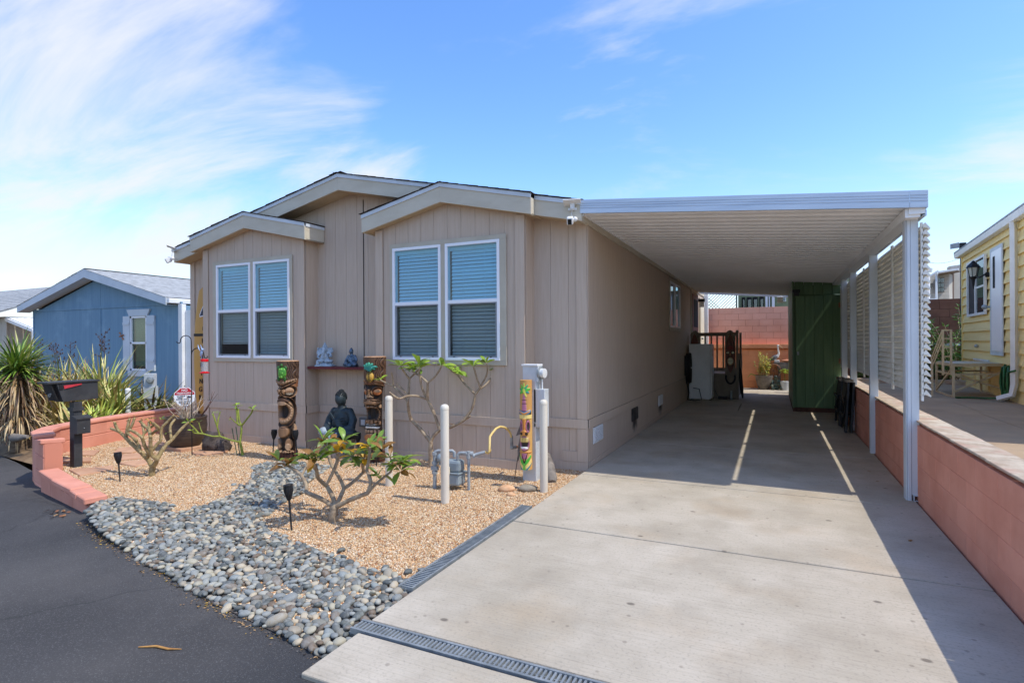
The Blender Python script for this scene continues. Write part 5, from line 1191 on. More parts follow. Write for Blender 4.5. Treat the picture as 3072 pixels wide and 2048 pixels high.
def cluster(parent, p, dirn, n, size, kinds, spread=1.0, r_=rnd):
    if size > .09: n = int(n*1.4); size *= 1.16
    d = Vector(dirn).normalized(); q = d.to_track_quat('Z', 'Y').to_matrix()
    for i in range(n):
        a = 2.4*i + r_.uniform(-.4, .4); el_ = r_.uniform(-.35, .95)*spread
        v = q @ Vector((math.cos(a)*math.cos(el_*.9+.25), math.sin(a)*math.cos(el_*.9+.25), math.sin(el_*.9+.25)))
        v.normalize(); k = r_.choice(kinds); s_ = size*r_.uniform(.65, 1.15)
        x = v; up = Vector((0, 0, 1)); y = up.cross(x)
        if y.length < .05: y = Vector((0, 1, 0))
        y.normalize(); z = x.cross(y); m3 = Matrix((x, y, z)).transposed() @ Matrix.Rotation(r_.uniform(-.6, .6), 3, 'X')
        o = inst('leaf', r_.choice(LEAF[k]), parent, Vector(p) + v*.012, m3.to_euler(), (s_, s_, s_))
def plumeria(name, label, base, reg, W_, branches, barkmat, tips, seed, spread_d=.10, rscale=1.0, tipmat=None):
    s = W_/(reg[2]-reg[0]); t = thing(name, label, 'plumeria', base, world=True); D0 = depth(base); r_ = random.Random(seed); dd = {}; tips_w = []
    def pos(q):
        if q not in dd: dd[q] = 0
        return at(reg[0]+q[0]/s, reg[1]+q[1]/s, D0+dd[q])
    first = True
    for br in branches:
        pts, ra, rb_ = br
        d0 = dd.get(pts[0], 0); target = d0 + r_.uniform(-1, 1)*spread_d*(len(pts)-1)
        for i, q in enumerate(pts):
            if q not in dd: dd[q] = 0 if first else d0 + (target-d0)*i/(len(pts)-1)
        first = False
        P = [pos(q) for q in pts]; R_ = [ra*rscale + (rb_-ra)*rscale*i/(len(pts)-1) for i in range(len(pts))]
        # smooth curve through the joints, slightly knobbly
        PP = []; RR = []
        for i in range(len(P)-1):
            for k in range(5):
                u = k/5; p0 = P[max(i-1, 0)]; p1, p2 = P[i], P[i+1]; p3 = P[min(i+2, len(P)-1)]
                c = .5*((2*p1) + (p2-p0)*u + (2*p0-5*p1+4*p2-p3)*u*u + (3*p1-p0-3*p2+p3)*u**3); PP.append(c); RR.append((R_[i]+(R_[i+1]-R_[i])*u)*(1+.07*math.sin(7.1*k+13*i)))
        PP.append(P[-1]); RR.append(R_[-1]); b = MB(); b.tube(PP, RR, 9); b.ell(PP[0], RR[0]*1.04, n=9, m=7); b.ell(PP[-1], RR[-1]*1.02, n=9, m=7); b.build('branch' if pts is not branches[0][0] else 'trunk', M[barkmat], t, smooth=80)
    for q, n, size, kinds, sp_ in tips:
        near = min(dd, key=lambda k: (k[0]-q[0])**2+(k[1]-q[1])**2); p = at(reg[0]+q[0]/s, reg[1]+q[1]/s, D0+dd[near])
        up = Vector((r_.uniform(-.3, .3), r_.uniform(-.3, .3), 1)); cluster(t, p, up, n, size, kinds, sp_, r_)
        if tipmat:
            b = MB(); b.tube([p-Vector((0, 0, .02)), p+Vector((0, 0, .012))], [.011*rscale, .006], 7); b.build('shoot_tip', M[tipmat], t, smooth=60)
    return t
FT = (800, 1280, 1260, 1620)
plumeria('plumeria_tree', 'low leafy plumeria with yellowing leaves in the middle of the gravel', (-3.434, 3.643, -.06), FT, 2121, [
    ([(905, 1340), (915, 1230), (940, 1120)], .023, .024), ([(940, 1120), (790, 1010), (548, 905)], .016, .0135), ([(548, 905), (545, 800), (480, 670)], .013, .012), ([(480, 670), (380, 590), (275, 525)], .011, .009), ([(480, 670), (520, 600), (540, 560)], .009, .009),
    ([(940, 1120), (920, 980), (835, 820)], .017, .014), ([(835, 820), (715, 710), (690, 600), (640, 500)], .013, .012), ([(845, 770), (920, 620), (975, 480), (985, 380)], .010, .012), ([(940, 1120), (1010, 990), (1070, 850)], .015, .013), ([(1070, 850), (1020, 730), (940, 600), (880, 480), (835, 290)], .012, .011),
    ([(1070, 850), (1200, 760), (1345, 620)], .012, .011), ([(1345, 620), (1330, 540), (1350, 430)], .011, .011), ([(1385, 600), (1410, 470), (1430, 290)], .010, .010), ([(940, 1120), (1150, 1010), (1395, 915)], .015, .0135), ([(1395, 915), (1440, 760), (1385, 600)], .012, .010), ([(1395, 915), (1530, 770), (1720, 620)], .010, .007), ([(1720, 620), (1740, 520), (1700, 400)], .006, .005)],
    'plumbark', [((270, 510), 5, .115, 'ogd', .5), ((620, 480), 10, .115, 'gggdoy', 1), ((600, 420), 5, .1, 'gdg', 1), ((835, 270), 7, .12, 'ggood', .8), ((985, 360), 9, .125, 'ggyog', .9), ((880, 230), 4, .12, 'gyo', .8), ((1340, 440), 9, .12, 'ggyod', .9), ((1430, 280), 9, .115, 'gggyd', 1), ((1525, 230), 5, .1, 'ygo', .9), ((1545, 680), 7, .11, 'gggd', .8), ((1700, 420), 5, .105, 'god', 1), ((1790, 540), 9, .12, 'ggoo', .6), ((170, 470), 5, .13, 'gdo', .6), ((255, 560), 4, .14, 'do', .3), ((1880, 480), 6, .13, 'gog', .6), ((1850, 610), 7, .13, 'ggo', .5), ((700, 430), 6, .12, 'god', .9), ((1180, 400), 6, .13, 'gdy', .8), ((1290, 520), 5, .12, 'gg', .7), ((1090, 330), 4, .13, 'oy', .7), ((780, 180), 5, .13, 'ggd', .8), ((1060, 200), 5, .13, 'gyg', .8), ((1600, 320), 5, .12, 'od', .8)], 5, rscale=1.3)
TT = (1120, 1040, 1520, 1400)
plumeria('plumeria_tree', 'tall spreading plumeria with lime leaves below the right bay window', (-3.843, 5.79, -.06), TT, 1742, [
    ([(757, 1567), (752, 1400), (750, 1240)], .028, .024), ([(750, 1240), (610, 1070), (490, 945)], .02, .018), ([(490, 945), (462, 840), (450, 720)], .017, .015), ([(450, 720), (462, 600), (470, 420)], .014, .013), ([(470, 420), (410, 340), (360, 260)], .012, .009), ([(470, 420), (540, 350), (590, 300)], .010, .008),
    ([(450, 720), (370, 620), (258, 510)], .013, .011), ([(258, 510), (255, 430), (238, 340)], .009, .007), ([(258, 510), (180, 480), (95, 435)], .010, .008), ([(445, 620), (380, 550), (308, 480)], .009, .009),
    ([(750, 1240), (790, 1160), (865, 1085)], .02, .018), ([(865, 1085), (800, 890), (708, 690)], .017, .015), ([(708, 690), (705, 580), (710, 470)], .015, .014), ([(710, 470), (620, 390), (510, 320)], .012, .010), ([(710, 470), (820, 370), (900, 240)], .011, .009), ([(690, 660), (630, 520), (605, 380), (600, 270)], .012, .010), ([(700, 680), (560, 640), (440, 645), (330, 675), (215, 600)], .012, .011),
    ([(865, 1085), (1010, 1050), (1180, 960)], .016, .016), ([(1180, 960), (1290, 800), (1330, 620)], .016, .013), ([(1330, 620), (1210, 500), (1100, 370), (1020, 315)], .012, .010), ([(1330, 620), (1370, 570), (1395, 525)], .013, .012), ([(1395, 525), (1350, 400), (1310, 260)], .010, .009), ([(1395, 525), (1470, 390), (1490, 300), (1478, 215)], .010, .008), ([(1370, 570), (1490, 470), (1570, 345)], .010, .008), ([(1175, 965), (1220, 935), (1262, 905)], .012, .011), ([(735, 1200), (728, 1150), (718, 1100)], .004, .003)],
    'plumbark', [((350, 250), 6, .15, 'lllg', .7), ((400, 300), 3, .12, 'llg', .5), ((585, 290), 5, .13, 'llg', .8), ((515, 300), 5, .14, 'lll', .9), ((600, 250), 7, .15, 'llgl', 1), ((890, 250), 7, .13, 'llgl', 1), ((1020, 315), 5, .15, 'llgl', .5), ((1110, 330), 4, .13, 'll', .7), ((1305, 250), 7, .14, 'lllg', .8), ((1478, 215), 5, .13, 'lgd', .7), ((1565, 340), 3, .1, 'lg', .8), ((95, 430), 4, .13, 'll', .8)], 8, spread_d=.07, rscale=1.15)
BT = (300, 1200, 620, 1470)
plumeria('plumeria_tree', 'bare pruned plumeria with stubby branch tips beside the mailbox', (-6.615, 4.085, -.06), BT, 1858, [
    ([(900, 1325), (905, 1240), (918, 1160)], .03, .028), ([(918, 1160), (830, 1020), (690, 880), (560, 760), (450, 650)], .024, .019), ([(450, 650), (330, 545), (195, 495)], .016, .013), ([(335, 545), (290, 480), (258, 395)], .014, .014), ([(450, 650), (465, 560), (510, 340)], .016, .014), ([(480, 560), (550, 450), (600, 320)], .014, .012), ([(820, 1000), (845, 920), (780, 800), (735, 650)], .018, .016), ([(735, 650), (630, 570), (530, 520)], .014, .013), ([(735, 650), (770, 580), (835, 520)], .012, .011), ([(765, 570), (750, 470), (715, 365)], .012, .011),
    ([(600, 680), (680, 790), (700, 900)], .014, .014), ([(470, 560), (560, 640), (640, 700)], .013, .013), ([(918, 1160), (990, 1030), (890, 930), (880, 640)], .024, .017), ([(880, 640), (860, 560), (850, 390)], .014, .012), ([(900, 590), (820, 490), (700, 370)], .013, .012), ([(900, 590), (960, 540), (1030, 495), (940, 400)], .013, .012), ([(990, 1030), (1080, 880), (1170, 760), (1250, 690), (1400, 520), (1530, 390)], .022, .013), ([(1250, 690), (1225, 560), (1230, 440), (1300, 340)], .014, .012), ([(910, 870), (1000, 760), (1060, 690), (1070, 500), (1150, 400), (1280, 270)], .016, .012), ([(1070, 500), (1020, 490), (940, 430)], .012, .011), ([(870, 480), (930, 430), (870, 370)], .011, .010)],
    'plumgold', [((200, 490), 3, .04, 'od', 1), ((258, 390), 3, .04, 'od', 1), ((510, 335), 3, .04, 'od', 1), ((600, 315), 3, .04, 'do', 1), ((715, 360), 4, .045, 'dy', 1), ((850, 385), 3, .05, 'dy', 1), ((870, 340), 4, .06, 'dyl', .8), ((1060, 350), 4, .06, 'dyl', .8), ((1290, 270), 4, .05, 'o', 1), ((1530, 385), 4, .06, 'ld', .8), ((760, 370), 3, .05, 'yd', .8), ((1170, 570), 2, .05, 'l', .8)], 11, spread_d=.06, rscale=1.15)
SG = (500, 1150, 760, 1400)
plumeria('plumeria_tree', 'small plumeria with green shoots tied to stakes against the left bay', (-6.582, 5.297, -.06), SG, 1631, [
    ([(1435, 1370), (1410, 1230), (1380, 1100)], .018, .016), ([(1380, 1100), (1400, 950), (1410, 790)], .014, .013), ([(1410, 790), (1335, 760), (1325, 600), (1310, 430)], .011, .011), ([(1410, 790), (1370, 700), (1345, 480)], .011, .010), ([(1410, 790), (1500, 680), (1590, 560), (1620, 490)], .012, .010), ([(1360, 770), (1280, 720), (1215, 655), (1175, 690)], .008, .005), ([(1380, 1100), (1190, 1060), (1000, 990)], .012, .012), ([(1000, 990), (940, 780), (870, 570)], .011, .009), ([(955, 800), (970, 680), (1005, 540)], .010, .008), ([(1000, 990), (850, 990), (680, 945), (520, 930), (485, 870)], .011, .008), ([(680, 945), (640, 860), (605, 740)], .007, .006), ([(600, 925), (520, 840), (440, 760), (400, 740)], .008, .009)],
    'plumgreen', [((1310, 420), 6, .06, 'lld', .7), ((1345, 450), 4, .06, 'lld', .7), ((1610, 490), 6, .09, 'llg', .7), ((870, 560), 4, .05, 'ld', .8), ((1005, 530), 3, .045, 'ld', .8), ((420, 740), 7, .075, 'lldy', .8), ((605, 735), 3, .05, 'ld', .8), ((490, 890), 3, .06, 'ly', .8), ((1185, 670), 2, .05, 'o', .8)], 13, spread_d=.05)
for i, (a, c) in enumerate((((-6.64, 5.26, -.08), (-6.735, 5.25, .33)), ((-6.60, 5.27, -.08), (-6.695, 5.28, .345)))):
    b = MB(); b.tube([a, c], .006, 7); o = b.build('plant_stake', mat('green_stake', '2c4a34', rough=.5), None, loc=a); tag(o, ('thin dark green stake, left of the two', 'thin dark green stake, right of the two')[i] + ' beside the small plumeria', 'stake')

# ---- large pot with dry twigs
M['potbrown'] = mat('brown_glazed_pot', '54463c', '3f342d', rough=.5, scale=6, stretch=(1, 1, 10), bump=.6, bscale=7, bstretch=(1.5, 1.5, 14)); M['twig'] = mat('dry_twig', 'c9b9a4', 'a8957e', rough=.9, scale=20)
pt = thing('planter_pot', 'large ribbed brown pot of dry twigs at the corner of the house', 'plant pot', (-7.83, 5.33, 0))
b = MB(); b.lathe([(.0, .001), (.19, 0), (.235, .06), (.275, .18), (.285, .30), (.275, .385), (.285, .40), (.285, .425), (.262, .425), (.25, .38), (0, .37)], n=36); b.build('pot', M['potbrown'], pt, smooth=50)
b = MB()
for k in range(46):
    a = rnd.uniform(0, 6.28); r_ = rnd.uniform(0, .1); p = Vector((r_*math.cos(a), r_*math.sin(a), .37)); d = Vector((math.cos(a)*rnd.uniform(.1, .8), math.sin(a)*rnd.uniform(.1, .8), 1)).normalized(); L_ = rnd.uniform(.18, .45); P = [p]
    for s_ in range(4): d = (d + Vector((rnd.gauss(0, .22), rnd.gauss(0, .22), rnd.gauss(0, .15)))).normalized(); P.append(P[-1]+d*L_/4)
    b.tube(P, [.007, .006, .005, .004, .003], 5)
o = b.build('dry_twigs', M['twig'], pt); o['kind'] = 'stuff'
b = MB()
for k in range(3):
    P = [Vector((.12, .1, .37))]; d = Vector((.5+.1*k, .25, .55+.1*k))
    for s_ in range(5): d = (d + Vector((rnd.gauss(0, .12), rnd.gauss(0, .1), rnd.gauss(.05, .1)))).normalized(); P.append(P[-1]+d*.1)
    b.tube(P, [.006, .005, .005, .004, .003, .002], 5)
b.build('long_twigs', mat('brown_twig', '6b4a3a', rough=.9), pt)

# ---- shepherd hook, hummingbird feeder and ornament
hk = thing('shepherd_hook', 'tall thin black double shepherd hook on the gravel by the left bay', 'garden hook', (-7.262, 5.034, -.06), world=True)
def arc(c, r_, a0, a1, n, ux): return [Vector(c) + Vector(ux)*(r_*math.cos(a)) + Vector((0, 0, r_*math.sin(a))) for a in [a0+(a1-a0)*i/n for i in range(n+1)]]
ux = Vector((.9, .43, 0)).normalized(); B0 = Vector((-7.262, 5.034, 0))
P = [B0+Vector((0, 0, -.1)), B0+Vector((0, 0, 1.0)), B0+Vector((0, 0, 1.5))] + arc(B0+Vector((0, 0, 1.53))-ux*.075, .075, 0, math.pi, 10, ux)[1:] + arc(B0+Vector((0, 0, 1.525))-ux*.175, .025, 0, -math.pi, 6, ux)[1:]
b = MB(); b.tube(P, .0062, 8); b.build('upper_hook', M['blackmetal'], hk, smooth=80)
P = [B0+Vector((.004, -.004, .9)), B0+Vector((.004, -.004, 1.33))] + arc(B0+Vector((0, 0, 1.345))+ux*.085, .085, math.pi, 0, 10, ux)[1:] + [B0+ux*.178+Vector((0, 0, 1.31))] + arc(B0+Vector((0, 0, 1.31))+ux*.20, .02, math.pi, math.pi*2.2, 6, ux)[1:]
b = MB(); b.tube(P, .0062, 8); b.build('lower_hook', M['blackmetal'], hk, smooth=80)
FD = B0 + ux*.178
fd = thing('hummingbird_feeder', 'red and clear plastic hummingbird feeder hanging from the black hook', 'bird feeder', FD+Vector((0, 0, 1.08)))
M['red'] = mat('feeder_red', 'd4141f', 'c01019', rough=.35, scale=6); M['clear'] = glass_mat('clear_plastic', 'f4f5f5', .05, dens=.28, dcol=(.75, .76, .76, 1))
b = MB(); b.lathe([(.05, .165), (.05, .195), (.044, .20), (0, .201)], n=20); b.build('lid', M['red'], fd, smooth=40)
b = MB(); b.lathe([(.043, .03), (.045, .1), (.045, .165)], n=20); b.build('bottle', M['clear'], fd, smooth=60)
b = MB(); b.lathe([(.03, 0), (.066, .004), (.07, .014), (.045, .022), (.035, .03)], n=22); b.build('dish', M['red'], fd, smooth=40)
b = MB(); b.tube([(0, 0, .2), (0, 0, .235)], .002, 5); b.build('wire', M['blackmetal'], fd)
ob = thing('bird_ornament', 'pale blue hummingbird ornament above the red feeder', 'ornament', FD+Vector((-.03, -.02, 1.36)))
M['paleblue'] = mat('pale_blue_enamel', '9db4d4', '7f97bd', rough=.3, scale=30)
b = MB(); b.ell((0, 0, 0), (.018, .018, .05), Matrix.Rotation(R(20), 3, 'Y')); b.ell((.022, 0, .05), .017); b.tube([(.03, 0, .055), (.075, 0, .045)], [.004, .001], 6); b.build('body', M['paleblue'], ob, smooth=70)
for sg in (-1, 1): b = MB(); b.prism([(-.01, sg*.01, .02), (-.05, sg*.02, .12), (-.03, sg*.03, .07), (-.005, sg*.02, .03)], (.003, .003, 0)); b.build('wing', M['paleblue'], ob)
b = MB(); b.prism([(0, 0, -.04), (-.05, .01, -.12), (-.02, .0, -.11), (.012, 0, -.045)], (0, .004, 0)); b.build('tail', M['paleblue'], ob)

# ---- surfboard with hanging letters
M['surf'] = mat('tan_surfboard', 'c9994e', 'bd8b40', rough=.4, scale=1.5, stretch=(4, 4, .4)); M['ink'] = mat('black_letter', '241c17', rough=.6); M['navy'] = mat('navy_sticker', '1d2748', rough=.4); M['stickw'] = mat('sticker_white', 'f2f2f2', rough=.4)
sb = thing('surfboard', 'tall tan surfboard with vertical lettering leaning in the corner by the left bay', 'surfboard', (-8.62, 6.2, -.06), world=True)
P = []; n = 26
for sg in (1, -1):
    rng_ = range(n+1) if sg > 0 else range(n, -1, -1)
    for i in rng_:
        t_ = i/n; w_ = .295*(max(0, math.sin(math.pi*(t_*.90+.035)))**.55) if 0 < i < n else .0
        P.append((-8.62 + sg*w_, 6.22, -.05+2.53*t_))
b = MB(); b.prism(P, (0, .045, 0)); bd = b.build('board', M['surf'], sb, bevel=.012)
b = MB(); b.bx(-8.90, -8.34, 6.214, 6.219, 1.615, 1.66); b.build('black_band', M['ink'], sb)
b = MB(); b.bx(-8.66, -8.658, 6.20, 6.203, .15, 1.62); b.build('cord', M['twig'], sb)
for i, ch_ in enumerate('HUMMINGBIRD'):
    me = text_mesh(ch_, .115, .004, bold=.001); me.materials.append(M['ink']); link_obj('letter', me, None, sb, Vector((-8.63-.013*i, 6.195, 1.535-.1355*i)) - OFF[sb.name], (R(90), 0, 0))
for txt, sz_, mm, dy, bo_ in (('4', .30, 'stickw', 0, .018), ('4', .30, 'navy', -.003, .004), ('R', .12, 'stickw', -.004, .012), ('R', .12, 'navy', -.007, .0)):
    me = text_mesh(txt, sz_, .001, bold=bo_); me.materials.append(M[mm]); link_obj('sticker', me, None, sb, Vector((-8.66 if txt == '4' else -8.585, 6.212+dy, 1.99 if txt == '4' else 1.97)) - OFF[sb.name], (R(90), R(-8), 0))
me = text_mesh('808', .085, .001); me.materials.append(M['ink']); link_obj('lettering', me, None, sb, Vector((-8.62, 6.213, 1.74)) - OFF[sb.name], (R(90), 0, 0))

# ---- no trespassing sign
sg_ = thing('warning_sign', 'octagonal white and red no trespassing sign behind the dry pot', 'sign', (-7.98, 5.42, .2), math.atan2(7.98, 5.42)-R(4))
M['signwhite'] = mat('sign_white', 'e6e8ea', rough=.4); M['signred'] = mat('sign_red', 'b3202c', rough=.4); M['signnavy'] = mat('sign_ink', '20283f', rough=.5)
def octo(r_, y, zc=.5): return [(r_*math.cos(R(22.5+45*k)), y, zc+r_*math.sin(R(22.5+45*k))) for k in range(8)]
b = MB(); b.prism(octo(.148, 0), (0, .004, 0)); b.build('plate', M['signwhite'], sg_)
o8 = octo(.138, -.002); top = [(x, y, z) for x, y, z in o8 if z > .54]; hw_ = .128
b = MB(); b.prism([(-hw_, -.002, .528), (-hw_, -.002, .553), (-.053, -.002, .6275), (.053, -.002, .6275), (hw_, -.002, .553), (hw_, -.002, .528)], (0, .0015, 0)); b.build('red_band', M['signred'], sg_)
for txt, sz_, z, mm, xx in (('NO', .05, .595, 'signwhite', 0), ('TRESPASSING', .035, .552, 'signwhite', 0), ('24 HOUR', .026, .510, 'signnavy', -.045), ('VIDEO', .024, .487, 'signnavy', -.055), ('SURVEILLANCE', .024, .463, 'signnavy', -.027), ('PRIVATE PROPERTY', .017, .430, 'signnavy', 0), ('VIOLATORS WILL BE', .016, .411, 'signnavy', 0), ('PROSECUTED', .016, .392, 'signnavy', 0)):
    me = text_mesh(txt, sz_, .0006, bold=.0006); me.materials.append(M[mm]); link_obj('lettering', me, None, sg_, (xx, -.0035, z), (R(90), 0, 0))
b = MB(); b.box((.065, -.003, .495), (.055, .002, .024), Matrix.Rotation(R(12), 3, 'Y')); b.box((.09, -.003, .475), (.012, .002, .03)); b.ell((.04, -.003, .49), (.013, .002, .013)); b.build('camera_symbol', M['signnavy'], sg_)
b = MB(); b.bx(-.012, -.004, .005, .012, -.2, .4); b.bx(.02, .028, .005, .012, -.2, .4); b.build('stake', M['white'], sg_)
b = MB(); b.ell((0, .004, .655), .009); b.build('screw', M['blackmetal'], sg_)
# ================================================================== shelf and statues
M['shelfred'] = mat('dark_red_shelf', '6d1f28', '5d1820', rough=.5, scale=6)
b = MB(); b.bx(-6.21, -4.93, 6.10, 6.325, 1.112, 1.148); o = b.build('wall_shelf', M['shelfred'], None, bevel=.003, loc=(-5.57, 6.2, 1.112)); tag(o, 'dark red wooden shelf between the two bays', 'shelf')
def RX_(a): return Matrix.Rotation(a, 3, 'X')
def buddha_shapes():
    sh = [('e', (0, .02, .06), (.26, .17, .06)), ('e', (.17, -.075, .085), (.125, .085, .068), Matrix.Rotation(.5, 3, 'Z')), ('e', (-.17, -.075, .085), (.125, .085, .068), Matrix.Rotation(-.5, 3, 'Z')), ('e', (0, -.11, .07), (.17, .085, .052)),
          ('e', (0, .035, .25), (.135, .10, .19)), ('e', (0, .035, .36), (.145, .08, .07)), ('e', (0, -.02, .2), (.12, .08, .09)),
          ('t', [(.125, .035, .365), (.185, .02, .25), (.19, -.03, .165)], [.052, .058, .052]), ('t', [(.2, -.03, .165), (.1, -.12, .135), (.03, -.15, .125)], [.05, .036, .026]),
          ('t', [(-.125, .035, .365), (-.185, .02, .25), (-.19, -.03, .165)], [.052, .058, .052]), ('t', [(-.2, -.03, .165), (-.1, -.12, .135), (-.03, -.15, .125)], [.05, .036, .026]),
          ('t', [(0, .03, .40), (0, .015, .475)], [.065, .045]), ('e', (0, .0, .535), (.072, .082, .09)), ('e', (0, -.012, .498), (.047, .052, .045)), ('e', (0, -.066, .522), (.010, .016, .022)), ('e', (0, -.055, .495), (.022, .016, .009)),
          ('e', (.063, .012, .505), (.012, .02, .045)), ('e', (-.063, .012, .505), (.012, .02, .045)), ('e', (.024, -.058, .54), (.016, .01, .006)), ('e', (-.024, -.058, .54), (.016, .01, .006)), ('e', (0, .012, .585), (.062, .07, .05)), ('e', (0, .02, .632), (.034, .036, .03))]
    # robe folds
    for k in range(5): sh.append(('t', [(-.13+.02*k, -.06-.008*k, .36-.03*k), (-.02+.01*k, -.095-.004*k, .26-.02*k), (.1, -.08, .3-.04*k)], [.010, .011, .010]))
    for k in range(4): sh.append(('t', [(.16-.05*k, -.15, .11), (.1-.05*k, -.18, .06), (.06-.05*k, -.185, .01)], [.012, .014, .016]))
    return sh
M['bronze'] = mat('dark_bronze', '2e3a3e', '1f282c', rough=.5, scale=7, lo=.4, hi=.7, dirt='5c7176', dirt_scale=9, dirt_lo=.6, dirt_hi=.8, bump=.15, bscale=60)
M['weather'] = mat('weathered_grey', 'aab4b8', '8d999e', rough=.75, scale=10, bump=.2, bscale=60); M['curl'] = mat('dark_hair', '1b2023', rough=.55)
bl = (-5.36, 5.86, .19); ba = math.atan2(5.36, 5.86) - R(36)
bu = thing('buddha_statue', 'large dark bronze seated buddha statue below the red shelf', 'statue', bl, ba)
bmesh_ = blob(buddha_shapes(), .0085, 'body', 3); link_obj('body', bmesh_, M['bronze'], bu)
b = MB(); gr = math.pi*(3-5**.5)
for k in range(150):
    z = 1-2*(k+.5)/150; r_ = math.sqrt(1-z*z); a = gr*k; v = Vector((r_*math.cos(a), r_*math.sin(a), z))
    if z > .12 - .6*max(0, v.y) + .32*max(0, -v.y): b.ell(Vector((0, .01, .553)) + Vector((v.x*.073, v.y*.084, v.z*.09)), .0095, n=7, m=5)
    if z > .1: b.ell(Vector((0, .02, .632)) + Vector((v.x*.035, v.y*.037, v.z*.031)), .007, n=6, m=4)
b.build('hair_curls', M['curl'], bu, smooth=80)
dsh = [('e', (-.19, -.10, .09), (.105, .075, .07), Matrix.Rotation(-.5, 3, 'Z')), ('e', (-.05, -.135, .065), (.12, .075, .055)), ('t', [(-.03, -.18, .10), (-.02, -.205, .05), (-.03, -.205, .0)], [.025, .03, .032]), ('t', [(-.1, -.17, .10), (-.1, -.19, .05), (-.12, -.18, .0)], [.02, .024, .03]), ('t', [(.05, -.17, .09), (.06, -.19, .04), (.08, -.185, .0)], [.018, .022, .025])]
link_obj('robe_drape', blob(dsh, .008, 'robe_drape', 3), M['weather'], bu)
b = MB(); b.lathe([(.19, -.26), (.2, -.2), (.19, -.06), (.2, -.02), (.2, .0)], n=22); b.build('stump_pedestal', mat('pale_stump', 'a59a8c', '776a5d', rough=.9, scale=7, stretch=(3, 3, .7), bump=.5, bscale=18), bu, smooth=40)
M['silverblue'] = mat('blue_grey_metal', '66788a', '2c3a46', rough=.38, metal=.35, scale=16, lo=.42, hi=.6, bump=.2, bscale=50)
M['stonegrey'] = mat('pale_grey_stone', 'aebac2', '7f8c96', rough=.8, scale=22, lo=.4, hi=.65, bump=.4, bscale=70)
sbu = thing('small_buddha_statue', 'small shiny blue grey seated buddha on the right of the red shelf', 'statue', (-5.46, 6.19, 1.149), math.atan2(5.46, 6.19) - R(32))
o = link_obj('body', bmesh_.copy(), None, sbu); o.data.materials[0] = M['silverblue']; o.scale = (.41, .41, .41)
b = MB(); b.ell((0, .005, .225), (.029, .032, .026)); b.build('hair', M['curl'], sbu, smooth=80); b = MB(); b.lathe([(.1, 0), (.105, .008), (.095, .014)], n=20); b.build('base', M['silverblue'], sbu, smooth=40)
gs = [('e', (0, .01, .03), (.12, .08, .028)), ('e', (.065, -.035, .075), (.065, .045, .03), Matrix.Rotation(.4, 3, 'Z')), ('e', (-.065, -.035, .075), (.065, .045, .03), Matrix.Rotation(-.4, 3, 'Z')), ('e', (0, -.01, .12), (.065, .055, .065)), ('e', (0, .0, .19), (.07, .04, .03)),
      ('e', (0, -.015, .24), (.045, .045, .048)), ('t', [(0, -.055, .235), (0, -.075, .19), (.012, -.078, .15), (.03, -.07, .135)], [.02, .017, .013, .010]), ('e', (.062, .005, .235), (.034, .012, .04)), ('e', (-.062, .005, .235), (.034, .012, .04)),
      ('t', [(0, 0, .275), (0, 0, .31), (0, 0, .345)], [.036, .026, .010]), ('e', (0, -.005, .285), (.045, .042, .014)), ('t', [(.075, 0, .185), (.1, -.02, .14), (.085, -.05, .15)], [.018, .017, .014]), ('t', [(-.075, 0, .185), (-.1, -.02, .14), (-.07, -.055, .12)], [.018, .017, .014]), ('t', [(.07, .01, .19), (.11, .01, .22), (.1, 0, .26)], [.016, .014, .016]), ('t', [(-.07, .01, .19), (-.11, .01, .22), (-.1, 0, .26)], [.016, .014, .016]), ('e', (-.1, -.01, .20), (.025, .012, .035)), ('b', (0, .0, .012), (.25, .15, .024)), ('e', (-.09, -.06, .04), (.025, .02, .03))]
ga = thing('elephant_deity_statue', 'pale grey stone seated elephant-headed statue on the left of the red shelf', 'statue', (-5.95, 6.19, 1.149), math.atan2(5.95, 6.19) - R(20)); link_obj('body', blob(gs, .006, 'body', 2), M['stonegrey'], ga)
b = MB(); b.box((0, 0, .008), (.26, .16, .015)); b.build('base', M['stonegrey'], ga, bevel=.004)
# outlet box with clear cover
ou = thing('outlet_box', 'grey weatherproof outlet box low on the centre wall', 'outlet', (-5.32, 6.32, .35), world=True)
b = MB(); b.bx(-5.40, -5.245, 6.27, 6.33, .285, .42); b.build('cover', mat('smoky_cover', '6d6f6e', rough=.3), ou, bevel=.012)
b = MB(); b.bx(-5.355, -5.285, 6.263, 6.2695, .315, .39); b.build('socket_plate', M['white'], ou)
# security cameras
def seccam(loc, rz, label, arm):
    t = thing('security_camera', label, 'security camera', loc, rz)
    b = MB(); b.box((0, -.02, .13), (.20, .13, .012), Matrix.Rotation(R(-18), 3, 'X')); b.build('solar_panel', M['white'], t, bevel=.003)
    b = MB(); b.box((0, .0, .09), (.05, .03, .07)); b.box((0, .015, .06), (.1, .012, .03)); b.build('bracket', M['white'], t, bevel=.006)
    b = MB(); b.tube([(0, 0, .06), (-.01, -.01, .0), (0, -.01, -.03)], .003, 6); b.build('cable', M['white'], t)
    m3 = Matrix.Rotation(R(28), 3, 'X'); b = MB(); b.box((-.02, -.06, -.085), (.068, .085, .085), m3); hd = b.build('camera_body', M['white'], t, bevel=.012)
    b = MB(); b.box(Vector((-.02, -.06, -.085)) + m3 @ Vector((0, -.0445, -.004)), (.042, .003, .062), m3); b.build('lens_panel', M['dark'], hd)
    b = MB(); b.ell((.03, .0, -.06), .03); b.tube([(.03, 0, -.06), (-.02, -.05, -.075)], .014, 8); b.build('ball_mount', M['white'], t, smooth=60)
seccam((-2.07, 6.03, 2.945), R(12), 'white solar security camera at the carport end of the fascia', 1)
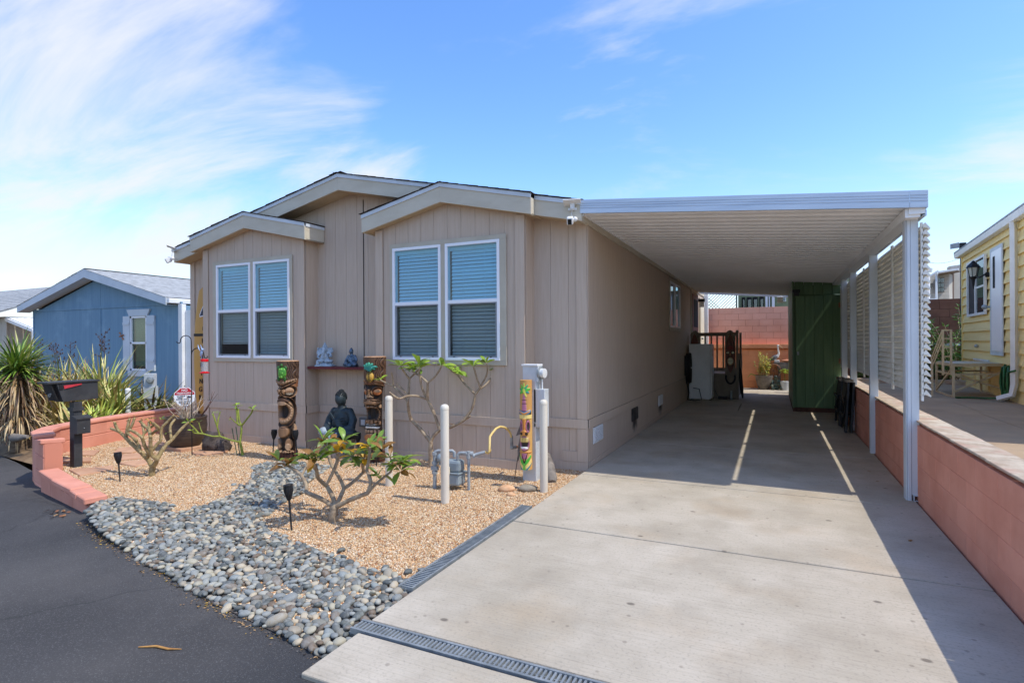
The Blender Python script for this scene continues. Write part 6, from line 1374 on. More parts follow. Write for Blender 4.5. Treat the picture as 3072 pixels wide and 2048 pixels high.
seccam((-9.12, 6.0, 2.98), R(-35), 'white solar security camera at the far left end of the fascia', 1)
# ================================================================== left: neighbour's planting and blue house
pl = MB(); pl.add([(-9.83, 4.5, -.34), (-9.83, 5.0, -.05), (-12.0, 5.4, -.05), (-12.0, 4.72, -.33), (-9.83, 16, -.03), (-12, 16, -.03), (-40, 9, -.05), (-40, 18, -.03), (-40, 6.6, -.33)], [(0, 1, 2, 3), (1, 4, 5, 2), (2, 5, 7, 6), (3, 2, 6, 8)]); pl = pl.build('planting_soil', M['soil']); struct(pl)
b = MB(); b.bx(-13.9, -9.85, 8.2, 20, -.05, -.022); struct(b.build('neighbour_drive', M['concrete2']))
M['blade_g'] = mat('yucca_green', '64802a', '7f9a3a', rough=.45, attr='Col', scale=3, spec=.4)
def blades(name, parent, specs, m, seed, seg=5):
    """specs: (origin, azimuth, elevation, length, width, droop, colour) -> one mass of sword leaves"""
    b = MB()
    for (o_, az, el_, L_, w_, dr, c) in specs:
        d = Vector((math.cos(az)*math.cos(el_), math.sin(az)*math.cos(el_), math.sin(el_))); side = Vector((-math.sin(az), math.cos(az), 0)); p = Vector(o_); v = []; e = el_
        for i in range(seg+1):
            t_ = i/seg; ww = w_*(1-t_**2.2)*(.55+.9*min(1, t_*3)*.5) + .0015; up = Vector((-math.cos(az)*math.sin(e), -math.sin(az)*math.sin(e), math.cos(e)))
            v += [p - side*ww/2 + up*ww*.22, p, p + side*ww/2 + up*ww*.22]
            e -= dr*(.4+1.2*t_)/seg; p = p + Vector((math.cos(az)*math.cos(e), math.sin(az)*math.cos(e), math.sin(e)))*L_/seg
        f = [(i*3+j, (i+1)*3+j, (i+1)*3+j+1, i*3+j+1) for i in range(seg) for j in (0, 1)]
        b.add(v, f, c)
    o = b.build(name, m, parent, smooth=180); return o
M['bladeleaf'] = mat('sword_leaf', 'ffffff', rough=.42, attr='Col', spec=.45)
yr = random.Random(5)
yu = thing('yucca_plant', 'large yucca with green crown and brown dead skirt at the far left', 'yucca', (-11.35, 4.85, -.06))
b = MB(); b.tube([(0, 0, -.2), (.02, 0, .4), (-.03, .02, .8), (-.06, .0, 1.15)], [.17, .12, .11, .1], 12); b.build('trunk', mat('yucca_trunk', '7d6a55', '5b4a3a', rough=.95, scale=12, stretch=(1, 1, 3), bump=.8, bscale=20), yu, smooth=60)
sp_ = []
for k in range(330):
    az = yr.uniform(0, 6.28); el_ = math.asin(yr.uniform(-.35, .98)); c = yr.choice(('6d8a2e', '56742a', '86a03c', '4a6626', '9aac4c', 'a8a860')); sp_.append(((-.06+yr.gauss(0, .04), yr.gauss(0, .04), 1.12+yr.gauss(0, .07)), az, el_, yr.uniform(.48, .74), yr.uniform(.028, .044), yr.uniform(.05, .7), c))
blades('crown', yu, sp_, M['bladeleaf'], 1)
sp_ = []
for k in range(330):
    az = yr.uniform(0, 6.28); c = yr.choice(('a98e66', '8c6f4c', 'c1a97f', '6f5439', 'b89c6e', '5a4430')); z = yr.uniform(.25, 1.12); sp_.append(((.1*math.cos(az), .1*math.sin(az), z), az, yr.uniform(-.9, .1), yr.uniform(.4, .62), yr.uniform(.02, .04), yr.uniform(.7, 1.5), c))
blades('dead_skirt', yu, sp_, M['bladeleaf'], 2)
def flax(loc, n, h, seed, label, cols, lean=0, stalks=0):
    r_ = random.Random(seed); t = thing('flax_plant', label, 'flax', loc, group='flax plants by the blue house'); sp_ = []
    for k in range(n):
        az = r_.uniform(0, 6.28); el_ = r_.uniform(.35, 1.5); sp_.append(((r_.gauss(0, .12), r_.gauss(0, .12), -.02), az, el_, h*r_.uniform(.6, 1.15), r_.uniform(.04, .07), r_.uniform(.2, 1.7)*(1.35-el_*.6), r_.choice(cols)))
    blades('blades', t, sp_, M['bladeleaf'], seed)
    for k in range(stalks):
        x, y = r_.gauss(0, .15), r_.gauss(0, .15); H_ = h*r_.uniform(1.15, 1.35); b = MB(); b.tube([(x*.3, y*.3, 0), (x*.6, y*.6, H_*.5), (x, y, H_)], [.009, .007, .004], 6)
        for q in range(14): z = H_*r_.uniform(.72, 1); a = r_.uniform(0, 6.28); p = Vector((x*z/H_, y*z/H_, z)); e = p+Vector((math.cos(a)*.09, math.sin(a)*.09, r_.uniform(.02, .09))); b.tube([p, e], .0035, 5); b.ell(e, (.011, .011, .024), n=6, m=4)
        b.build('flower_stalk', mat('dark_stalk', '5a4640', '3c2c2a', rough=.9, scale=9), t)
GL = ('95a348', 'b3b860', '7d8c3a', 'cdc67a', '66752f', 'd8ca80', '9c8048')
BR = ('a8a256', 'b89e62', '8f7c48', 'c9b878', '707d36', 'a86c44', 'd4c488')
flax((-13.1, 7.05, -.05), 230, 1.45, 3, 'upright flax clump in front of the blue house window', GL, stalks=2)
flax((-13.9, 6.75, -.05), 210, 1.3, 4, 'flax clump with dark seed stalks behind the mailbox', BR, stalks=3)
flax((-12.45, 6.1, -.05), 170, 1.05, 6, 'low arching flax clump between the yucca and the mailbox', BR)
flax((-12.2, 7.6, -.05), 90, .85, 8, 'dark arching flax clump beside the grey meter of the blue house', ('6b7a34', '4c5a28', '8a7a44', '5a4a34', 'a89a58'))
flax((-11.25, 5.9, -.05), 70, .6, 9, 'bright young flax clump just over the curved wall', ('a9b84a', 'c3c25a', '7f9636'))
flax((-12.7, 5.65, -.05), 190, 1.15, 15, 'sprawling dry flax clump right behind the yucca trunk', BR)
flax((-11.9, 6.6, -.05), 150, 1.0, 16, 'olive flax clump between the two white bollards', GL)
flax((-10.75, 5.35, -.05), 80, .75, 17, 'small tangled flax clump at the outer foot of the curved wall', BR)
flax((-14.8, 6.6, -.05), 190, 1.35, 18, 'tall dry flax clump to the left behind the yucca crown', BR, stalks=1)
# fallen leaves and grass tufts at the edge
b = MB(); gr_ = random.Random(4)
for k in range(700):
    x = gr_.uniform(-14, -9.9); y = gr_.uniform(4.75, 6.2); b.add([(x, y, -.05), (x+gr_.uniform(-.05, .05), y+gr_.uniform(-.04, .04), gr_.uniform(-.03, .03)), (x+.012, y+.01, -.05)], [(0, 1, 2)], gr_.choice(('b08a4a', '8f6a3a', 'c7a765', '6d8a3a', '7f5a34')))
o = b.build('leaf_litter', M['bladeleaf']); o['kind'] = 'stuff'; o['label'] = 'dry leaf litter and grass tufts below the yucca'
b = MB(); b.tube([(-11.4, 4.75, -.0), (-11.05, 4.66, -.01), (-10.8, 4.72, .02)], [.05, .075, .03], 9); o = b.build('palm_log', M['drift'], None, smooth=60, loc=(-11.1, 4.7, -.03)); tag(o, 'pale log lying at the foot of the yucca', 'log')
bollard((-11.62, 6.72, -.05), .66, 'white pipe bollard left of the grey meter, beside the flax', .048, 'white', 'white bollards beyond the curved wall')
bollard((-12.30, 6.39, -.05), .48, 'white pipe bollard seen between mailbox post and flax', .052, 'white', 'white bollards beyond the curved wall')
me_ = thing('neighbour_meter', 'grey meter pedestal in front of the blue house', 'electric meter', (-12.2, 7.52, -.05), R(35))
b = MB(); b.bx(-.1, .1, -.07, .07, -.05, .36); b.build('pedestal', M['meterbox'], me_, bevel=.006)
b = MB(); b.bx(-.11, .13, -.1, .06, .36, .62); b.build('breaker_box', M['meterbox'], me_, bevel=.006)
b = MB(); b.bx(-.1, .1, -.07, .07, .62, .9); b.build('meter_case', M['meterbox'], me_, bevel=.006)
b = MB(); b.lathe([(.075, 0), (.07, .06), (.06, .075), (0, .08)], (.03, -.07, .77), 18, axis=(.2, -1, 0)); b.build('meter_dial', M['steel'], me_, smooth=50)

# ---- blue house
M['blue'] = mat('blue_siding', '7697ab', '64879e', rough=.75, scale=2, stretch=(5, 5, .25), lo=.3, hi=.7, bump=.1, bscale=20, rv=.02, dirt='92b0c2', dirt_scale=1.3, dirt_lo=.55, dirt_hi=.85)
M['bluetrim'] = mat('blue_trim', '5b8db0', rough=.7); M['greyroof'] = mat('grey_shingle', 'a9aaa8', '8f908e', rough=.95, scale=6, bump=.5, bscale=50, rv=.07)
M['palegrey'] = mat('pale_fascia', 'cdd4d8', 'c2cacf', rough=.6, scale=2); M['oliveglass'] = glass_mat('neighbour_glass', 'd3e2da', .03, dens=.05)
bh = thing('blue_house', 'blue mobile home with grey shingle roof at the left', 'house', (-17.7, 9.5, -.05), world=True)
BX0, BX1, BY = -21.35, -14.08, 9.5; bc = -17.72
bz = lambda x: 3.40 - .262*abs(x-bc)
def bpanel(x0, x1, z0, ztop):
    b = MB(); pts = [(x0, BY, z0), (x1, BY, z0), (x1, BY, ztop(x1))]
    if x0 < bc < x1: pts.append((bc, BY, ztop(bc)))
    pts.append((x0, BY, ztop(x0))); b.prism(pts, (0, .04, 0)); b.build('siding_panel', M['blue'], bh)
W0, W1, WZ_0, WZ_1 = -16.25, -15.52, .75, 2.255
bpanel(BX0, -17.71, -.1, lambda x: 2.515); bpanel(-17.69, W0, -.1, lambda x: 2.515); bpanel(W1, BX1, -.1, lambda x: 2.515); bpanel(W0+.002, W1-.002, -.1, lambda x: WZ_0); bpanel(W0+.002, W1-.002, WZ_1, lambda x: 2.515)
bpanel(BX0+.3, -17.71, 2.59, lambda x: bz(x)+.02); bpanel(-17.70, BX1-.3, 2.59, lambda x: bz(x)+.02)
b = MB(); b.bx(BX0, BX1, BY-.018, BY+.03, 2.516, 2.589); b.build('belt_board', M['blue'], bh)
for x in (BX0, -17.73, BX1-.09): b = MB(); b.bx(x, x+(.06 if x < -17.73 or x > -17 else .05), BY-.016, BY-.001, -.1, 2.515); b.build('batten', M['blue'], bh)
b = MB(); b.bx(-15.0, BX1, BY-.02, BY-.001, .06, .12); b.build('belly_band', M['blue'], bh)
b = MB(); b.bx(BX0, BX0+.05, BY+.05, BY+14, -.1, 2.5); b.bx(BX1-.05, BX1, BY+.05, BY+14, -.1, 2.5); b.bx(BX0, BX1, BY+13.9, BY+14, -.1, 2.5); b.build('side_walls', M['blue'], bh)
EXL, EXR, EZT, PKT, PX = -21.60, -14.24, 2.69, 3.645, -17.93
rf_ = MB()
for xe in (EXL, EXR): rf_.prism([(PX, 9.2, PKT-.01), (xe, 9.2, EZT-.01), (xe, 9.2, EZT-.06), (PX, 9.2, PKT-.06)], (0, 14.5, 0))
rf_ = rf_.build('roof', M['greyroof'], bh)
for xe in (EXL, EXR): slope(rf_, PX, PKT, xe, EZT, 9.17, 23.7, 18)
for c_ in rf_.children: c_.data.materials[0] = M['greyroof']
for xe in (EXL, EXR):
    b = MB(); b.prism([(PX, 9.18, PKT), (xe, 9.18, EZT), (xe, 9.18, EZT-.195), (PX, 9.18, PKT-.24)], (0, .03, 0)); b.build('fascia_board', M['palegrey'], bh)
    b = MB(); b.prism([(PX, 9.21, PKT-.235), (xe, 9.21, EZT-.19), (xe, 9.52, EZT-.19), (PX, 9.52, PKT-.235)], (0, 0, .01)); b.build('soffit', M['palegrey'], bh)
b = MB(); b.bx(EXR-.02, EXR+.11, 9.2, 23, EZT-.15, EZT-.02); b.build('gutter', M['white'], bh, bevel=.02)
b = MB(); b.bx(-14.05, -13.90, 9.38, 9.5, -.05, 2.52); b.build('downspout', M['white'], bh, bevel=.01)
b = MB(); b.prism([(-15.6, 12.2, 3.06), (-14.95, 12.2, 2.89), (-14.95, 12.9, 2.89), (-15.6, 12.9, 3.06)], (.02, 0, .09)); b.build('skylight', M['gutter'], rf_)
b = MB()
for q in ((W0, W1, WZ_1-.05, WZ_1), (W0, W1, WZ_0, WZ_0+.05), (W0, W0+.05, WZ_0, WZ_1), (W1-.05, W1, WZ_0, WZ_1), (W0, W1, 1.49, 1.54)): b.bx(q[0], q[1], BY-.03, BY+.03, q[2], q[3])
wb_ = b.build('window', M['vinyl'], bh)
b = MB(); b.bx(W0+.04, W1-.04, BY+.005, BY+.01, WZ_0+.04, WZ_1-.04); b.build('pane', M['oliveglass'], wb_)
bs_ = MB(); bs_.box((0, 0, 0), (W1-W0-.1, .006, .055), Matrix.Rotation(R(20), 3, 'X')); me = bs_.mesh('blind_slat'); me.materials.append(M['cream']); z = WZ_1-.08
while z > WZ_0+.1: inst('blind_slat', me, wb_, ((W0+W1)/2, BY+.08, z)); z -= .058
for x0, x1 in ((W0-.32, W0-.01), (W1+.01, W1+.35)):
    b = MB(); b.bx(x0, x1, BY-.045, BY-.001, WZ_0+.0, WZ_1+.01); sh_ = b.build('shutter', M['palegrey'], bh, bevel=.004)
    for z in (WZ_1-.24, WZ_0+.25): b = MB(); b.bx(x0+.01, x1-.01, BY-.062, BY-.046, z, z+.08); b.build('shutter_batten', M['palegrey'], sh_)
b = MB(); b.prism([(-16.28, BY-.05, 2.257), (-15.47, BY-.05, 2.257), (-15.36, BY-.05, 2.44), (-16.39, BY-.05, 2.44)], (0, .045, 0)); b.build('window_header', M['palegrey'], bh)
b = MB(); b.bx(W0-.1, W1+.12, BY-.05, BY-.001, .595, .745); b.build('window_sill', M['palegrey'], bh)
b = MB(); b.bx(-13.87, -13.2, 9.46, 9.5, -.05, 2.36); o = b.build('white_screen_panel', M['white'], None, loc=(-13.5, 9.46, 0)); tag(o, 'white panel seen between the blue house and the surfboard corner', 'panel')
or_ = thing('dragonfly_ornament', 'small tan dragonfly ornament on the left shutter of the blue house', 'ornament', (-16.60, 9.43, 1.72), world=True)
b = MB(); b.tube([(-16.68, 9.43, 1.70), (-16.5, 9.43, 1.74)], .02, 6); b.build('body', M['copper'], or_)
b = MB(); b.prism([(-16.6, 9.43, 1.72), (-16.72, 9.43, 1.80), (-16.66, 9.43, 1.83)], (0, .01, 0)); b.prism([(-16.6, 9.43, 1.72), (-16.55, 9.43, 1.60), (-16.48, 9.43, 1.62)], (0, .01, 0)); b.build('wings', M['copper'], or_)

# ---- grey house farther left
gh_ = thing('grey_house', 'pale grey house with grey shingle roof at the far left edge', 'house', (-33, 14, 0), world=True)
M['paleg'] = mat('pale_grey_siding', 'bdb8ab', 'b2ada0', rough=.8, scale=2, rv=.03)
def Pd(x, y, D): return at(x, y, D)
b = MB(); b.bx(-40, -31.35, 12.9, 22, -.3, 2.75); b.build('wall', M['paleg'], gh_)
x = -40
while x < -31.5: b = MB(); b.bx(x, x+.39, 12.87, 12.9, -.3, 2.72); b.build('siding_panel', M['paleg'], gh_); x += .4
rg = MB(); rg.prism([(-42, 12.4, 2.85), (-30.9, 12.4, 2.85), (-30.9, 17, 4.6), (-42, 17, 4.6)], (0, 0, .05)); rg = rg.build('roof', M['greyroof'], gh_)
for k in range(14):
    a, c = k/14, (k+1)/14; b = MB(); ya, yb = 12.38+4.6*a, 12.38+4.6*c; za, zb = 2.90+1.75*a, 2.90+1.75*c; b.prism([(-42, ya, za+.02), (-30.88, ya, za+.02), (-30.88, yb, zb+.005), (-42, yb, zb+.005)], (0, 0, .02)); b.build('shingle_course', M['greyroof'], rg)
b = MB(); b.bx(-42, -30.9, 12.36, 12.42, 2.68, 2.88); b.build('fascia_board', M['white'], gh_)
ac = thing('patio_cover', 'white ribbed patio cover on the side of the grey house', 'patio cover', (-30.5, 13.5, 0), world=True)
b = MB(); b.prism([(-31.3, 12.85, 2.70), (-29.0, 12.85, 2.15), (-29.0, 12.85, 2.02), (-31.3, 12.85, 2.55)], (0, .08, 0)); b.build('fascia', M['white'], ac)
for k in range(16):
    b = MB(); y0 = 12.95+.3*k; b.prism([(-31.3, y0, 2.70), (-29.0, y0, 2.15), (-29.0, y0+.28, 2.15), (-31.3, y0+.28, 2.70)], (0, 0, .03)); b.build('roof_pan', M['alu'], ac)
b = MB(); b.bx(-31.3, -29.0, 15.5, 15.6, -.3, 2.4); b.build('screen_wall', M['paleg'], ac)
b = MB(); b.bx(-29.06, -28.98, 12.86, 12.94, -.3, 2.1); b.build('post', M['white'], ac)
# ================================================================== right: yellow house and yard
YA = Vector((3.971, 16.082, 0)); YD = Vector((-.084, -.9965, 0)).normalized(); YN = Vector((-YD.y*-1, 0, 0)); YN = Vector((YD.y, -YD.x, 0))
def yp(u, z, n=0): p = YA + YD*u + YN*n; return Vector((p.x, p.y, z))
M['yellow'] = mat('yellow_lap_siding', 'edd697', 'e5ca88', rough=.65, scale=2, stretch=(1, .4, 5), bump=.08, bscale=20, rv=.03); M['cornery'] = mat('yellow_corner', 'e3c982', rough=.6)
yh = thing('yellow_house', 'yellow lap-sided house with white narrow door at the right edge', 'house', (3.6, 12, .45), world=True)
b = MB(); b.prism([yp(0, .40, -.03), yp(9, .40, -.03), yp(9, 3.45, -.03), yp(0, 3.45, -.03)], YN*-.15); b.build('wall', M['yellow'], yh)
z = .45; k = 0
while z < 3.38:
    h = min(.2, 3.44-z); b = MB(); b.prism([yp(.03, z, .022), yp(.03, z, -.03), yp(.03, z+h+.01, -.03), yp(.03, z+h+.01, -.018)], YD*8.9); b.build('lap_board', M['yellow'], yh); z += .2
b = MB(); b.prism([yp(-.03, .45, .026), yp(.05, .45, .026), yp(.05, 3.42, .026), yp(-.03, 3.42, .026)], YN*-.1); b.build('corner_board', M['cornery'], yh)
gt = MB(); g0, g1 = yp(-.25, 0), yp(9, 0)
gt.prism([yp(-.25, 3.38, .0), yp(-.25, 3.38, .11), yp(-.25, 3.49, .13), yp(-.25, 3.49, 0)], YD*9.2); gt.build('gutter', M['white'], yh, bevel=.008)
b = MB(); b.prism([yp(-.28, 3.50, .12), yp(-.28, 3.53, .12), yp(-.28, 4.0, -1.9), yp(-.28, 3.97, -1.9)], YD*9.2); b.build('roof', M['greyroof'], yh)
def yrect(u0, u1, z0, z1, n0, n1): m = MB(); m.prism([yp(u0, z0, n0), yp(u1, z0, n0), yp(u1, z1, n0), yp(u0, z1, n0)], YN*(n1-n0)); return m
# window
w_ = MB()
for q in ((.80, 2.45, 1.97, 2.02), (.80, 2.45, 3.09, 3.14), (.80, .86, 2.02, 3.09), (2.39, 2.45, 2.02, 3.09), (1.58, 1.63, 2.02, 3.09)): w_.prism([yp(q[0], q[2], .024), yp(q[1], q[2], .024), yp(q[1], q[3], .024), yp(q[0], q[3], .024)], YN*.04)
yw = w_.build('window', M['white'], yh)
yrect(.86, 1.58, 2.02, 3.09, .026, .034).build('insect_screen', mat('dark_screen', '4a4340', '3a3432', rough=.9), yw)
yrect(1.63, 2.39, 2.02, 3.09, .024, .030).build('dark_backing', M['dark'], yw)
for z0, z1 in ((2.05, 2.52), (2.56, 3.06)): yrect(1.66, 2.36, z0, z1, .04, .044).build('pane', M['bluepane'], yw)
yrect(1.63, 2.39, 2.52, 2.56, .032, .05).build('sash_bar', M['white'], yw)
# narrow door
yrect(2.76, 3.64, 1.19, 3.17, .02, .036).build('door_frame', M['palegrey'], yh)
yd = yrect(2.90, 3.60, 1.27, 3.10, .036, .044).build('door', M['vinyl'], yh)
yrect(3.03, 3.18, 2.42, 3.0, .0445, .047).build('door_slot', M['dark'], yd)
b = MB(); b.tube([yp(2.82, 2.09, .05), yp(2.82, 2.09, .1)], .02, 8); b.ell(yp(2.82, 2.09, .13), .045); b.build('door_knob', M['steel'], yd, smooth=60)
# lantern
ln = thing('wall_lantern', 'black wall lantern beside the narrow white door', 'lantern', yp(2.55, 2.7, .05), world=True)
b = MB(); b.tube([yp(2.6, 2.72, .02), yp(2.6, 2.72, .07)], .05, 8); b.tube([yp(2.6, 2.74, .06), yp(2.5, 2.68, .14), yp(2.38, 2.72, .18)], .016, 7); b.build('bracket', M['blackmetal'], ln)
c_ = yp(2.3, 0, .2)
b = MB(); b.lathe([(.055, 2.72), (.085, 2.9)], c_, 6); b.build('lamp_glass', mat('frosted_glass', 'b9b9ad', rough=.4), ln)
b = MB(); b.lathe([(.125, 2.895), (.085, 2.95), (.04, 3.0), (.02, 3.03), (0, 3.04)], c_, 6); b.build('roof', M['blackmetal'], ln)
b = MB(); b.lathe([(.0, 2.45), (.02, 2.56), (.03, 2.66), (.06, 2.70), (.06, 2.72)], c_, 6)
for k in range(6): a = math.pi/3*k; b.tube([c_+Vector((.06*math.cos(a), .06*math.sin(a), 2.71)), c_+Vector((.09*math.cos(a), .09*math.sin(a), 2.9))], .006, 5)
b.build('cage', M['blackmetal'], ln)
# downspout
b = MB(); P = [yp(4.52, 3.40, .08), yp(4.52, 3.25, .07), yp(4.52, .75, .07), yp(4.52, .58, .10), yp(4.42, .50, .26)]
b.tube(P, .05, 4); b.build('downspout', M['white'], yh)
b = MB(); b.ell(yp(1.61, 1.34, .04), (.035, .035, .035)); b.build('pipe_cap', M['steel'], yh)
for q in ((1.34, 2.66, 1.05, 1.085), (1.34, 1.38, .5, 1.05), (2.62, 2.66, .5, 1.05)): yrect(*q, .024, .05).build('hatch_trim', M['white'] if q[2] > 1 else M['yellow'], yh)
# garden hose
hs_ = thing('garden_hose', 'green garden hose coiled on the yellow wall and trailing onto the paving', 'hose', yp(4.2, .45, .1), world=True)
M['hose'] = mat('green_hose', '2f6b3a', '1f4f2c', rough=.45, scale=9); hr = random.Random(2)
for k in range(7):
    b = MB(); u = 4.02+.06*k; P = []
    for i in range(13): a = math.pi*2*i/12; P.append(yp(u+.10*math.sin(a)+hr.uniform(-.02, .02), .80+.27*math.cos(a)-.06*hr.random(), .06+.02*k % .07+.04*abs(math.sin(a))))
    b.tube(P, .016, 7); b.build('hose_loop', M['hose'], hs_, smooth=80)
b = MB(); b.tube([yp(4.3, .62, .1), yp(4.25, .5, .2), yp(4.0, .47, .35), yp(3.95, .468, .55), yp(4.05, .468, .75)], .016, 7); b.build('hose_end', M['hose'], hs_, smooth=80)
b = MB(); b.tube([yp(4.3, .9, .1), yp(4.5, .95, .13), yp(4.62, .98, .08)], .016, 7); b.build('hose_tail', M['hose'], hs_, smooth=80)
# metal platform steps
M['tanmetal'] = mat('tan_tube_metal', 'cfc0a0', 'baa888', rough=.5, scale=6, metal=.1)
fp = thing('metal_platform', 'tan metal step platform with ladder rails in the neighbouring yard', 'platform', (3.2, 12.8, .45), world=True)
L0, L1, L2, L3 = (2.90, 12.31), (3.74, 12.70), (3.70, 13.85), (2.92, 13.53)
for x, y in (L0, L1, L2, L3): b = MB(); b.beam((x, y, .45), (x, y, 1.03), .035, .035); b.build('leg', M['tanmetal'], fp)
for z, w__ in ((1.02, .04), (.86, .03)):
    for a, c in ((L0, L1), (L1, L2), (L2, L3), (L3, L0)): b = MB(); b.beam((*a, z), (*c, z), .03, w__); b.build('frame_rail', M['tanmetal'], fp)
for a, c in (((*L3, .465), (*L0, .465)), ((*L1, .465), (*L2, .465))): b = MB(); b.beam(a, c, .03, .03); b.build('frame_rail', M['tanmetal'], fp)
b = MB(); b.prism([(*L0, 1.042), (*L1, 1.042), (*L2, 1.042), (*L3, 1.042)], (0, 0, .012)); b.build('platform_plate', M['tanmetal'], fp)
for a, c in (((*L0, .55), (*L1, .92)), ((*L0, .86), (*L1, .58)), ((*L3, .5), (*L0, 1.0))): b = MB(); b.beam(a, c, .025, .03); b.build('cross_brace', M['tanmetal'], fp)
q0, q1 = Vector((2.735, 12.24, 0)), Vector((2.866, 12.30, 0))
for q in (q0, q1): b = MB(); b.beam(q+Vector((0, 0, .85)), q+Vector((0, 0, 1.66)), .03, .03); b.build('ladder_rail', M['tanmetal'], fp)
for z in (1.65, 1.5, 1.34, 1.18, 1.03): b = MB(); b.beam(q0+Vector((0, 0, z)), q1+Vector((0, 0, z)), .02, .025); b.build('ladder_rung', M['tanmetal'], fp)
for k in range(3): b = MB(); b.tube([q0+Vector((0, .05, 1.64-.1*k)), Vector((2.62, 12.5, 1.14-.1*k)), Vector((2.63, 12.55, .95-.1*k))], .011, 6); b.build('hand_rail', M['tanmetal'], fp)
b = MB(); b.beam((2.63, 12.5, .45), (2.63, 12.5, 1.1), .03, .03); b.build('ladder_rail', M['tanmetal'], fp)
# brown wall behind
rw = thing('brown_block_wall', 'weathered brown block wall behind the neighbouring yard', 'wall', (3.4, 17.4, .45), world=True)
b = MB(); b.bx(1.6, 6.5, 17.35, 17.5, .3, 2.5); b.build('mortar_core', M['brown_block'], rw)
blockface(rw, 1.6, 6.2, 17.33, .45, 2.47, .40, .2, 'brown_block', d=.05)
b = MB(); b.bx(1.6, 6.2, 17.18, 17.3, 1.32, 1.38); b.build('ledge_pipe', M['gutter'], rw)
# shrub
shb = thing('oleander_shrub', 'leafy green shrub at the corner of the yellow house', 'shrub', (4.0, 16.55, .45))
b = MB(); sr = random.Random(9); LM2 = []
sk = []
for k in range(34):
    a = sr.uniform(0, 6.28); P = [Vector((sr.gauss(0, .1), sr.gauss(0, .08), 0))]; d = Vector((math.cos(a)*.35-.12, math.sin(a)*.2, 1)).normalized(); L_ = sr.uniform(.6, 2.1)
    for i in range(5): d = (d+Vector((sr.gauss(-.03, .14), sr.gauss(0, .12), sr.gauss(-.05, .1)))).normalized(); P.append(P[-1]+d*L_/5)
    b.tube(P, [.012, .010, .008, .006, .005, .003], 5); sk.append(P)
b.build('stems', M['twig'], shb)
b = MB()
for P in sk:
    for i in range(70):
        t_ = sr.uniform(.15, 1)*5; j = min(4, int(t_)); p = P[j].lerp(P[j+1], t_-j); a = sr.uniform(0, 6.28); e = sr.uniform(-.3, 1); d = Vector((math.cos(a)*math.cos(e), math.sin(a)*math.cos(e), math.sin(e))); s_ = d.cross(Vector((sr.gauss(0, 1), sr.gauss(0, 1), sr.gauss(0, 1)))).normalized(); L_ = sr.uniform(.08, .15)
        q = p+d*L_*.45; b.add([p, q+s_*.014, p+d*L_, q-s_*.014], [(0, 1, 2, 3)], sr.choice(('4f7a2e', '6c9440', '3d6626', '86a855', '5a8436')))
o = b.build('foliage', M['bladeleaf'], shb)
gcv = MB()
for k in range(3500):
    x = sr.uniform(1.9, 3.9); y = sr.uniform(15.95, 17.2); z = .46+sr.uniform(0, .55)*(1-.3*abs(math.sin(x*3))); a = sr.uniform(0, 6.28); d = Vector((math.cos(a), math.sin(a), sr.uniform(-.2, .8)))*.09; s_ = Vector((-d.y, d.x, 0)).normalized()*.02; p = Vector((x, y, z)); gcv.add([p, p+d*.5+s_, p+d, p+d*.5-s_], [(0, 1, 2, 3)], sr.choice(('3c5a26', '4f7032', '2f4a20', '64803c')))
o = gcv.build('ground_cover', M['bladeleaf'], None, loc=(2.9, 16.5, .46)); o['kind'] = 'stuff'; o['label'] = 'dark leafy ground cover along the brown wall'
# solar flood light on a pole
sf = thing('solar_flood_light', 'solar flood light with two panels on a dark pole by the yellow house', 'light', (4.13, 16.75, .45), world=True)
b = MB(); b.tube([(4.13, 16.75, .45), (4.13, 16.75, 3.62)], .045, 8); b.build('pole', M['navy'], sf, smooth=60)
b = MB(); b.bx(4.06, 4.19, 16.65, 16.72, 3.66, 3.80); b.build('lamp_head', M['blackmetal'], sf, bevel=.01)
for x0, x1 in ((3.88, 4.05), (4.20, 4.38)): b = MB(); b.prism([(x0, 16.66, 3.66), (x1, 16.66, 3.68), (x1, 16.66, 3.81), (x0, 16.66, 3.78)], (0, .02, 0)); b.build('solar_panel', M['gaspaint'], sf)
b = MB(); b.tube([(4.13, 16.72, 3.60), (4.13, 16.69, 3.68)], .03, 8); b.build('mount', M['white'], sf)
# houses farther back
fh = thing('far_grey_house', 'pale grey lap-sided house with porch seen above the brown wall', 'house', (6.6, 31, 0), world=True)
def far(x, y, D): return at(2700+x/4.9, 640+y/4.9, D)
D_ = 25
pw = [far(440, 900, D_), far(725, 880, D_), far(725, 1300, D_), far(440, 1300, D_)]
b = MB(); b.prism(pw, (.3, .8, 0)); b.build('wall', M['paleg'], fh)
for k in range(9):
    t0, t1 = k/9, (k+.93)/9; P0 = pw[0].lerp(pw[3], t0); P1 = pw[1].lerp(pw[2], t0); P2 = pw[1].lerp(pw[2], t1); P3 = pw[0].lerp(pw[3], t1); of = Vector((-.03, -.08, 0)); b = MB(); b.prism([P0+of, P1+of, P2+of, P3+of], (.01, .03, 0)); b.build('lap_board', M['paleg'], fh)
pw2 = [far(760, 860, D_+1), far(905, 830, D_+1), far(905, 1300, D_+1), far(760, 1300, D_+1)]; b = MB(); b.prism(pw2, (.3, .8, 0)); b.build('wall', M['paleg'], fh)
b = MB(); b.prism([far(735, 880, D_+.6), far(765, 870, D_+.6), far(765, 1300, D_+.6), far(735, 1300, D_+.6)], (.3, .8, 0)); b.build('door', mat('brown_door', '5d4a3e', rough=.8), fh)
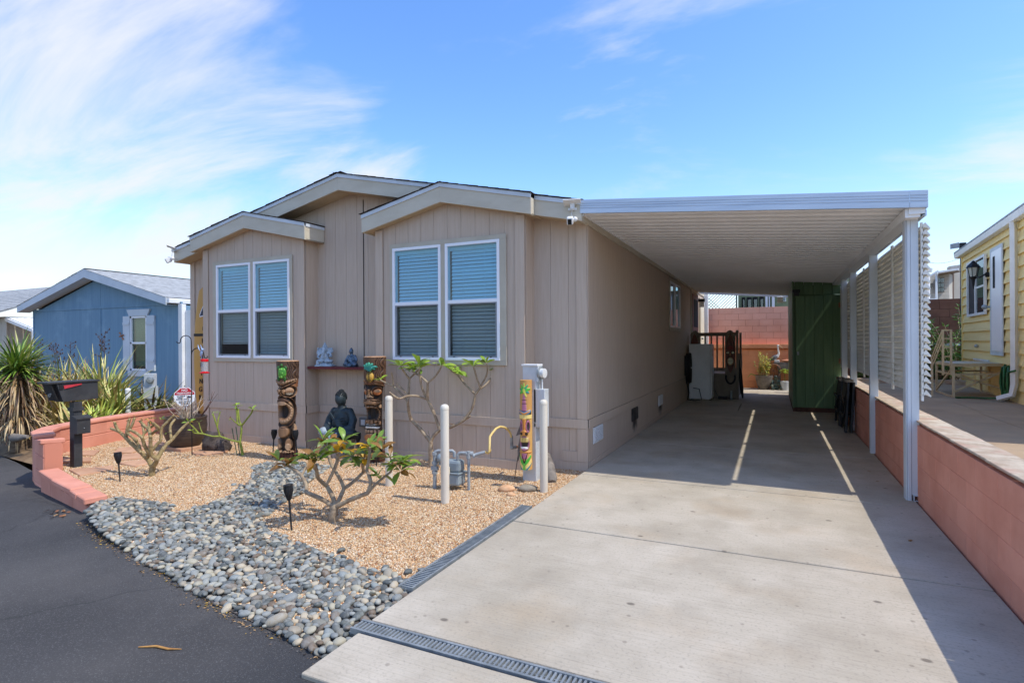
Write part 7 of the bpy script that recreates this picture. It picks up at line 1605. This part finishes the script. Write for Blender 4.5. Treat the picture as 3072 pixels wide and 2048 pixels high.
for q in ((575, 665, 960, 1170), (455, 505, 1045, 1105)):
    b = MB(); of = Vector((-.1, -.27, 0)); b.prism([far(q[0], q[2], D_)+of, far(q[1], q[2]-15, D_)+of, far(q[1], q[3]-10, D_)+of, far(q[0], q[3], D_)+of], (.02, .06, 0)); fw = b.build('window', mat('brown_frame', '6d5a4c', rough=.8), fh)
    n_ = 2; of = Vector((-.13, -.35, 0))
    for i in range(n_):
        for j in range(3):
            xa = q[0]+6+(q[1]-q[0]-6)*i/n_; xb = q[0]+(q[1]-q[0])*(i+1)/n_-3; ya = q[2]+4+(q[3]-q[2])*j/3; yb = q[2]+(q[3]-q[2])*(j+1)/3-6; b = MB(); b.prism([far(xa, ya, D_)+of, far(xb, ya-5, D_)+of, far(xb, yb-5, D_)+of, far(xa, yb, D_)+of], (.01, .02, 0)); b.build('pane', M['bluepane'], fw)
b = MB(); b.prism([far(560, 850, D_-1.5), far(860, 805, D_-1.5), far(860, 840, D_-1.5), far(560, 885, D_-1.5)], (.05, .15, 0)); b.build('porch_fascia', M['palegrey'], fh)
b = MB(); b.prism([far(560, 885, D_-1.5), far(860, 840, D_-1.5), far(890, 860, D_+.8), far(560, 935, D_+.8)], (0, 0, .03)); b.build('porch_ceiling', M['drift'], fh)
b = MB(); b.prism([far(520, 860, D_-1.4), far(545, 855, D_-1.4), far(545, 1290, D_-1.4), far(520, 1290, D_-1.4)], (.05, .15, 0)); b.build('porch_post', M['palegrey'], fh)
b = MB(); b.prism([far(690, 800, D_+3), far(720, 778, D_+3), far(940, 745, D_+3), far(940, 830, D_+3), far(690, 840, D_+3)], (.3, .9, 0)); b.build('roof', M['greyroof'], fh)
b = MB(); b.prism([far(430, 910, D_-1), far(560, 830, D_-1), far(560, 860, D_-1), far(430, 940, D_-1)], (.05, .15, 0)); b.build('rake_board', M['palegrey'], fh)
pv = thing('far_patio', 'grey patio cover with dark lattice seen beside the louvres', 'patio cover', (4.9, 24.5, 0), world=True); D_ = 20
b = MB(); b.prism([far(300, 805, D_), far(465, 803, D_), far(455, 850, D_), far(300, 855, D_)], (.1, .3, 0)); b.build('fascia', M['palegrey'], pv)
b = MB(); b.prism([far(400, 870, D_), far(428, 870, D_), far(428, 1290, D_), far(400, 1290, D_)], (.05, .1, 0)); b.build('post', M['white'], pv)
for k in range(16): b = MB(); a = far(320, 880+k*24, D_+.3); c = far(398, 905+k*24, D_+.3); b.beam(a, c, .02, .05); b.build('lattice_strip', M['dark'], pv)
b = MB(); b.prism([far(320, 1255, D_), far(520, 1250, D_), far(520, 1290, D_), far(320, 1290, D_)], (.05, .1, 0)); b.build('railing', M['palegrey'], pv)
b = MB(); pa, pb = far(330, 705, 40), far(900, 655, 40); P = [pa.lerp(pb, i/12)+Vector((0, 0, -.25*math.sin(math.pi*i/12))) for i in range(13)]; b.tube(P, .012, 5); o = b.build('power_line', M['black'], None, loc=tuple(pa)); tag(o, 'thin dark power line in the sky above the far house', 'cable')
# ================================================================== things under the carport
fr_ = thing('refrigerator', 'white refrigerator standing under the carport against the house steps', 'refrigerator', (-1.68, 14.8, 0), world=True)
b = MB(); b.bx(-1.94, -1.43, 14.6, 15.04, .02, 1.40); b.build('cabinet', M['white'], fr_, bevel=.012)
b = MB(); b.bx(-1.425, -1.385, 14.6, 15.03, .05, 1.395); b.build('door', M['white'], fr_, bevel=.01)
b = MB(); b.bx(-1.384, -1.36, 14.64, 14.66, .7, 1.1); b.build('handle', M['palegrey'], fr_)
for x in (-1.9, -1.46): b = MB(); b.bx(x, x+.04, 14.63, 14.67, 0, .02); b.build('foot', M['black'], fr_)
st = thing('entry_steps', 'painted wooden entry landing with railing beside the refrigerator', 'steps', (-1.4, 15.8, 0), world=True)
M['railpaint'] = mat('taupe_rail', '8a7d6c', '7d7060', rough=.75, scale=4, rv=.05)
b = MB(); b.bx(-2.0, -.84, 15.12, 17.0, .0, .60); b.build('landing_base', M['railpaint'], st)
for k in range(6): b = MB(); x = -1.40+.092*k; b.bx(x, x+.088, 15.105, 15.12, .02, .60); b.build('skirt_board', M['railpaint'], st)
b = MB(); b.bx(-2.0, -.82, 15.08, 17.0, .601, .64); b.build('landing_top', M['railpaint'], st)
b = MB(); b.bx(-1.9, -.82, 15.13, 15.17, 1.60, 1.69); b.build('top_rail', M['railpaint'], st)
b = MB(); b.bx(-1.9, -.82, 15.13, 15.17, .70, .79); b.build('bottom_rail', M['railpaint'], st)
for x in (-1.75, -1.60, -1.45, -1.31, -1.16): b = MB(); b.bx(x-.02, x+.02, 15.10, 15.13, .72, 1.66); b.build('baluster', M['railpaint'], st)
P = [(-1.12, 0), (-.87, 0), (-.87, 1.02), (-.93, 1.09), (-.96, 1.12), (-1.0, 1.13), (-1.05, 1.11), (-1.08, 1.08), (-1.12, 1.03)]
b = MB(); b.prism([(x, 15.09, .62+z) for x, z in P], (0, .03, 0)); b.build('newel_panel', M['railpaint'], st)
b = MB(); b.prism([(x-.85, 15.135, .62+z) for x, z in P], (0, .03, 0)); b.build('newel_panel', M['railpaint'], st)
b = MB(); b.bx(-.86, -.80, 15.06, 15.14, 0, 1.745); b.build('post', M['railpaint'], st)
b = MB(); b.bx(-.86, -.80, 16.6, 16.68, 0, 1.7); b.build('post', M['railpaint'], st)
def tiki_board(cx_, y, z0, z1, hw_, label):
    t = thing('tiki_surfboard', label, 'tiki mask', (cx_, y, z0), world=True); H_ = z1-z0; P = []
    M.setdefault('boardwood', mat('striped_board_wood', '7a3d22', '5a2a18', rough=.5, scale=9, stretch=(8, 1, .5)))
    for sg in (1, -1):
        for i in (range(15) if sg > 0 else range(14, -1, -1)):
            q = i/14; P.append((cx_+sg*hw_*math.sin(math.pi*min(1, q*1.0))**.75, y, z0+H_*q))
    b = MB(); b.prism(P, (0, .02, 0)); b.build('board', M['boardwood'], t)
    def E_(name, x, z, rx, rz, dy, m): b = MB(); b.prism([(cx_+x+rx*math.cos(a*math.pi/8), y-dy, z0+H_*z+rz*math.sin(a*math.pi/8)) for a in range(16)], (0, .006, 0)); b.build(name, m, t)
    tan_ = M.setdefault('tikitan', mat('mask_tan', 'a5794e', rough=.6)); tth = M.setdefault('tikiteeth', mat('mask_teeth', 'd8d2ad', rough=.5)); rd = M.setdefault('tikired', mat('mask_red', '8e2f26', rough=.6))
    E_('mouth_outline', 0, .30, hw_*.78, H_*.13, .004, M['ink']); E_('mouth', 0, .30, hw_*.68, H_*.115, .008, tan_); E_('teeth', 0, .305, hw_*.52, H_*.085, .012, tth)
    for k in range(3): b = MB(); x = cx_-.03+.03*k; b.bx(x-.001, x+.001, y-.0145, y-.0122, z0+H_*.24, z0+H_*.37); b.build('tooth_gap', M['ink'], t)
    b = MB(); b.bx(cx_-hw_*.5, cx_+hw_*.5, y-.0145, y-.0122, z0+H_*.302, z0+H_*.308); b.build('tooth_gap', M['ink'], t)
    for sg in (-1, 1): E_('eye_outline', sg*hw_*.5, .52, hw_*.36, H_*.035, .006, M['ink']); E_('eye', sg*hw_*.5, .52, hw_*.28, H_*.025, .010, tth)
    E_('nose', 0, .47, hw_*.2, H_*.04, .012, tan_); E_('flower', 0, .64, hw_*.6, H_*.05, .006, rd); return t
tiki_board(-.99, 15.05, .66, 1.655, .12, 'brown tiki surfboard mask with big teeth on the railing end post')
tiki_board(-1.86, 15.10, .70, 1.67, .12, 'brown tiki surfboard mask half hidden behind the refrigerator')
# hoses and cables
cb_ = thing('cable_coil', 'thick black cable coiled on the wall beside the refrigerator', 'cable', (-1.97, 14.35, .6), world=True); cr_ = random.Random(3)
for k in range(6):
    b = MB(); P = []
    for i in range(17): a = math.pi*2*i/16; P.append((-1.955+.02*k, 14.3+.12*math.cos(a)+cr_.uniform(-.015, .015), .82+.36*math.sin(a)+cr_.uniform(-.03, .03)))
    b.tube(P, .014, 7); b.build('cable_loop', M['black'], cb_, smooth=80)
b = MB(); b.tube([(-1.95, 14.3, .48), (-1.9, 14.28, .2), (-1.93, 14.25, .03), (-1.75, 14.2, .02), (-1.6, 14.25, .05), (-1.66, 14.3, .3), (-1.8, 14.3, .32)], .012, 7); b.build('cable_tail', M['black'], cb_, smooth=80)
b = MB(); b.bx(-2.0, -1.93, 14.22, 14.40, .62, 1.12); b.build('holder', M['black'], cb_, bevel=.02)
b = MB(); P = [(-.99+.105*math.cos(a), 15.03, .545+.15*math.sin(a)) for a in [math.pi*.86+math.pi*1.28*i/14 for i in range(15)]]; b.tube(P, .022, 8); o = b.build('bungee_hose', M['black'], None, smooth=80, loc=(-.99, 15.03, .4)); tag(o, 'thick black looped hose hanging below the tiki surfboard', 'hose')
b = MB(); b.tube([(-.80, 15.2, 1.0), (-.77, 15.2, .6), (-.74, 15.25, .25), (-.72, 15.3, .02)], [.02, .05, .045, .02], 8); o = b.build('folded_umbrella', M['black'], None, smooth=70, loc=(-.75, 15.2, 0)); tag(o, 'folded black umbrella leaning on the railing post', 'umbrella')
b = MB(); b.lathe([(.028, 0), (.028, .17), (.022, .19), (.022, .23), (0, .232)], (-.965, 14.92, 0), 16); o = b.build('steel_flask', M['steel'], None, smooth=50, loc=(-.965, 14.92, 0)); tag(o, 'small steel flask standing on the concrete below the tiki mask', 'flask')
b = MB(); b.bx(-1.28, -1.06, 14.95, 15.06, 0.005, .07); o = b.build('charger_box', M['black'], None, bevel=.01, loc=(-1.17, 15, 0)); tag(o, 'flat black power adapter on the concrete by the steps', 'adapter')
b = MB(); b.tube([(-1.17, 14.96, .04), (-1.3, 14.97, .1), (-1.38, 15.05, .25)], .006, 6); b.tube([(-1.06, 15.0, .03), (-.95, 14.98, .02), (-.85, 15.0, .03)], .006, 6); o = b.build('black_lead', M['black'], None, loc=(-1.17, 15, 0)); tag(o, 'thin black cord running from the adapter by the steps', 'cord')
# far yard
b = MB(); b.lathe([(.05, 0), (.055, .2), (.048, .5), (.058, .8), (.05, 1.06), (0, 1.07)], (-.92, 18.3, .02), 12); o = b.build('dark_tiki_pole', mat('dark_carved_pole', '2b2521', '15110f', rough=.6, scale=30, bump=.9, bscale=40), None, smooth=50, loc=(-.92, 18.3, 0)); tag(o, 'thin dark carved pole in front of the orange wall', 'pole')
pp = thing('potted_shrub', 'grey bowl pot with a yellow green shrub at the end of the driveway', 'plant pot', (-.27, 18.45, 0))
b = MB(); b.lathe([(.0, .001), (.14, 0), (.19, .12), (.235, .30), (.245, .42), (.225, .42), (.2, .38), (0, .37)], n=28); b.build('pot', mat('grey_pot', '7d756d', '5f5851', rough=.5, scale=9, bump=.2), pp, smooth=50)
b = MB(); sr = random.Random(21); st_ = []
for k in range(26):
    a = sr.uniform(0, 6.28); P = [Vector((sr.uniform(-.12, .12), sr.uniform(-.1, .1), .38))]; d = Vector((math.cos(a)*.3, math.sin(a)*.3, 1)).normalized(); L_ = sr.uniform(.3, .75)
    for i in range(4): d = (d+Vector((sr.gauss(0, .12), sr.gauss(0, .1), 0))).normalized(); P.append(P[-1]+d*L_/4)
    b.tube(P, .006, 5); st_.append(P)
b.build('stems', mat('pale_stem', 'c9c58a', rough=.7), pp)
b = MB()
for P in st_:
    for i in range(26):
        j = sr.randrange(1, 4); p = P[j].lerp(P[j+1], sr.random()); a = sr.uniform(0, 6.28); d = Vector((math.cos(a), math.sin(a), sr.uniform(-.4, .6)))*.07; s_ = Vector((-d.y, d.x, .01))*.28; b.add([p, p+d*.5+s_, p+d, p+d*.5-s_], [(0, 1, 2, 3)], sr.choice(('b9b94a', '9fae40', 'd3c862', '7f9636', 'c7a24a')))
b.build('foliage', M['bladeleaf'], pp)
b = MB(); b.tube([(-.2, 0, .4), (-.36, -.02, .46), (-.46, -.03, .34)], [.02, .014, .004], 6); b.build('arching_leaf', LM['l'], pp, smooth=60)
M['pelw'] = mat('pelican_white', 'e3e0d8', rough=.6); M['pelg'] = mat('pelican_grey', '7b7d80', '5d6064', rough=.6, scale=12)
pe = thing('pelican_statue', 'grey and white pelican statue on a bench behind the potted shrub', 'statue', (.06, 18.72, .82))
link_obj('body', blob([('e', (-.04, 0, .13), (.13, .07, .07), Matrix.Rotation(R(-32), 3, 'Y')), ('e', (-.12, 0, .06), (.08, .03, .025), Matrix.Rotation(R(-25), 3, 'Y'))], .01, 'body', 2), M['pelg'], pe)
link_obj('neck', blob([('t', [(.04, 0, .17), (.085, 0, .25), (.07, 0, .35), (.055, 0, .44), (.06, 0, .49)], [.05, .032, .025, .024, .03]), ('e', (.065, 0, .5), (.036, .028, .03))], .009, 'neck', 2), M['pelw'], pe)
b = MB(); b.tube([(.08, 0, .505), (.15, 0, .45), (.2, 0, .39)], [.017, .012, .004], 7); b.build('beak', mat('beak_tan', 'b59a72', rough=.6), pe, smooth=60)
for sg in (-1, 1): b = MB(); b.tube([(0, sg*.025, .09), (.01, sg*.025, 0)], .007, 6); b.build('leg', M['pelg'], pe)
bn = thing('plank_bench', 'weathered plank bench with wagon wheel against the orange wall', 'bench', (.5, 18.7, 0), world=True)
b = MB(); b.bx(.0, 1.3, 18.58, 18.84, .74, .81); b.build('plank', M['drift'], bn); b = MB(); b.bx(.1, 1.3, 18.55, 18.6, .60, .74); b.build('apron_board', M['drift'], bn)
for x in (.12, 1.2): b = MB(); b.bx(x, x+.07, 18.62, 18.8, 0, .74); b.build('leg', M['drift'], bn)
b = MB(); b.tube([(.0+.2*math.cos(a), 18.52, .56+.2*math.sin(a)) for a in [math.pi*2*i/20 for i in range(21)]], .012, 6); wl = b.build('wheel', M['copper'], bn)
for k in range(5): a = math.pi*k/5; b = MB(); b.tube([(.2*math.cos(a), 18.52, .56+.2*math.sin(a)), (-.2*math.cos(a), 18.52, .56-.2*math.sin(a))], .006, 5); b.build('spoke', M['copper'], wl)
b = MB(); b.bx(.02, .16, 18.6, 18.75, .811, .88); o = b.build('paint_can', M['pelw'], None, bevel=.01, loc=(.1, 18.7, .81)); tag(o, 'small white box under the pelican statue on the bench', 'box')
b = MB(); b.ell((.38, 18.68, .86), (.17, .09, .045)); o = b.build('folded_cloth', mat('salmon_cloth', 'c98a6a', rough=.9), None, smooth=70, loc=(.38, 18.68, .82)); tag(o, 'folded salmon cloth lying on the plank bench', 'cloth')
bs = thing('seated_figure_statue', 'seated child statue of weathered bronze on the ground beside the pot', 'statue', (.06, 18.45, 0), R(10))
link_obj('body', blob([('e', (0, .02, .2), (.09, .075, .11)), ('e', (0, 0, .35), (.055, .06, .065)), ('t', [(.06, -.02, .1), (.14, -.13, .13), (.1, -.2, .03)], [.045, .038, .03]), ('t', [(-.06, -.02, .1), (-.14, -.13, .13), (-.1, -.2, .03)], [.045, .038, .03]), ('t', [(.09, .0, .27), (.12, -.06, .18), (.03, -.12, .16)], [.03, .026, .024]), ('t', [(-.09, .0, .27), (-.12, -.06, .18), (-.03, -.12, .16)], [.03, .026, .024]), ('e', (0, 0, .06), (.13, .1, .06)), ('e', (0, -.055, .345), (.012, .014, .014))], .01, 'body', 2), mat('aged_bronze', '6b5d44', '5a7a70', rough=.6, scale=10), bs)
b = MB(); b.ell((0, .01, .385), (.06, .064, .045)); b.build('hair', mat('bronze_hair', '3e4a44', rough=.6), bs, smooth=70)
py_ = thing('potted_sapling', 'pale pot with one broad green leaf plant at the shed corner', 'plant pot', (.30, 18.35, 0))
b = MB(); b.lathe([(.0, .001), (.1, 0), (.13, .26), (.11, .26), (0, .24)], n=18); b.build('pot', M['palegrey'], py_, smooth=50)
b = MB(); b.tube([(0, 0, .24), (-.01, 0, .42), (.0, 0, .55)], .008, 6); b.build('stem', M['plumgreen'], py_)
for k in range(7): a = 2.4*k; inst('leaf', leaf_mesh(.15, .11, .6, 'l'), py_, (0, 0, .48+.02*k), (0, R(-25), a))
# sawhorses
def sawhorse(x, y0, y1, h, label, rot=0):
    t = thing('sawhorse', label, 'sawhorse', (x, (y0+y1)/2, 0), world=True); ym = (y0+y1)/2; w0, w1 = (y1-y0)/2, (y1-y0)/2*.72
    for k, dx in enumerate((0, .075)):
        b = MB(); q = [(x-dx-.03, ym-w0, 0), (x-dx-.03, ym-w0+.1, 0), (x-dx-.03, ym-w0*.55, h*.55), (x-dx-.03, ym+w0*.55, h*.55), (x-dx-.03, ym+w0-.1, 0), (x-dx-.03, ym+w0, 0), (x-dx-.0+.02, ym+w1, h), (x-dx+.02, ym-w1, h)]
        b.prism(q, (.035, 0, 0)); lg = b.build('leg_frame', M['black'], t, bevel=.006)
        for z in (.3, .62): bb = MB(); bb.bx(x-dx-.045, x-dx-.028, ym-w0*.7, ym+w0*.7, h*z, h*z+.05); bb.build('rib', M['black'], lg)
    b = MB(); b.bx(x-.085, x+.03, ym-w1, ym+w1, h, h+.045); b.build('top_beam', M['drift'], t, bevel=.006)
sawhorse(1.13, 10.30, 11.05, .80, 'folded black plastic sawhorse leaning on the block wall, nearer one')
sawhorse(1.12, 11.1, 11.85, .77, 'folded black plastic sawhorse leaning on the block wall by the shed')
# ---- litter on road and drive
M['dryleaf'] = mat('dry_leaf', 'b98a4c', '9a6a38', rough=.8, scale=20)
def litter(name, pts, r_, m, label, cat): b = MB(); b.tube(pts, r_, 6); o = b.build(name, M[m], None, smooth=70, loc=tuple(pts[0])); tag(o, label, cat)
litter('dry_stick', [(-2.95, 1.75, -.053), (-2.87, 1.79, -.05), (-2.79, 1.80, -.051), (-2.73, 1.83, -.053)], [.003, .006, .006, .002], 'dryleaf', 'curled dry leaf lying alone on the asphalt', 'leaf')
litter('dry_stick', [(-2.02, 1.36, -.053), (-1.99, 1.42, -.048), (-1.98, 1.47, -.052)], [.002, .009, .004], 'dryleaf', 'short dry leaf on the asphalt at the bottom edge', 'leaf')
lm_ = MB(); lr = random.Random(8); edge = [(-2.0, 2.04), (-2.67, 2.14), (-3.11, 2.2), (-3.68, 2.33), (-4.1, 2.41), (-4.68, 2.56), (-5.08, 2.66), (-5.75, 2.91)]
for k in range(900):
    i = lr.randrange(len(edge)-1); t_ = lr.random(); x = edge[i][0]+(edge[i+1][0]-edge[i][0])*t_; y = edge[i][1]+(edge[i+1][1]-edge[i][1])*t_+lr.gauss(.03, .035); s_ = lr.uniform(.004, .014); z = roadz(x)+.004; a = lr.uniform(0, 6.28)
    lm_.add([(x, y, z), (x+s_*math.cos(a), y+s_*math.sin(a), z+s_*.4), (x+s_*math.cos(a+2), y+s_*math.sin(a+2), z+s_*.2), (x+s_*.3, y, z+s_*.5)], [(0, 1, 3), (1, 2, 3), (2, 0, 3)], lr.choice(('8a6a48', '5f4a36', 'b08a58', '3f342a', 'a8804a', 'c9a13a', '7a7268')))
o = lm_.build('edge_debris', M['bladeleaf'], None, loc=(-3.8, 2.4, -.05)); o['kind'] = 'stuff'; o['label'] = 'leaf crumbs and grit along the asphalt edge'
for i, (x, y) in enumerate(((-6.45, 3.05), (-6.25, 2.98))):
    b = MB()
    for k in range(9): a = lr.uniform(0, 6.28); p = Vector((x+lr.gauss(0, .07), y+lr.gauss(0, .04), roadz(x)+.01)); d = Vector((math.cos(a), math.sin(a), lr.uniform(-.1, .4)))*.045; s_ = Vector((-d.y, d.x, .02))*.3; b.add([p, p+d*.5+s_, p+d, p+d*.5-s_], [(0, 1, 2, 3)], lr.choice(('94683e', '7a5236', 'a88456')))
    o = b.build('fallen_leaves', M['bladeleaf'], None, loc=(x, y, roadz(x))); o['kind'] = 'stuff'; o['label'] = ('pile of fallen brown leaves against the low wall', 'second small pile of brown leaves by the low wall')[i]
# cars' oil patches stay in the concrete; a few dead leaves on the drive
for i, (x, y) in enumerate(((.95, 7.4), (.9, 8.9), (1.0, 6.9), (.93, 5.0))):
    me = leaf_mesh(.05, .022, .4, 'o'); o = link_obj('fallen_leaf', me, None, None, (x, y, .006), (0, 0, i*1.3)); tag(o, ('dead leaf on the shaded drive beyond the second post', 'dead leaf on the shaded drive near the third post', 'dead leaf at the foot of the wall behind the first post', 'dead leaf on the shaded drive in front of the first post')[i], 'leaf')
